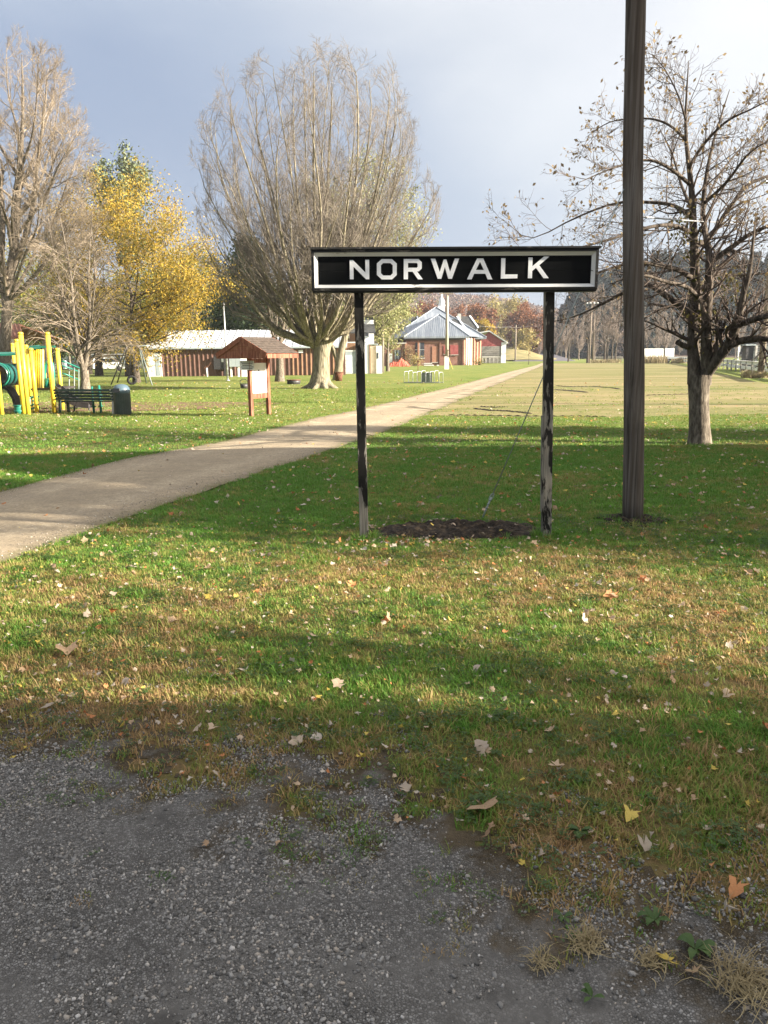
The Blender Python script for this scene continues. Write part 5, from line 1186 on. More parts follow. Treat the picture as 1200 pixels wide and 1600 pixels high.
# ------------------------------------------------------------------ trail kiosk
def make_kiosk():
    p = gp(393, 651); o = thing('kiosk', 'red brown wooden trail kiosk with a small gabled roof beside the path', 'kiosk', (p.x, p.y, 0), -R(33))
    d = p.y; H = at(386, 527, d).z; sc = H/2.55
    # local: x across the gable, y along the ridge (away from the camera)
    ph = 1.98*sc; pw = .115*sc; blen = .86*sc
    for y in (0, blen): MB().box((0, y, ph/2-.03), (pw, pw, ph+.06)).build('post', 'kiosk_red', o)
    MB().box((0, blen/2, .66*sc), (.05, blen-pw, .16*sc)).build('rail', 'kiosk_red', o)
    MB().box((.0, blen/2, 1.24*sc), (.035, blen-pw-.004, .98*sc)).build('notice_board', 'board_white', o)
    # the trail sketch on the board, facing the path
    q = MB(); zz = [(.50, 1.52), (.47, 1.42), (.53, 1.33), (.49, 1.25), (.55, 1.16), (.52, 1.05), (.60, .98)]
    for a, b_ in zip(zz[:-1], zz[1:]): q.bar((.0195, blen*a[0], a[1]*sc), (.0195, blen*b_[0], b_[1]*sc), .03, .003, (1, 0, 0))
    q.bar((.0195, blen*.53, 1.34*sc), (.0195, blen*.40, 1.28*sc), .02, .003, (1, 0, 0)); q.bar((.0195, blen*.55, 1.15*sc), (.0195, blen*.66, 1.10*sc), .02, .003, (1, 0, 0)); q.build('trail_map', 'ink', o)
    MB().box((0, blen/2, 1.80*sc), (.06, blen-pw, .12*sc)).build('rail', 'kiosk_red', o)
    # roof
    hw = 1.08*sc; rz, ez = H-.03, 2.0*sc; y0, y1 = -.36*sc, blen+.30*sc
    for sgn in (-1, 1):
        t = Vector((sgn*hw, 0, ez-rz)); n_ = Vector((-t.z*sgn, 0, t.x*sgn)).normalized()
        if n_.z < 0: n_ = -n_
        A = [Vector((0, y0, rz)), Vector((sgn*hw, y0, ez)), Vector((sgn*hw, y1, ez)), Vector((0, y1, rz))]
        rf = MB().prism([v+n_*.0 for v in A], n_*.03).build('roof', 'kiosk_red', o)
        rows = 7
        for i in range(rows):
            u0 = i/rows; u1 = min(1.03, (i+1.12)/rows); q = MB()
            B = [Vector((sgn*hw*u0, y0-.02, rz+(ez-rz)*u0))+n_*.034, Vector((sgn*hw*u1, y0-.02, rz+(ez-rz)*u1))+n_*.050, Vector((sgn*hw*u1, y1+.02, rz+(ez-rz)*u1))+n_*.050, Vector((sgn*hw*u0, y1+.02, rz+(ez-rz)*u0))+n_*.034]
            q.prism(B, n_*.012).build('shingle_course', 'shingle', o)
        MB().box((sgn*(hw+.012), (y0+y1)/2, ez-.05*sc), (.025, y1-y0, .13*sc)).build('eave_board', 'kiosk_red', o)
        # barge boards front and back
        for yy in (y0-.014, y1+.014):
            a = Vector((0, yy, rz-.02)); b_ = Vector((sgn*hw, yy, ez-.02)); MB().bar(a, b_, .024, .15*sc, (0, 0, 1)).build('barge_board', 'kiosk_red', o)
    # boarded gable, three boards
    for i in range(4):
        z0 = ez+.0+(rz-ez)*i/4*.98; z1 = ez+(rz-ez)*(i+1)/4*.98-.008; w0 = hw*(1-(z0-ez)/(rz-ez)); w1 = hw*(1-(z1-ez)/(rz-ez))
        MB().prism([(-w0+.01, y0+.01, z0-.0), (w0-.01, y0+.01, z0), (max(w1-.01, .004), y0+.01, z1), (-max(w1-.01, .004), y0+.01, z1)], (0, .022, 0)).build('gable_board', 'kiosk_red', o)
    MB().box((0, y0+.03, ez-.06*sc), (2*hw-.03, .05, .12*sc)).build('tie_beam', 'kiosk_red', o)
    MB().box((0, blen/2, ez-.0*sc), (.09, blen+.9*sc, .1*sc)).build('ridge_beam', 'kiosk_red', o)
    # little framed notice on the near post, turned to the viewer
    n_ = MB().box((0, 0, 0), (.46*sc, .02, .29*sc)).build('small_sign', 'board_white', o); n_.location = (-.02, -pw/2-.03, 1.66*sc); n_.rotation_euler = (0, 0, R(33))
    q = MB()
    for i in range(5): q.box((-.0+.01*(i % 2), -.0115, (.105-.052*i)*sc), ((.40-.05*(i % 3))*sc, .003, .021*sc))
    l_ = q.build('text_lines', 'ink', n_); l_['label'] = 'dark lines of small print'
    return o
make_kiosk()

# ------------------------------------------------------------------ litter bin, bench
def make_bin():
    p = gp(192.5, 648); o = thing('litter_bin', 'round dark grey litter bin with a domed blue grey lid by the playground', 'bin', (p.x, p.y, 0)); d = p.y
    r0 = 12.2*d/1200*1.02; H = at(192, 600, d).z
    MB().lathe([(r0*.93, 0), (r0*.96, .03), (r0*.98, H*.68), (r0*1.0, H*.70)], 28).build('body', 'can_metal', o, True)
    for i in range(28):
        a = 6.283*i/28; MB().box((math.cos(a)*r0*1.0, math.sin(a)*r0*1.0, H*.36), (.016, .035, H*.66), a).build('slat', 'can_metal', o)
    lid = MB().lathe([(r0*1.04, H*.705), (r0*1.06, H*.72), (r0*1.04, H*.80), (r0*.96, H*.88), (r0*.78, H*.945), (r0*.5, H*.985), (r0*.15, H), (.001, H)], 28).build('lid', 'can_lid', o, True)
    q = MB().box((0, 0, 0), (.26, .03, .14)); f = q.build('flap', 'steel_dark', lid); f.location = (math.sin(-.3)*r0*1.0, -r0*1.0, H*.80); f.rotation_euler = (R(-12), 0, -.3)
make_bin()
def make_bench():
    pa = gp(103, 645); pb_ = gp(171, 649); o = thing('park_bench', 'dark green slatted park bench seen from behind beside the litter bin', 'bench', ((pa+pb_)/2)[:], 0.0); d = o.location.y
    L = (pb_-pa).length; k = .86; a0 = math.atan2(pb_.y-pa.y, pb_.x-pa.x)*.4; o.rotation_euler = (0, 0, a0)
    for i in range(4): MB().box((0, .10+.105*i, .44-.006*i), (L, .09, .035)).build('seat_slat', 'bench_green', o)
    for i in range(4): MB().box((.02, -.03-.025*i, .52+.10*i), (L*.96, .03, .085), 0, 0, R(-12)).build('back_slat', 'bench_green', o)
    for x, m in ((-L*.42, 'bench_green'), (L*.42, 'concrete')):
        MB().bar((x, -.10, .86), (x, .02, .44), .07, .06).build('back_support', m, o); MB().bar((x, .02, .45), (x, -.04, 0), .07, .07).build('leg', m, o); MB().bar((x, .42, .43), (x, .46, 0), .07, .07).build('leg', m, o)
        MB().bar((x, 0, .405), (x, .44, .40), .06, .05).build('seat_bearer', m, o); MB().box((x, .16, .64), (.07, .5, .035)).build('armrest', m, o)
make_bench()

# ------------------------------------------------------------------ playground
pc = gp(52, 645); d = pc.y
pg = thing('play_structure', 'yellow and green playground climbing frame with slide and crawl tunnel at the left edge', 'playground', (pc.x, pc.y, 0))
PL = lambda px, py, dy=0.0: at(px, py, d+dy)-pg.location
def ppost(px, pt, pbm, dy=0.0, r=.075, m='yellow', nm='post'):
    b_ = gp(px, pbm)-pg.location; t_ = at(px, pt, pg.location.y+b_.y)-pg.location; q = MB().tube([(b_.x, b_.y, -.05), (b_.x, b_.y, t_.z-.03)], r, 12); q.tube([(b_.x, b_.y, t_.z-.032), (b_.x, b_.y, t_.z+.03), (b_.x, b_.y, t_.z+.05)], [r*1.12, r*1.1, r*.6], 12); return q.build(nm, m, pg, True)
for a in ((3, 537, 648), (29, 538, 634), (37.5, 532, 647), (44.5, 521, 648), (51, 541, 645), (58, 546, 646), (85.5, 521, 645), (98, 546, 641)): ppost(*a, r=.068 if a[0] in (29, 51, 58) else .08)
# yellow barrier of upright staves beside the deck
for i in range(5):
    px = 54.5+i*3.0; q = MB(); a = PL(px, 607, .2); b_ = PL(px, 546, .2); q.tube([a, b_], .05, 8); q.build('stave', 'yellow_pale' if i > 2 else 'yellow', pg, True)
for z in (548, 603): MB().bar(PL(53, z, .2), PL(68, z, .2), .05, .09).build('stave_rail', 'yellow', pg)
# deck, roof bars
a = PL(45, 608, 0); b_ = PL(86, 608, 0); MB().box(((a.x+b_.x)/2, .9, a.z), (b_.x-a.x, 1.9, .07)).build('deck', 'slide', pg)
MB().prism([PL(-6, 556, -.2), PL(36, 555, -.2), PL(37, 552, 1.4), PL(-6, 553, 1.4)], (0, 0, .06)).build('canopy_panel', 'green', pg)
q = MB().prism([PL(44, 546, -.2), PL(63, 545, -.2), PL(62, 541, .9), PL(45, 543, .9)], (0, 0, .05)); q.bar(PL(47, 542.5, .2), PL(86, 541.5, .2), .05, .07); q.build('canopy_panel', 'green', pg)
# tunnel
tc_ = PL(14, 585, .2); q = MB(); rr_ = 17.5*d/1200
q.tube([tc_+Vector((-.02, -.85+.0, 0)), tc_+Vector((-.02, -.8, 0)), tc_+Vector((0, -.3, 0)), tc_+Vector((.05, .3, 0)), tc_+Vector((.1, .9, 0)), tc_+Vector((.1, .95, 0))], [rr_*.9, rr_, rr_*.97, rr_*.97, rr_, rr_*.9], 28, False)
q.build('tunnel', 'green_dark', pg, True)
MB().tube([tc_+Vector((0, .05*math.sin(a)+.0, 0))+Vector((rr_*1.0*math.cos(a), -.82, rr_*1.0*math.sin(a))) for a in np.linspace(0, 6.283, 33)], .028, 8).build('tunnel_rim', 'green', pg, True)
# second, bigger curved ramp that drops from the tunnel to the ground
rp = [PL(6, 602, .5), PL(17, 609, .5), PL(25, 622, .5), PL(29, 636, .5)]
q = MB()
for u, v in zip(rp[:-1], rp[1:]): q.bar(u, v, .5, .09, (0, 0, 1))
q.build('ramp', 'slide', pg)
# slide to the right
sl = [PL(83, 607, .3), PL(90, 609, .3), PL(104, 621, .25), PL(114, 629, .2), PL(124, 633.5, .2), PL(143, 636, .2)]
for part, yo, hh, nm in ((0, 0, .05, 'slide_bed'), (1, -.27, .20, 'slide_side'), (1, .27, .20, 'slide_side')):
    q = MB()
    for u, v in zip(sl[:-1], sl[1:]):
        q.bar(Vector(u)+Vector((0, yo, .07*part)), Vector(v)+Vector((0, yo, .07*part)), .5 if not part else .04, hh, (0, 0, 1))
    q.build(nm, 'slide', pg)
for px in (116, 139): MB().tube([PL(px, 648 if px > 120 else 646, .2), PL(px, 632, .2)], .03, 8).build('slide_leg', 'steel_dark', pg, True)
# green arch over the slide entry and the stair rails behind
q = MB(); q.tube([PL(69, 606, .3), PL(69, 585, .3), PL(71, 570, .3), PL(76, 564, .3), PL(81, 568, .3), PL(83, 583, .3), PL(83, 604, .3)], .07, 10); q.tube([PL(71, 604, .3), PL(75, 594, .3), PL(80, 592, .3), PL(82, 604, .3)], .11, 10); q.build('entry_hood', 'green', pg, True)
MB().box(PL(72, 601, .3)[:], (.36, .05, .28)).build('deck_panel', 'green', pg)
for y0, y1, xe in ((564, 575, 124), (583, 594, 124), (571, 581, 124)):
    MB().tube([PL(94, y0, 1.6), PL(103, y0+2, 1.6), PL(xe, y1, 2.4)], .028, 8).build('handrail', 'green', pg, True)
for px in (108, 116, 123): MB().tube([PL(px, 640, 2.0), PL(px, 566+(px-94)*.37, 2.0)], .022, 8).build('rail_post', 'steel_green', pg, True)
for i in range(5): MB().box(PL(96+i*6.5, 607+i*7.2, 1.9)[:], (.34, .9, .05)).build('stair_tread', 'steel_dark', pg)
for i in range(3): MB().tube([PL(72+i*5, 606, 1.5), PL(72+i*5, 578, 1.5)], .02, 8).build('baluster', 'yellow', pg, True)
# stepping pods
GPOD = 'stepping pods of the playground'
for (px, pbm, pt, r_, m, lb, rings) in ((30, 647, 633, .165, 'green', 'green bucket shaped stepping pod under the crawl tunnel', 2), (48, 646, 621, .10, 'yellow_pale', 'slim pale yellow stepping pod between yellow posts', 3), (56, 645, 619, .14, 'yellow_pale', 'pale yellow and green stepping pod below the barrier', 4)):
    p = gp(px, pbm); Hh = at(px, pt, p.y).z; o = thing('stepping_pod', lb, 'play step', (p.x, p.y, 0), 0, GPOD)
    MB().lathe([(r_*.75, 0), (r_*.85, Hh*.2), (r_*.9, Hh*.8), (r_*.9, Hh*.92)], 18).build('column', m, o, True); MB().lathe([(r_*.8, Hh*.9), (r_*1.12, Hh*.93), (r_*1.12, Hh), (r_*.9, Hh*1.02)], 18).build('step', 'green', o, True)
    for i in range(rings-1): MB().lathe([(r_*.9, 0), (r_*1.02, .01), (r_*1.02, .05), (r_*.9, .06)], 18, (0, 0, Hh*(.25+.22*i))).build('ring', 'green', o, True)
for px, pt, lb in ((147, 604, 'left one of two green posts standing behind the bench'), (158, 602, 'right one of two green posts standing behind the bench')):
    p = gp(px, 645.5); o = thing('balance_post', lb, 'post', (p.x, p.y, 0), 0, 'green posts behind the bench'); Hh = at(px, pt, p.y).z
    MB().tube([(0, 0, -.02), (0, 0, Hh)], .042, 10).build('upright', 'green', o, True)
    for i in range(4): MB().tube([(-.09, 0, Hh*(.25+.2*i)), (.09, 0, Hh*(.25+.2*i))], .022, 8).build('peg', 'green', o, True)
# wood chip bed
bm = bmesh.new(); ang_ = np.linspace(0, 6.283, 72, endpoint=False); c0 = gp(70, 641)
vs = [bm.verts.new((c0.x+8.2*math.cos(a)*(1+.08*math.sin(5*a)), c0.y+1.9+3.4*math.sin(a)*(1+.1*math.sin(3*a+1)), .016)) for a in ang_]; bm.faces.new(vs); me = bpy.data.meshes.new('wood_chip_bed'); bm.to_mesh(me); bm.free(); tag(link('wood_chip_bed', me, 'woodchip'), kind='structure')

# swing frame with a tyre
def make_swing():
    pa = gp(173, 601); pb_ = gp(238, 602); c = (pa+pb_)/2; o = thing('swing_frame', 'dark metal A frame swing behind the litter bin', 'swing', (c.x, c.y, 0)); d = c.y
    L = lambda px, py, dy=0.0: at(px, py, d+dy)-o.location
    t1 = L(197, 541, 1.0); t2 = L(217, 541, -1.0); t1.z = t2.z = L(207, 541).z
    q = L(207, 541)
    MB().tube([L(188, 541, .4), L(234, 540, .4)], .05, 10).build('top_bar', 'steel_green', o, True)
    for (tx, bx, by, dy, m) in ((198, 173, 601, 0, 'steel_dark'), (218, 238, 602, 0, 'steel_green'), (200, 183, 598, 1.6, 'steel_dark'), (217, 229, 599, 1.6, 'steel_green')):
        b_ = gp(bx, by)-o.location; MB().tube([(b_.x, b_.y, -.05), tuple(L(tx, 541, .4))], .05, 10).build('leg', m, o, True)
    for dx in (-.18, .18): MB().tube([L(206, 541, .4)+Vector((dx*.3, 0, 0)), L(206, 590, .4)+Vector((dx, 0, 0))], .014, 6).build('chain', 'steel_dark', o, True)
    c_ = L(206, 594, .4); r_ = .26; MB().tube([c_+Vector((r_*math.cos(a), .05*math.cos(a), r_*math.sin(a))) for a in np.linspace(0, 6.283, 21)], .09, 10).build('tyre', 'rubber', o, True)
make_swing()
def lumps(name, px, pbm, pt, w, m, label, cat):
    p = gp(px, pbm); o = thing(name, label, cat, (p.x, p.y, 0)); return o, (lambda x, y, dy=0.0: at(x, y, p.y+dy)-o.location)

# picnic shelter at the left edge
p = gp(8, 606); o = thing('picnic_shelter', 'open picnic shelter with a tan red roof behind the playground', 'shelter', (p.x, p.y, 0)); L = lambda x, y, dy=0.0: at(x, y, p.y+dy)-o.location
e0 = L(-110, 529); e1 = L(38, 529); rg0 = L(-110, 509, 3.0); rg1 = L(31, 509, 3.0); bk0 = Vector((e0.x, 6.2, e0.z)); bk1 = Vector((e1.x, 6.2, e1.z))
MB().prism([e0, e1, rg1, rg0], (0, 0, .12)).build('roof', 'terracotta', o); MB().prism([rg0+Vector((0, .01, 0)), rg1+Vector((0, .01, 0)), bk1, bk0], (0, 0, .12)).build('roof', 'terracotta', o)
n_ = 9
for i in range(n_): a = e1.lerp(e0, (i+.3)/24); b_ = rg1.lerp(rg0, (i+.3)/24); MB().bar(a+Vector((0, 0, .16)), b_+Vector((0, 0, .16)), .05, .07).build('roof_rib', 'terracotta', o)
MB().box(((e0.x+e1.x)/2, .02, e1.z-.16), (e1.x-e0.x, .09, .28)).build('fascia', 'cream', o)
MB().box(((e0.x+e1.x)/2-.2, .35, L(0, 541).z), (e1.x-e0.x-.5, .08, .42)).build('header_panel', 'blue_panel', o)
for x in (-100, -60, -20, 27): a = L(x, 606, .4); MB().box((a.x, .4, e1.z/2-.1), (.2, .2, e1.z+.1)).build('timber_post', 'bark_post', o); MB().box((a.x, 5.4, e1.z/2-.1), (.2, .2, e1.z+.1)).build('timber_post', 'bark_post', o)
a = L(-10, 580, 3.0); MB().box((a.x, 3.2, .75), (2.2, .8, .06)).build('picnic_table_top', 'concrete', o); MB().box((a.x, 3.2, .37), (1.6, .2, .7)).build('picnic_table_stand', 'concrete', o)

# ------------------------------------------------------------------ brown shed
def make_shed():
    p0 = gp(232, 588.5); d = p0.y; o = thing('shed', 'long brown ribbed metal shed with a white roof and a white door', 'shed', (p0.x, d, 0)); L = lambda px, py, dy=0.0: at(px, py, d+dy)-o.location
    x0 = L(233, 588).x; x1 = L(540, 588).x; ez = L(300, 544.5).z; rzt = L(300, 517.5, 4.5).z; W_ = 9.0
    MB().box(((x0+x1)/2, .10, ez/2), (x1-x0, .16, ez)).build('wall', 'siding', o); MB().box((x0+.09, W_/2, ez/2), (.16, W_-.4, ez)).build('wall', 'siding', o); MB().box(((x0+x1)/2, W_-.1, ez/2), (x1-x0, .16, ez)).build('wall', 'siding', o)
    MB().prism([(x0+.02, .2, ez), (x0+.02, W_-.2, ez), (x0+.02, W_/2, rzt-.1)], (.12, 0, 0)).build('gable', 'siding', o)
    me = None; st = (L(500, 588).x-L(300, 588).x)/28.6; nb = int((x1-x0)/st); tan0 = L(452, 588).x
    for i in range(nb+1):
        x = x0+.1+i*st
        if L(234.5, 580).x < x < L(253.5, 580).x: continue
        q = MB().prism([(x-.075, .02, .02), (x+.075, .02, .02), (x+.045, -.035, .02), (x-.045, -.035, .02)], (0, 0, ez-.04)); q.build('rib', 'siding' if x < tan0 else 'siding_tan', o)
    for x in (x0-.03,): MB().box((x, -.0, ez/2), (.22, .2, ez)).build('corner_trim', 'cream', o)
    # roof sheets with standing ribs
    ov = .3
    A = [Vector((x0-.25, -ov, ez+.02)), Vector((x1+.2, -ov, ez+.02)), Vector((x1+.2, W_/2, rzt)), Vector((x0-.25, W_/2, rzt))]
    B = [Vector((x0-.25, W_/2+.004, rzt)), Vector((x1+.2, W_/2+.004, rzt)), Vector((x1+.2, W_+ov, ez+.02)), Vector((x0-.25, W_+ov, ez+.02))]
    MB().prism(A, (0, 0, .07)).build('roof', 'white_roof', o); MB().prism(B, (0, 0, .07)).build('roof', 'white_roof', o)
    nr = int((x1-x0)/.8)
    for i in range(nr+1):
        x = x0-.2+i*.8; MB().bar((x, -ov, ez+.12), (x, W_/2, rzt+.10), .10, .05).build('roof_rib', 'white_roof', o)
    MB().box(((x0+x1)/2, -ov-.02, ez+.02), (x1-x0+.45, .05, .16)).build('gutter', 'cool_grey', o)
    # door
    a = L(235.3, 588); b_ = L(252.5, 588); zt = L(244, 553).z; w = b_.x-a.x
    dr = MB().box(((a.x+b_.x)/2, -.03, zt/2), (w, .09, zt)).build('door', 'white', o); MB().box(((a.x+b_.x)/2+w*.24, -.085, zt/2-.05), (w*.34, .02, zt-.3)).build('door_panel', 'cool_grey', dr); MB().box((a.x+.12*w, -.1, zt*.45), (.06, .06, .06)).build('handle', 'steel_dark', dr)
    for x in (a.x-.06, b_.x+.06): MB().box((x, -.035, zt/2+.04), (.10, .11, zt+.08)).build('door_trim', 'white', o)
    MB().box(((a.x+b_.x)/2, -.035, zt+.05), (w+.02, .11, .1)).build('door_trim', 'cool_grey', o)
    a = L(470, 549); MB().box((a.x, -.09, a.z), (.45, .05, .3)).build('wall_sign', 'white', o)
    # meter cabinet
    a = L(336, 588); b_ = L(356, 588); z0 = L(345, 577).z; z1 = L(345, 557).z; MB().box(((a.x+b_.x)/2, -.2, (z0+z1)/2), (b_.x-a.x, .25, z1-z0)).build('meter_cabinet', 'steel_dark', o)
    a = L(349.5, 563); MB().box((a.x, -.335, a.z), (.35, .02, .36)).build('notice', 'white', o)
    a = L(355, 588); MB().box((a.x, -.3, (L(350,588).z+z1)/2), (.42, .22, z1)).build('cabinet_pillar', 'steel_dark', o)
    return o, L, d
shed, SL, sd_ = make_shed()
# service boxes on white posts in front of the shed
p = gp(372, 588.5); o = thing('service_box', 'pair of pale grey meter boxes on white posts in front of the shed', 'meter box', (p.x, p.y-.9, 0)); L = lambda x, y, dy=0.0: at(x, y, p.y-.9+dy)-o.location
for x0, x1, y0, y1 in ((359, 368, 557, 573), (369, 376, 558, 573)):
    a = L(x0, y1); b_ = L(x1, y0); MB().box(((a.x+b_.x)/2, 0, (a.z+b_.z)/2), (b_.x-a.x, .3, b_.z-a.z)).build('box', 'cool_grey', o)
for x in (361.5, 373): a = L(x, 588); b_ = L(x, 573); MB().box((a.x, .05, b_.z/2), (.16, .12, b_.z)).build('post', 'white', o)
a = L(377.5, 588); b_ = L(384.5, 556); MB().box(((a.x+b_.x)/2, .1, b_.z/2), (b_.x-a.x, .12, b_.z)).build('white_panel', 'white', o)
p = gp(325.5, 588.5); o = thing('water_hydrant', 'white standpipe with a dark red handle in front of the shed', 'hydrant', (p.x, p.y-.5, 0)); L = lambda x, y, dy=0.0: at(x, y, p.y-.5+dy)-o.location
z = L(325, 575).z; MB().tube([(0, 0, -.05), (0, 0, z)], .085, 10).build('pipe', 'white', o, True); MB().bar((-.25, 0, z-.02), (.12, 0, z+.16), .16, .14).build('head', 'rust', o); MB().bar((.1, 0, z+.1), (.45, 0, z+.55), .07).build('handle', 'rust', o)
# slim light pole
p = gp(356, 595); o = thing('light_pole', 'slim grey metal pole standing in front of the brown shed', 'pole', (p.x, p.y, 0)); z = at(354, 478, p.y).z; MB().tube([(0, 0, -.05), (-.02, 0, z*.5), (-.05, 0, z)], [.085, .07, .05], 10).build('shaft', 'galv', o, True)
MB().lathe([(.10, 0), (.12, .1), (.02, .3)], 10, (-.05, 0, z)).build('cap', 'steel_dark', o, True); MB().lathe([(.18, 0), (.18, .05), (.09, .07)], 10).build('base_plate', 'galv', o, True)
# fire ring and grill
p = gp(459, 600); o = thing('fire_ring', 'low dark steel fire ring on the lawn in front of the shed', 'fire ring', (p.x, p.y, 0)); MB().lathe([(.46, -.02), (.48, .30), (.43, .30), (.41, .02)], 24).build('ring', 'steel_dark', o, True); MB().lathe([(.49, .0), (.51, .02), (.51, .05), (.49, .06)], 24, (0, 0, .25)).build('lip', 'rust', o, True)
p = gp(381.5, 606); o = thing('park_grill', 'black park grill with a curved handle left of the kiosk post', 'grill', (p.x, p.y, 0)); s = p.y/1200
MB().lathe([(.22, 0), (.25, .24), (.21, .24), (.2, .05)], 20).build('fire_bowl', 'steel_dark', o, True); MB().tube([(-.24, 0, .24), (-.24, 0, .42), (-.1, 0, .54), (.1, 0, .54), (.24, 0, .42), (.24, 0, .24)], .022, 8).build('handle', 'steel_dark', o, True); MB().box((0, 0, .29), (.4, .4, .02)).build('grate', 'steel_dark', o)
p = gp(527.5, 595); o = thing('tree_bucket', 'rust brown tub at the foot of the leaning tree', 'tub', (p.x+.12, p.y-.45, 0)); MB().lathe([(.26, 0), (.33, .7), (.29, .7), (.24, .1)], 20).build('tub', 'rust', o, True); MB().lathe([(.335, 0), (.36, .02), (.36, .06), (.33, .07)], 20, (0, 0, .62)).build('rim', 'rust', o, True)

# ------------------------------------------------------------------ white garage house behind the sign post
p = gp(560, 584); d = p.y; o = thing('garage_house', 'pale two storey house with white garage doors behind the left sign post', 'house', (p.x, d, 0)); L = lambda x, y, dy=0.0: at(x, y, d+dy)-o.location
def wallbox(name, x0, x1, y0, y1, m, dy=0.0, th=.2, base=None):
    a = L(x0, y1, dy); b_ = L(x1, y0, dy); z0 = base if base is not None else a.z
    return MB().box(((a.x+b_.x)/2, dy+th/2, (z0+b_.z)/2), (abs(b_.x-a.x), th, b_.z-z0)).build(name, m, o)
wallbox('wall', 530, 562, 549, 584, 'cool_grey', .3, .2, 0)
gd = wallbox('garage_door', 534.5, 549.5, 555, 584, 'white', .22, .08, 0)
for i in range(4):
    a = L(535.5, 558+i*6.4, .2); b_ = L(548.5, 563+i*6.4, .2); MB().box(((a.x+b_.x)/2, .205, (a.z+b_.z)/2), (b_.x-a.x, .03, a.z-b_.z)).build('door_panel', 'white', gd)
wallbox('wall', 530, 562, 520, 548.6, 'siding_tan', 2.2, .2)
for i in range(9): x = 531+i*3.2; wallbox('baluster', x, x+.9, 535, 548, 'siding_tan', .4, .1)
wallbox('deck_rail', 530, 563, 534, 536, 'white', .38, .12); wallbox('deck_edge', 530, 563, 547, 549.4, 'white', .28, .14)
wallbox('wall', 569, 577.8, 538, 585, 'white', .0, .3, 0); wallbox('wall', 578, 588, 540, 583.5, 'cream', .35, .3, 0)
w_ = wallbox('wall', 588.2, 597, 540, 583, 'white', .1, .3, 0); wallbox('window', 589.3, 591.3, 551, 560, 'glass', .05, .05); wallbox('corner_board', 577.3, 578.6, 538, 584, 'siding_tan', -.05, .05, 0)
wallbox('wall', 562, 584, 500, 538.6, 'white', 3.5, .3); wallbox('window', 571, 576, 515, 525, 'glass', 3.44, .06); wallbox('window_trim', 570.3, 576.7, 525.2, 526.6, 'cool_grey', 3.4, .1)
a = L(528, 519, 2.0); b_ = L(586, 519, 2.0); MB().prism([L(526, 521, 1.6), L(587, 521, 1.6), L(583, 498, 5), L(530, 498, 5)], (0, 0, .12)).build('roof', 'shingle_dark', o)
MB().box((L(575, 538).x, 2.6, L(575, 538.5).z+.05), (L(598, 538).x-L(568, 538).x, 5.0, .10)).build('flat_roof', 'cool_grey', o)
p = gp(598, 582); o = thing('utility_pole', 'dark wooden pole in front of the brick annex, right of the white house', 'utility pole', (p.x, p.y, 0)); z = at(598, 470, p.y).z; MB().tube([(0, 0, -.05), (.03, 0, z*.5), (.0, 0, z)], [.17, .15, .12], 12).build('shaft', 'pole_far', o, True); MB().bar((-.6, -.15, z-.6), (.6, -.15, z-.6), .1).build('crossarm', 'pole_far', o)

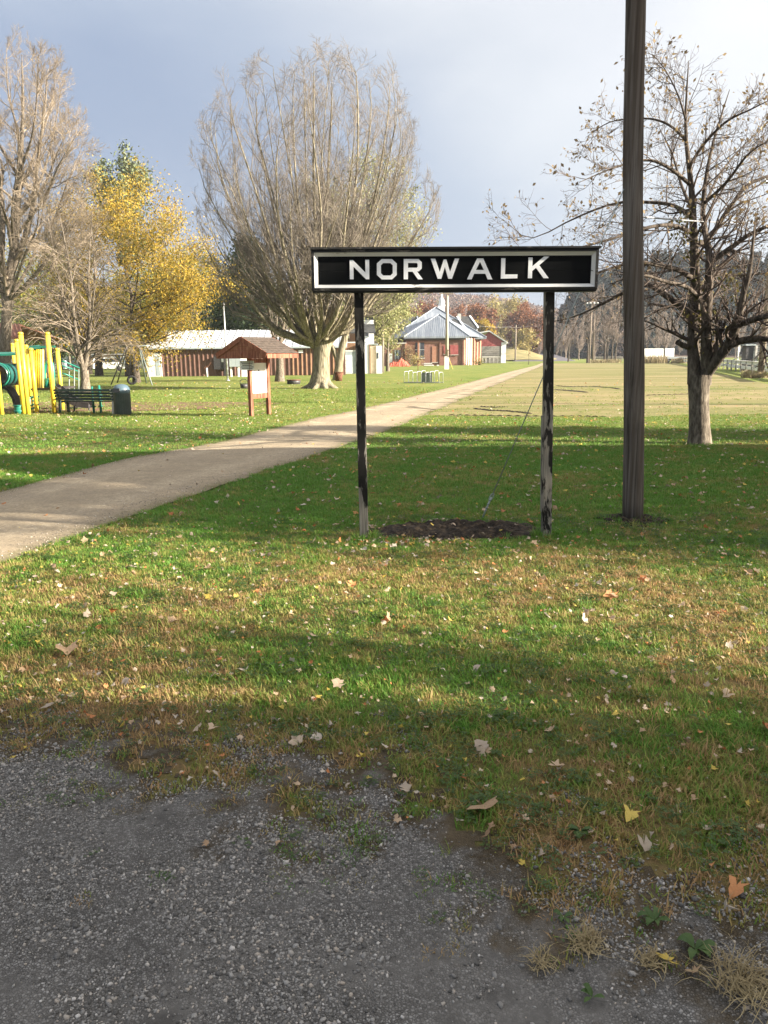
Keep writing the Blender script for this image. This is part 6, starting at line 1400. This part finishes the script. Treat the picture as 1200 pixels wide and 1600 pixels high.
# ------------------------------------------------------------------ brick hall
def make_hall():
    p = gp(682, 568.5); d = 150.0; g0 = at(682, 568, d); o = thing('brick_hall', 'old brick hall with a grey blue metal pyramid roof, seen under the sign', 'hall', (g0.x, d, 0)); L = lambda px, py, dy=0.0: at(px, py, d+dy)-o.location
    s = d/1200
    def W(name, x0, x1, y0, y1, m, dy=0.0, th=.5, base=None, par=o):
        a = L(x0, y1, dy); b_ = L(x1, y0, dy); z0 = base if base is not None else a.z
        return MB().box(((a.x+b_.x)/2, dy+th/2, (z0+b_.z)/2), (abs(b_.x-a.x), th, b_.z-z0)).build(name, m, par)
    ez = L(680, 527.5).z
    xl, xr = L(634, 527).x, L(726, 527).x; wd = xr-xl
    mxl, mxr = L(616, 527, 4).x, L(753, 525, 4).x; mid = L(684, 490).x; MW = (mxr-mxl)
    # front wing
    W('wall', 635, 725, 528, 569, 'brick', 0, .5, 0)
    # angled corner bays
    for sgn, xa, xb in ((1, 725, 751),):
        a = L(725, 568, 0); b_ = L(751.5, 566, 7.0); q = MB(); z1 = ez-.05
        n_ = Vector((b_.y-a.y, -(b_.x-a.x), 0)).normalized()
        q.prism([(a.x, a.y, 0), (b_.x, b_.y, 0), (b_.x, b_.y, z1), (a.x, a.y, z1)], -n_*.4); q.build('wall', 'brick_orange', o)  # right-facing wall coloured as if lit by the sun
        for f, m in ((.08, 'white'), (.20, 'white'), (.34, 'white'), (.52, 'brick'), (.68, 'brick'), (.86, 'brick')):
            c = a.lerp(b_, f)+n_*.12; MB().box((c.x, c.y, z1/2), (.28, .22, z1-.02), math.atan2(b_.y-a.y, b_.x-a.x)).build('pilaster', m, o)
    MB().box((mid, 13, ez/2), (MW*.94, 16, ez-.02)).build('main_block', 'brick', o)
    for x in (635.6, 654, 688, 724): W('pilaster', x-1.4, x+1.4, 528.5, 569, 'brick_orange' if x == 654 else 'brick', -.22, .22, 0)
    W('cornice', 634, 727, 527.2, 532, 'shingle', -.32, .32)
    W('lintel_band', 638, 686, 533.5, 537.0, 'brick_orange', -.1, .1)
    w_ = W('window', 649, 663, 535, 559, 'glass', -.12, .13); W('mullion', 655.6, 656.4, 535, 559, 'cool_grey', -.15, .03, None, w_); W('mullion', 649, 663, 546, 546.8, 'cool_grey', -.16, .035, None, w_); W('sill', 648, 664, 559, 560.4, 'concrete', -.28, .28)
    for x0, x1, y0, y1 in ((693, 700, 540, 553), (703, 716, 539, 554), (675, 684, 541, 566)):
        b_ = W('blind_window', x0, x1, y0, y1, 'brick_orange' if x0 == 675 else 'red_barn', -.08, .09); W('sill', x0-.5, x1+.5, y1, y1+1, 'concrete', -.2, .2)
    # roofs: big pyramid and the hipped front wing before it
    ap = Vector((L(681, 480, 13).x, 13, L(681, 480, 13).z)); hz_ = ez+.05; x0, x1 = mxl-.9, mxr+.9; y0, y1 = 4.2, 21.5
    E = [Vector((x0, y0, hz_)), Vector((x1, y0, hz_)), Vector((x1, y1, hz_)), Vector((x0, y1, hz_))]
    for i in range(4):
        q = MB(); q.add([E[i], E[(i+1) % 4], ap, E[i]-Vector((0, 0, .3)), E[(i+1) % 4]-Vector((0, 0, .3)), ap-Vector((0, 0, .4))], [(0,1,2), (5,4,3), (0,3,4,1)]); q.build('roof_slope', 'metal_roof_blue', o)
    fa_ = Vector((L(686, 491, 5.5).x, 5.5, L(686, 491, 5.5).z)); fb = [Vector((L(631, 527).x, -.7, hz_+.12)), Vector((L(733, 527).x, -.7, hz_+.12))]; rb = Vector((fa_.x-.3, 13.0, fa_.z+.02)); 
    back = [Vector((L(619, 527, 6).x, 6.0, hz_+.12)), Vector((L(757, 527, 7).x, 7.0, hz_+.12))]
    # front hip
    q = MB().add([fb[0], fb[1], fa_], [(0,1,2)]); q.add([v-Vector((0,0,.3)) for v in (fb[0], fb[1])]+[fb[0], fb[1]], [(0,1,3,2)]); q.build('roof_slope', 'metal_roof_blue', o)
    MB().add([fb[0], fa_, back[0]], [(0,1,2)]).build('roof_slope', 'metal_roof_blue', o); MB().add([fb[1], fa_, back[1]], [(0,2,1)]).build('roof_slope', 'metal_roof_blue', o)
    MB().add([back[0], fa_, rb], [(0,1,2)]).build('roof_slope', 'metal_roof_blue', o); MB().add([back[1], fa_, rb], [(0,2,1)]).build('roof_slope', 'metal_roof_blue', o)
    # standing seams
    q = MB()
    for i in range(34):
        f = (i+.5)/34; a = fb[0].lerp(fb[1], f); tx = 1-abs(f-.5)*2; b_ = a.lerp(Vector((a.x, fa_.y, fa_.z)), tx); q.bar(a+Vector((0, -.02, .05)), b_+Vector((0, -.02, .05)), .05, .05)
    tag(q.build('standing_seams', 'metal_roof_blue', o), kind='stuff')
    for a, b_ in ((fb[0], fa_), (fb[1], fa_), (E[0], ap), (E[1], ap), (E[2], ap)): MB().bar(a+Vector((0, 0, .08)), b_+Vector((0, 0, .08)), .22, .12).build('hip_cap', 'metal_roof_blue', o)
    # dormers
    for x0, x1, yt, yb, dy, par in ((703, 727, 497, 516, 6.2, 1), (716, 747, 496, 514, 9.0, 1), (622, 655, 497, 511, 8, 0)):
        a, b_ = L(x0, yb, dy), L(x1, yb, dy); c, e = L(x0+4, yt, dy+4), L(x1-13 if par else x1-3, yt, dy+4)
        dm = MB().prism([a, b_, e, c], (0, 0, .25)).build('dormer_roof', 'shingle_dark', o); MB().bar(b_+Vector((0, -.05, .3)), e+Vector((0, -.05, .3)), .3, .2).build('barge_board', 'white', dm)
    W('dormer_wall', 716, 728, 514, 524, 'white', 7.4, .4); q = W('dormer_wall', 729, 746, 511, 525, 'white', 9.6, .4)
    for x in (731, 737, 742): W('window', x, x+3, 513, 521, 'glass', 9.5, .1)
    W('window', 722, 726, 516, 522, 'glass', 7.3, .1)
    W('chimney', 715.5, 720.5, 490, 500, 'concrete', 12, 1.2)
    # white cupola with a little spire behind the ridge
    cu = W('cupola', 684.5, 695, 478, 489, 'white', 15, 1.6); a = L(690, 470, 15.8); MB().lathe([(.75, 0), (.62, .5), (.55, .9), (.6, 1.0), (.35, 1.6), (.12, 2.4), (.02, 3.4)], 8, (a.x, 15.8, L(690, 478, 15.8).z)).build('spire', 'white', cu)
    # low annex on the left
    W('annex_wall', 601, 634.8, 536.5, 571, 'brick', -3.0, 2.9, 0); W('parapet', 600.5, 635, 535.2, 537.5, 'concrete', -3.1, .3)
    W('door', 604.5, 613, 552.5, 568, 'white', -3.12, .1, 0); q = W('window', 618, 626, 547, 561, 'glass', -3.1, .1); W('window_frame', 617, 618, 546.5, 561.5, 'cool_grey', -3.13, .12, None, q); W('window_frame', 621.6, 622.3, 547, 561, 'cool_grey', -3.14, .05, None, q); W('corner_pier', 633, 636.5, 536.7, 571, 'brick_orange', -3.2, .25, 0)
    # tall brick stack at the left
    W('stack', 590, 607, 507, 572, 'brick', 2, 1.6, 0); W('stack_face', 602, 611, 505, 570, 'brick_orange', 1.4, .58, 0)
    return o, L
hall, HL = make_hall()
p = at(622, 572, 138.0); o = thing('debris_tarp', 'crumpled orange red tarp heap against the brick annex', 'tarp', (p.x, p.y, 0)); r_ = np.random.default_rng(3); V = []; F = []
nx_ = 26
for j in range(9):
    for i in range(nx_):
        x = (i/(nx_-1)-.5)*4.2; y = (j/8-.5)*1.8; z = max(0, (1-(j/4-1)**2))*max(0, 1-(abs(x)/2.15)**3)*(.55+.75*vnoise(x, y, 1.3, 4))*1.5+.02
        V.append((x+r_.normal(0, .05), y+r_.normal(0, .04), float(z)*.8*(.7+.6*float(fbm(x*1.0, y*1.0, 3.1, 6, 3)))+abs(r_.normal(0, .05))))
F = [(j*nx_+i, j*nx_+i+1, (j+1)*nx_+i+1, (j+1)*nx_+i) for j in range(8) for i in range(nx_-1)]
me = bpy.data.meshes.new('tarp_sheet'); me.from_pydata(V, [], F); link('tarp_sheet', me, 'tarp', o)
def bush(px, pbm, d, w, h, m, label, seed, n=900, ls=.16, name='shrub'):
    p = at(px, pbm, d); rr = np.random.default_rng(seed); o = thing(name, label, 'shrub', (p.x, p.y, 0)); st = np.array([poly([(0,0,-.05), (rr.normal(0, w*.15), rr.normal(0, w*.15), h*.5), (rr.normal(0, w*.3), rr.normal(0, w*.3), h)], [.05, .035, .012], 6)[0][0] for _ in range(9)])
    V, F = tubes([(st, np.tile(np.linspace(.05, .012, 6), (9, 1)), 4)]); link('stems', npmesh('stems', V, F), 'bark_dark', o, fix=False); pts = st[:, 2:].reshape(-1, 3); V, F = leaves(rr, pts, n, w*.17, ls); V[:, 2] = np.maximum(V[:, 2], .02); link('foliage', npmesh('foliage', V, F), m, o, fix=False)
bush(641, 570, 146, 2.2, 3.2, 'leaf_dead', 'leggy reddish brown shrub against the brick hall', 5, 700, .22); bush(648, 572, 142, 3.0, 1.5, 'leaf_gold', 'low olive shrub at the foot of the brick hall', 6, 700, .2)
bush(750, 569, 150, 2.6, .8, 'leaf_olive', 'low green bush at the right corner of the brick hall', 7, 400, .2)
for px, nm, lb, w, h in ((668, 'salvage_pile', 'pile of pale boards lying before the brick hall', 16, 3.2), (684, 'salvage_pile', 'small pale block beside the utility pole base', 4, 4)):
    p = at(px, 571, 140); o = thing(nm, lb, 'pile', (p.x, p.y, 0)); s = 140/1200
    for i in range(5 if w > 5 else 2): MB().box((random.uniform(-.3, .3)*(w > 5), random.uniform(-.2, .2), .08+.11*i), (w*s*random.uniform(.75, 1), .5, .10), random.uniform(-.12, .12)).build('board', ['concrete', 'white', 'grey_boards'][i % 3], o)
# red gabled outbuilding
def make_redshed():
    d = 185.0; g0 = at(770, 567, d); o = thing('red_outbuilding', 'small red gabled outbuilding with a pale roof right of the brick hall', 'shed', (g0.x, d, 0)); L = lambda px, py, dy=0.0: at(px, py, d+dy)-o.location
    x0, x1 = L(751, 567).x, L(787, 567).x; ez = L(780, 535).z; rz_ = L(763, 518.5).z; xm = L(764, 520).x; mz = L(770, 541).z; Dp = 12
    MB().box(((x0+x1)/2, .2, mz/2), (x1-x0, .4, mz)).build('wall', 'grey_boards', o)
    for i in range(9): MB().box(((x0+x1)/2, -.03, .25+i*mz/9), (x1-x0-.1, .06, mz/9-.1)).build('board', 'grey_boards', o)
    MB().prism([(x0, .0, mz), (x1, .0, mz), (x1, .0, ez), (xm, .0, rz_), (x0, 0, L(751, 528).z)], (0, .4, 0)).build('gable', 'red_barn', o)
    MB().box((x1+.05, Dp/2+.1, ez/2), (.4, Dp, ez)).build('wall', 'white', o); MB().box((x0+.2, Dp/2+.5, ez/2), (.3, Dp-1, ez)).build('wall', 'red_barn', o); MB().box((x1-.1, -.08, ez/2), (1.1, .16, ez)).build('corner_board', 'white', o)
    MB().prism([(xm, -.5, rz_+.05), (x1+.9, -.5, ez-.3), (x1+.9, Dp+.4, ez-.3), (xm, Dp+.4, rz_+.05)], (0, 0, .25)).build('roof', 'white_roof', o); MB().prism([(xm-.01, -.5, rz_+.05), (x0-2.5, -.5, L(748, 523).z), (x0-2.5, Dp+.4, L(748, 523).z), (xm-.01, Dp+.4, rz_+.05)], (0, 0, .25)).build('roof', 'white_roof', o)
    MB().box((L(766, 558).x, -1.6, L(766, 557.5).z), (L(781, 558).x-L(752, 558).x, .3, .3)).build('rail', 'concrete', o)
    for x in (753, 758, 764, 770, 776, 780): MB().box((L(x, 560).x, -1.6, L(766, 557.5).z/2), (.22, .2, L(766, 557.5).z)).build('rail_post', 'concrete', o)
make_redshed()
# mid-distance pole with a pale footing
p = gp(698, 577); d = p.y; o = thing('utility_pole', 'pale wooden utility pole on a white footing in front of the brick hall', 'utility pole', (p.x, d, 0)); L = lambda x, y: at(x, y, d)-o.location
zt = L(697, 452).z; q = MB(); q.tube([(0, 0, .2), (0, 0, zt)], [.24, .19], 12); q.build('shaft', 'pole_pale', o, True)
MB().box((-.02, 0, L(698, 557).z/2), (.62, .5, L(698, 557).z)).build('footing', 'white', o); MB().tube([(.12, -.3, L(698, 548).z), (.4, -.3, L(698, 545).z), (.5, -.3, L(698, 556).z), (.15, -.3, L(698, 558).z)], .05, 6).build('coil', 'rust', o, True); MB().tube([(-.12, -.3, L(698, 548).z), (-.42, -.3, L(698, 547).z), (-.42, -.3, L(698, 558).z)], .05, 6).build('coil', 'rust', o, True)
MB().bar((.3, 0, L(700, 560).z), (.85, 0, 0), .06).build('brace', 'yellow_pale', o)
MB().bar((-1.0, -.2, L(697, 459).z), (.8, -.2, L(697, 459).z), .12).build('crossarm', 'pole_far', o)
for x in (-.85, -.35, .35, .7): MB().lathe([(.03, 0), (.08, .06), (.06, .16), (.08, .2), (.02, .26)], 8, (x, -.2, L(697, 459).z+.06)).build('insulator', 'steel_dark', o, True)
for z in (462, 470): MB().tube([(-.2, -.1, L(697, z+5).z), (-.55, -.1, L(697, z+4).z), (-.6, -.1, L(697, z).z)], .035, 6).build('bracket', 'steel_dark', o, True)
# bike rack
def make_rack():
    a = gp(649, 599.5); b_ = gp(674, 597.5); c = (a+b_)/2; o = thing('bike_rack', 'small galvanised hoop bicycle rack on the lawn by the trail', 'bike rack', (c.x, c.y, 0), R(-24)); w = (b_-a).length; H = at(662, 579, c.y).z
    n = 9
    for i in range(n):
        x = -w/2+w*i/(n-1); h = H*(.93+.07*math.sin(i*2.1))
        MB().tube([(x-.03, -.34, 0), (x-.03, -.34, h-.12), (x-.02, -.28, h-.02), (x, -.2, h), (x, .2, h), (x+.02, .28, h-.02), (x+.03, .34, h-.12), (x+.03, .34, 0)], .019, 8).build('hoop', 'galv', o, True)
    for y in (-.34, .34): MB().bar((-w/2-.05, y, .05), (w/2+.05, y, .05), .05, .05).build('base_rail', 'galv', o)
    MB().box((w*.08, .1, H*.45), (w*.3, .03, H*.8)).build('rack_plate', 'steel_green', o)
make_rack()
p = gp(654.5, 596); o = thing('marker_stake', 'thin rusty marker stake just behind the bike rack', 'stake', (p.x, p.y+1.5, 0)); MB().tube([(0, 0, -.05), (0, 0, 1.5)], .022, 8).build('stake', 'rust', o, True); MB().box((0, -.03, 1.45), (.18, .02, .12)).build('plate', 'rust', o)
p = at(826, 567, 150); o = thing('sapling', 'thin young sapling on the lawn left of the far trail end', 'sapling', (p.x, p.y, 0)); MB().tube([(0, 0, -.05), (.02, 0, 1.4), (-.02, 0, 2.6)], [.05, .04, .015], 6).build('stem', 'bark_dark', o, True)
rr = np.random.default_rng(2); V, F = leaves(rr, np.array([[0, 0, 2.0], [0.1, 0, 2.4]]), 60, .22, .16); link('foliage', npmesh('foliage', V, F), 'leaf_dead', o, fix=False)

# far road and grass bank
q = MB(); A = [at(x, 553.5, 250) for x in (822, 880)]; q.add([(at(800, 560, 225).x, 225, .02), (at(900, 560, 225).x, 225, .02), (at(862, 556, 330).x, 330, 2.2), (at(842, 556, 330).x, 330, 2.2)], [(0,1,2,3)]); tag(q.build('road', 'asphalt'), kind='structure')
q = MB(); c = at(812, 562, 262); V = []
for i in range(9):
    for j in range(7): V.append((c.x-16+i*4.4, 236+j*9, max(-.1, 4.6*math.exp(-((i-3)/2.4)**2)*math.exp(-((j-3.2)/2.2)**2)-.1)))
q.add(V, [(i*7+j, (i+1)*7+j, (i+1)*7+j+1, i*7+j+1) for i in range(8) for j in range(6)]); tag(q.build('terrain', 'bank', None, True), kind='structure')
# far poles with wires
GW = 'wooden poles along the far road'
fp = []
for px, dd, pt, lb in ((805, 235, 508, 'far wooden pole just right of the red outbuilding'), (926, 172, 480, 'far pole standing in the row of bare trees'), (1000, 215, 490, 'far pole behind the foreground pole')):
    g_ = at(px, 562, dd); z = at(px, pt, dd).z; o = thing('utility_pole', lb, 'utility pole', (g_.x, dd, 0), 0, GW); MB().tube([(0, 0, -.05), (0, 0, z)], [.24, .17], 8).build('shaft', 'pole_far', o, True); MB().bar((-1.6, -.2, z-.7), (1.6, -.2, z-.7), .16).build('crossarm', 'pole_far', o); fp.append(Vector((g_.x, dd-.2, z-.5)))
def wire(a, b_, drop, label, r_=.02, grp=None):
    a = Vector(a); b_ = Vector(b_); q = MB().tube([p-a for p in sag(a, b_, drop)], r_, 5); o = q.build('overhead_wire', 'wire', None, True, a); tag(o, label, 'wire', grp); return o
wire(fp[0]+Vector((-1.4, 0, 0)), at(740, 508, 230), .3, 'thin wire running left from the far pole by the outbuilding', .03); wire(fp[0]+Vector((1.4, 0, 0)), fp[1]+Vector((-1.4, 0, 0)), .9, 'thin wire from the far pole by the outbuilding to the tree row', .03); wire(fp[0]+Vector((1.4, 0, -3)), fp[1]+Vector((-1.4, 0, -1.5)), .6, 'lower thin wire between the far pole and the tree row', .03)
# field light poles at the right
def light_pole(px, pbm, pt, label, d=None, rad=.2, dark='pole_far'):
    g_ = gp(px, pbm) if d is None else at(px, pbm, d); z = at(px, pt, g_.y).z; o = thing('field_light', label, 'light pole', (g_.x, g_.y, 0)); MB().tube([(0, 0, -.05), (0, 0, z)], [rad, rad*.7], 10).build('shaft', dark, o, True); MB().bar((-1.3, -.1, z-.5), (1.3, -.1, z-.5), .14).build('crossarm', dark, o)
    for x in (-1.1, -.4, .4, 1.1):
        l = MB().lathe([(.05, 0), (.12, -.06), (.24, -.26), (.24, -.30)], 12, (x, -.25, z-.5)).build('lamp', 'galv', o, True); MB().lathe([(.2, -.305), (.05, -.34)], 10, (x, -.25, z-.5)).build('lamp_glass', 'lit_lamp', l, True)
    return o, Vector((g_.x, g_.y, z))
lp1, lt1 = light_pole(1188, 590, 268, 'tall field light pole behind the branches at the right edge', None, .24)
light_pole(921, 562, 468, 'distant field light with white lamps above the tree row', 165, .16)
wire(Vector((pb.x+lean*5, pb.y+.12, at(1001, 333, pd).z)), Vector((lt1.x, lt1.y, at(1188, 336, lt1.y).z)), .25, 'pale wire from the foreground pole to the field light pole', .012)

# guard rail and bleachers on the right
def make_rail():
    pts = [(1020, 561.5), (1062, 567), (1100, 572), (1125, 575.5), (1150, 580), (1175, 584.5), (1205, 590), (1240, 597)]
    W_ = [gp(*q) for q in pts]; o = thing('rail_fence', 'white two rail board fence along the right side of the field', 'fence', W_[0][:])
    for i in range(len(W_)-1):
        a, b_ = W_[i]-o.location, W_[i+1]-o.location; n = max(1, int((b_-a).length/4.0)) if i > 0 else 6
        for z in (.95, .50): MB().bar(a+Vector((0, 0, z)), b_+Vector((0, 0, z)), .05, .30).build('rail', 'white', o)
        MB().bar(a+Vector((0, .05, 1.12)), b_+Vector((0, .05, 1.12)), .20, .04).build('cap_board', 'white', o)
        for j in range(n):
            c = a.lerp(b_, j/n); MB().box((c.x, c.y+.09, .56), (.12, .12, 1.12)).build('fence_post', 'grey_boards', o)
make_rail()
def make_bleachers():
    a = at(1128, 577, 92.0); b_ = at(1240, 583, 74.0); o = thing('bleachers', 'grey metal bleacher stand behind the white fence at right', 'bleachers', (a.x, a.y, 0)); v = (b_-a); L_ = v.length; ang = math.atan2(v.y, v.x); o.rotation_euler = (0, 0, ang)
    n = 8
    for i in range(n):
        z = .45+.40*i; y = .7*i
        MB().box((L_/2, y, z), (L_, .28, .05)).build('seat_plank', 'galv', o); MB().box((L_/2, y+.36, z-.22), (L_, .32, .04)).build('foot_plank', 'galv', o)
    for j in range(9):
        x = L_*j/8; MB().bar((x, -.1, .35), (x, .7*n, .35+.40*n), .07, .07).build('stringer', 'steel_green', o)
        for i in range(1, n, 2): MB().bar((x, .7*i, 0), (x, .7*i, .4+.40*i), .07).build('leg', 'steel_green', o)
        if j < 8: MB().bar((x, .7*n-.8, .1), (L_*(j+1)/8, .7*n-.8, .40*n), .05).build('brace', 'steel_green', o); MB().bar((x, .7*n-.8, .40*n), (L_*(j+1)/8, .7*n-.8, .1), .05).build('brace', 'steel_green', o)
    for z in (.55, 1.0): MB().bar((0, .7*n, .4*n+z), (L_, .7*n, .4*n+z), .05).build('guard_rail', 'galv', o)
    for j in range(17): x = L_*j/16; MB().bar((x, .7*n, .4*n), (x, .7*n, .4*n+1.0), .04).build('guard_post', 'galv', o)
make_bleachers()
p = at(1166, 581, 84); o = thing('press_booth', 'narrow dark ticket booth between the white fence and the bleachers', 'booth', (p.x, p.y, 0)); z = at(1166, 540, p.y).z; MB().box((0, 0, z/2), (.8, .9, z)).build('wall', 'steel_dark', o); MB().box((0, 0, z+.06), (1.1, 1.2, .12)).build('roof', 'cool_grey', o); MB().box((.62, -.5, z/2), (.22, .2, z)).build('column', 'concrete', o)
p = at(1152, 575, 95); o = thing('marker_board', 'thin white board on a post in front of the bleachers', 'board', (p.x, p.y, 0)); z = at(1152, 540, 95).z; MB().box((0, 0, z/2), (.12, .1, z)).build('post', 'white', o); MB().box((0, -.08, z-.35), (.26, .05, .8)).build('board', 'white', o)
# trailer, low rails and dry brush at the far end of the field
p = at(1025, 566, 175); o = thing('white_trailer', 'long white trailer parked beyond the far end of the field', 'trailer', (p.x, p.y, 0)); MB().box((0, 0, 1.9), (7, 2.5, 2.2)).build('body', 'white', o); MB().box((0, -1.3, .85), (6.6, .1, .25)).build('skirt', 'cool_grey', o)
for x in (-2.2, -1.2, 2.4): q = MB(); q.tube([(x, -1.1, .45), (x, -.85, .45)], .45, 16); q.build('wheel', 'rubber', o, True)
def far_rail(x0, x1, pb0, label, d):
    a = at(x0, pb0, d); b_ = at(x1, pb0, d); o = thing('corral_fence', label, 'fence', (a.x, d, 0)); n = int((b_.x-a.x)/3)
    for z in (.6, 1.15): MB().box(((b_.x-a.x)/2, 0, z), (b_.x-a.x, .08, .2)).build('rail', 'grey_boards', o)
    for i in range(n+1): MB().box(((b_.x-a.x)*i/n, .1, .65), (.16, .14, 1.3)).build('fence_post', 'grey_boards', o)
far_rail(1006, 1085, 566, 'weathered rail fence before the white trailer', 160); far_rail(925, 972, 566, 'weathered rail fence behind the row of bare trees', 190)
p = at(1050, 566, 158); o = thing('flatbed_wagon', 'dark flatbed wagon parked by the weathered fence', 'wagon', (p.x, p.y-.8, 0)); MB().box((0, 0, 1.0), (4.6, 1.8, .25)).build('bed', 'cool_grey', o); MB().box((0, 0, .7), (4.0, 1.4, .3)).build('chassis', 'steel_dark', o)
for x in (-1.5, 1.5): q = MB(); q.tube([(x, -.9, .4), (x, -.65, .4)], .4, 14); q.build('wheel', 'rubber', o, True)
def brush(px, pbm, d, w, h, seed, lb, m='dry_grass'):
    p = at(px, pbm, d); rr = np.random.default_rng(seed); V, F = clump(420, 1.0, .4, 1.0, .05, seed, .5); V = V*np.array([w/2, 1.0, h]); o = link('brush', npmesh('brush', V, F), m, fix=False); o.location = (p.x, p.y, 0); tag(o, lb, 'brush')
brush(1023, 567, 152, 5.0, 1.9, 1, 'clump of tall straw brown brush before the white trailer'); brush(1062, 568, 150, 3.4, 1.2, 2, 'low straw brush right of the flatbed wagon'); brush(946, 567, 168, 7, 1.0, 3, 'low dry brush under the row of bare trees'); brush(1000, 567, 158, 5, .9, 4, 'low dry brush behind the foreground pole'); brush(1182, 588, 60, 2.2, .7, 5, 'dry weeds growing against the white fence')
# gravestones and a van seen below the trees left of the shed
for i, (px, y0, y1, w, lb) in enumerate(((171, 556, 574, 9, 'white parked van seen between dark trunks left of the shed'), )):
    p = at(px, 576, 118); o = thing('parked_van', lb, 'van', (p.x, p.y, 0), .3); MB().prism([(-2.2, -.9, .4), (2.2, -.9, .4), (2.2, -.9, 1.0), (1.5, -.9, 1.25), (1.0, -.9, 2.1), (-2.2, -.9, 2.1)], (0, 1.8, 0)).build('body', 'white', o)
    for x in (-1.4, 1.4): MB().tube([(x, -.95, .38), (x, -.7, .38)], .38, 14).build('wheel', 'rubber', o, True)
    MB().box((0, -.905, 1.6), (2.6, .03, .5)).build('window', 'glass', o)
def house(px, pbm, d, w, h, rise, dp, mw, mr, label, name='house', rz=0.0, wins=3):
    p = at(px, pbm, d); o = thing(name, label, 'house', (p.x, p.y, 0), rz)
    MB().box((0, dp/2, h/2), (w, dp, h)).build('wall', mw, o); MB().prism([(-w/2-.3, -.4, h-.05), (w/2+.3, -.4, h-.05), (w/2+.3, dp/2, h+rise), (-w/2-.3, dp/2, h+rise)], (0, 0, .16)).build('roof', mr, o); MB().prism([(-w/2-.3, dp/2+.005, h+rise), (w/2+.3, dp/2+.005, h+rise), (w/2+.3, dp+.4, h-.05), (-w/2-.3, dp+.4, h-.05)], (0, 0, .16)).build('roof', mr, o)
    for sx in (-1, 1): MB().prism([(sx*(w/2-.02), .05, h-.002), (sx*(w/2-.02), dp-.05, h-.002), (sx*(w/2-.02), dp/2, h+rise-.05)], (-sx*.15, 0, 0)).build('gable', mw, o)
    for i in range(wins):
        x = -w/2+w*(i+.5)/wins; wn = MB().box((x, -.03, h*.58), (1.0, .08, 1.3)).build('window', 'glass', o); MB().box((x, -.06, h*.58-.72), (1.2, .14, .1)).build('sill', 'white', wn)
    MB().box((w*.12, -.04, 1.05), (.95, .1, 2.1)).build('door', 'cool_grey', o); return o
house(185, 574, 150, 13, 3.4, 2.6, 9, 'white', 'shingle_dark', 'white house glimpsed between trunks behind the swing'); house(45, 574, 150, 14, 3.2, 2.4, 9, 'cool_grey', 'shingle_dark', 'grey house low behind the playground trees')
# ------------------------------------------------------------------ what stands to the right of the view and throws the shade on the lawn
h_ = house(0, 574, 100, 13, 5.0, 2.9, 5.0, 'cream', 'shingle', 'two storey cream house on the east side of the lawn'); h_.location = (18.5, 7.6, 0)
h_ = house(0, 574, 100, 13, 5.2, 2.4, 14, 'white', 'shingle_dark', 'white house by the gravel lot on the east side', wins=4); h_.location = (16.0, -14.0, 0); h_.rotation_euler = (0, 0, R(-5))
t = conifer('spruce_tree', 'dense spruce on the east side of the lawn', 8.5, 2.8, 'needles', 61, None, .06, 7000, .3); t.location = (20.5, 15.5, 0)
t = bare_tree('bare_tree', 'bare tree beside the cream house on the east side', 11, 4.5, 62, 'bark_grey', 'twig_grey', .2, (16, 8, 6, 4), .018, .75, .14, None, 3, 0, .010, 3); t.location = (21, 4.2, 0)
rr = np.random.default_rng(8); V, F = leaves(rr, rr.normal(0, 1, (60, 3))*np.array([2.6, 2.0, 1.5])+np.array([0, 0, 6.4]), 900, .5, .16); link('crown', npmesh('crown', V, F), 'leaf_dead', t, fix=False)
t = bare_tree('bare_tree', 'slender unseen bare tree added to break up the white house shadow', 8.5, 3.6, 63, 'bark_grey', 'twig_grey', .2, (14, 8, 7, 4), .010, .75, .14, None, 3, 0, .008, 3); t.location = (13.5, .9, 0)  # added out of view to soften the edge of the house shadow
t = conifer('spruce_tree', 'tall open unseen spruce added to shade the lawn and path', 14.5, 3.6, 'needles', 66, None, .08, 7000, .32, .014, .45); t.location = (21.5, 4.6, 0)  # added out of view, crown kept open to throw broken shade leftward
o = thing('utility_pole', 'utility pole on the east side of the field', 'utility pole', (24, 26.5, 0)); MB().tube([(0, 0, -.05), (0, 0, 11)], [.19, .13], 10).build('shaft', 'pole_far', o, True); MB().bar((-1.2, -.2, 10.3), (1.2, -.2, 10.3), .12).build('crossarm', 'pole_far', o)

# thin autumn air
hm = bpy.data.materials.new('haze_air'); hm.use_nodes = True; hm.node_tree.nodes.clear(); N = NT(hm.node_tree)
pv = N.n.new('ShaderNodeVolumePrincipled'); pv.inputs['Color'].default_value = (.80, .87, 1.0, 1); pv.inputs['Density'].default_value = .00019
ho = N.n.new('ShaderNodeOutputMaterial'); N.l.new(pv.outputs[0], ho.inputs['Volume'])
q = MB().box((0, 425, 59), (1860, 1420, 122)); hb = q.build('haze', None); hb.data.materials.append(hm); tag(hb, 'thin pale haze hanging over the far hills', 'haze', None, 'stuff')
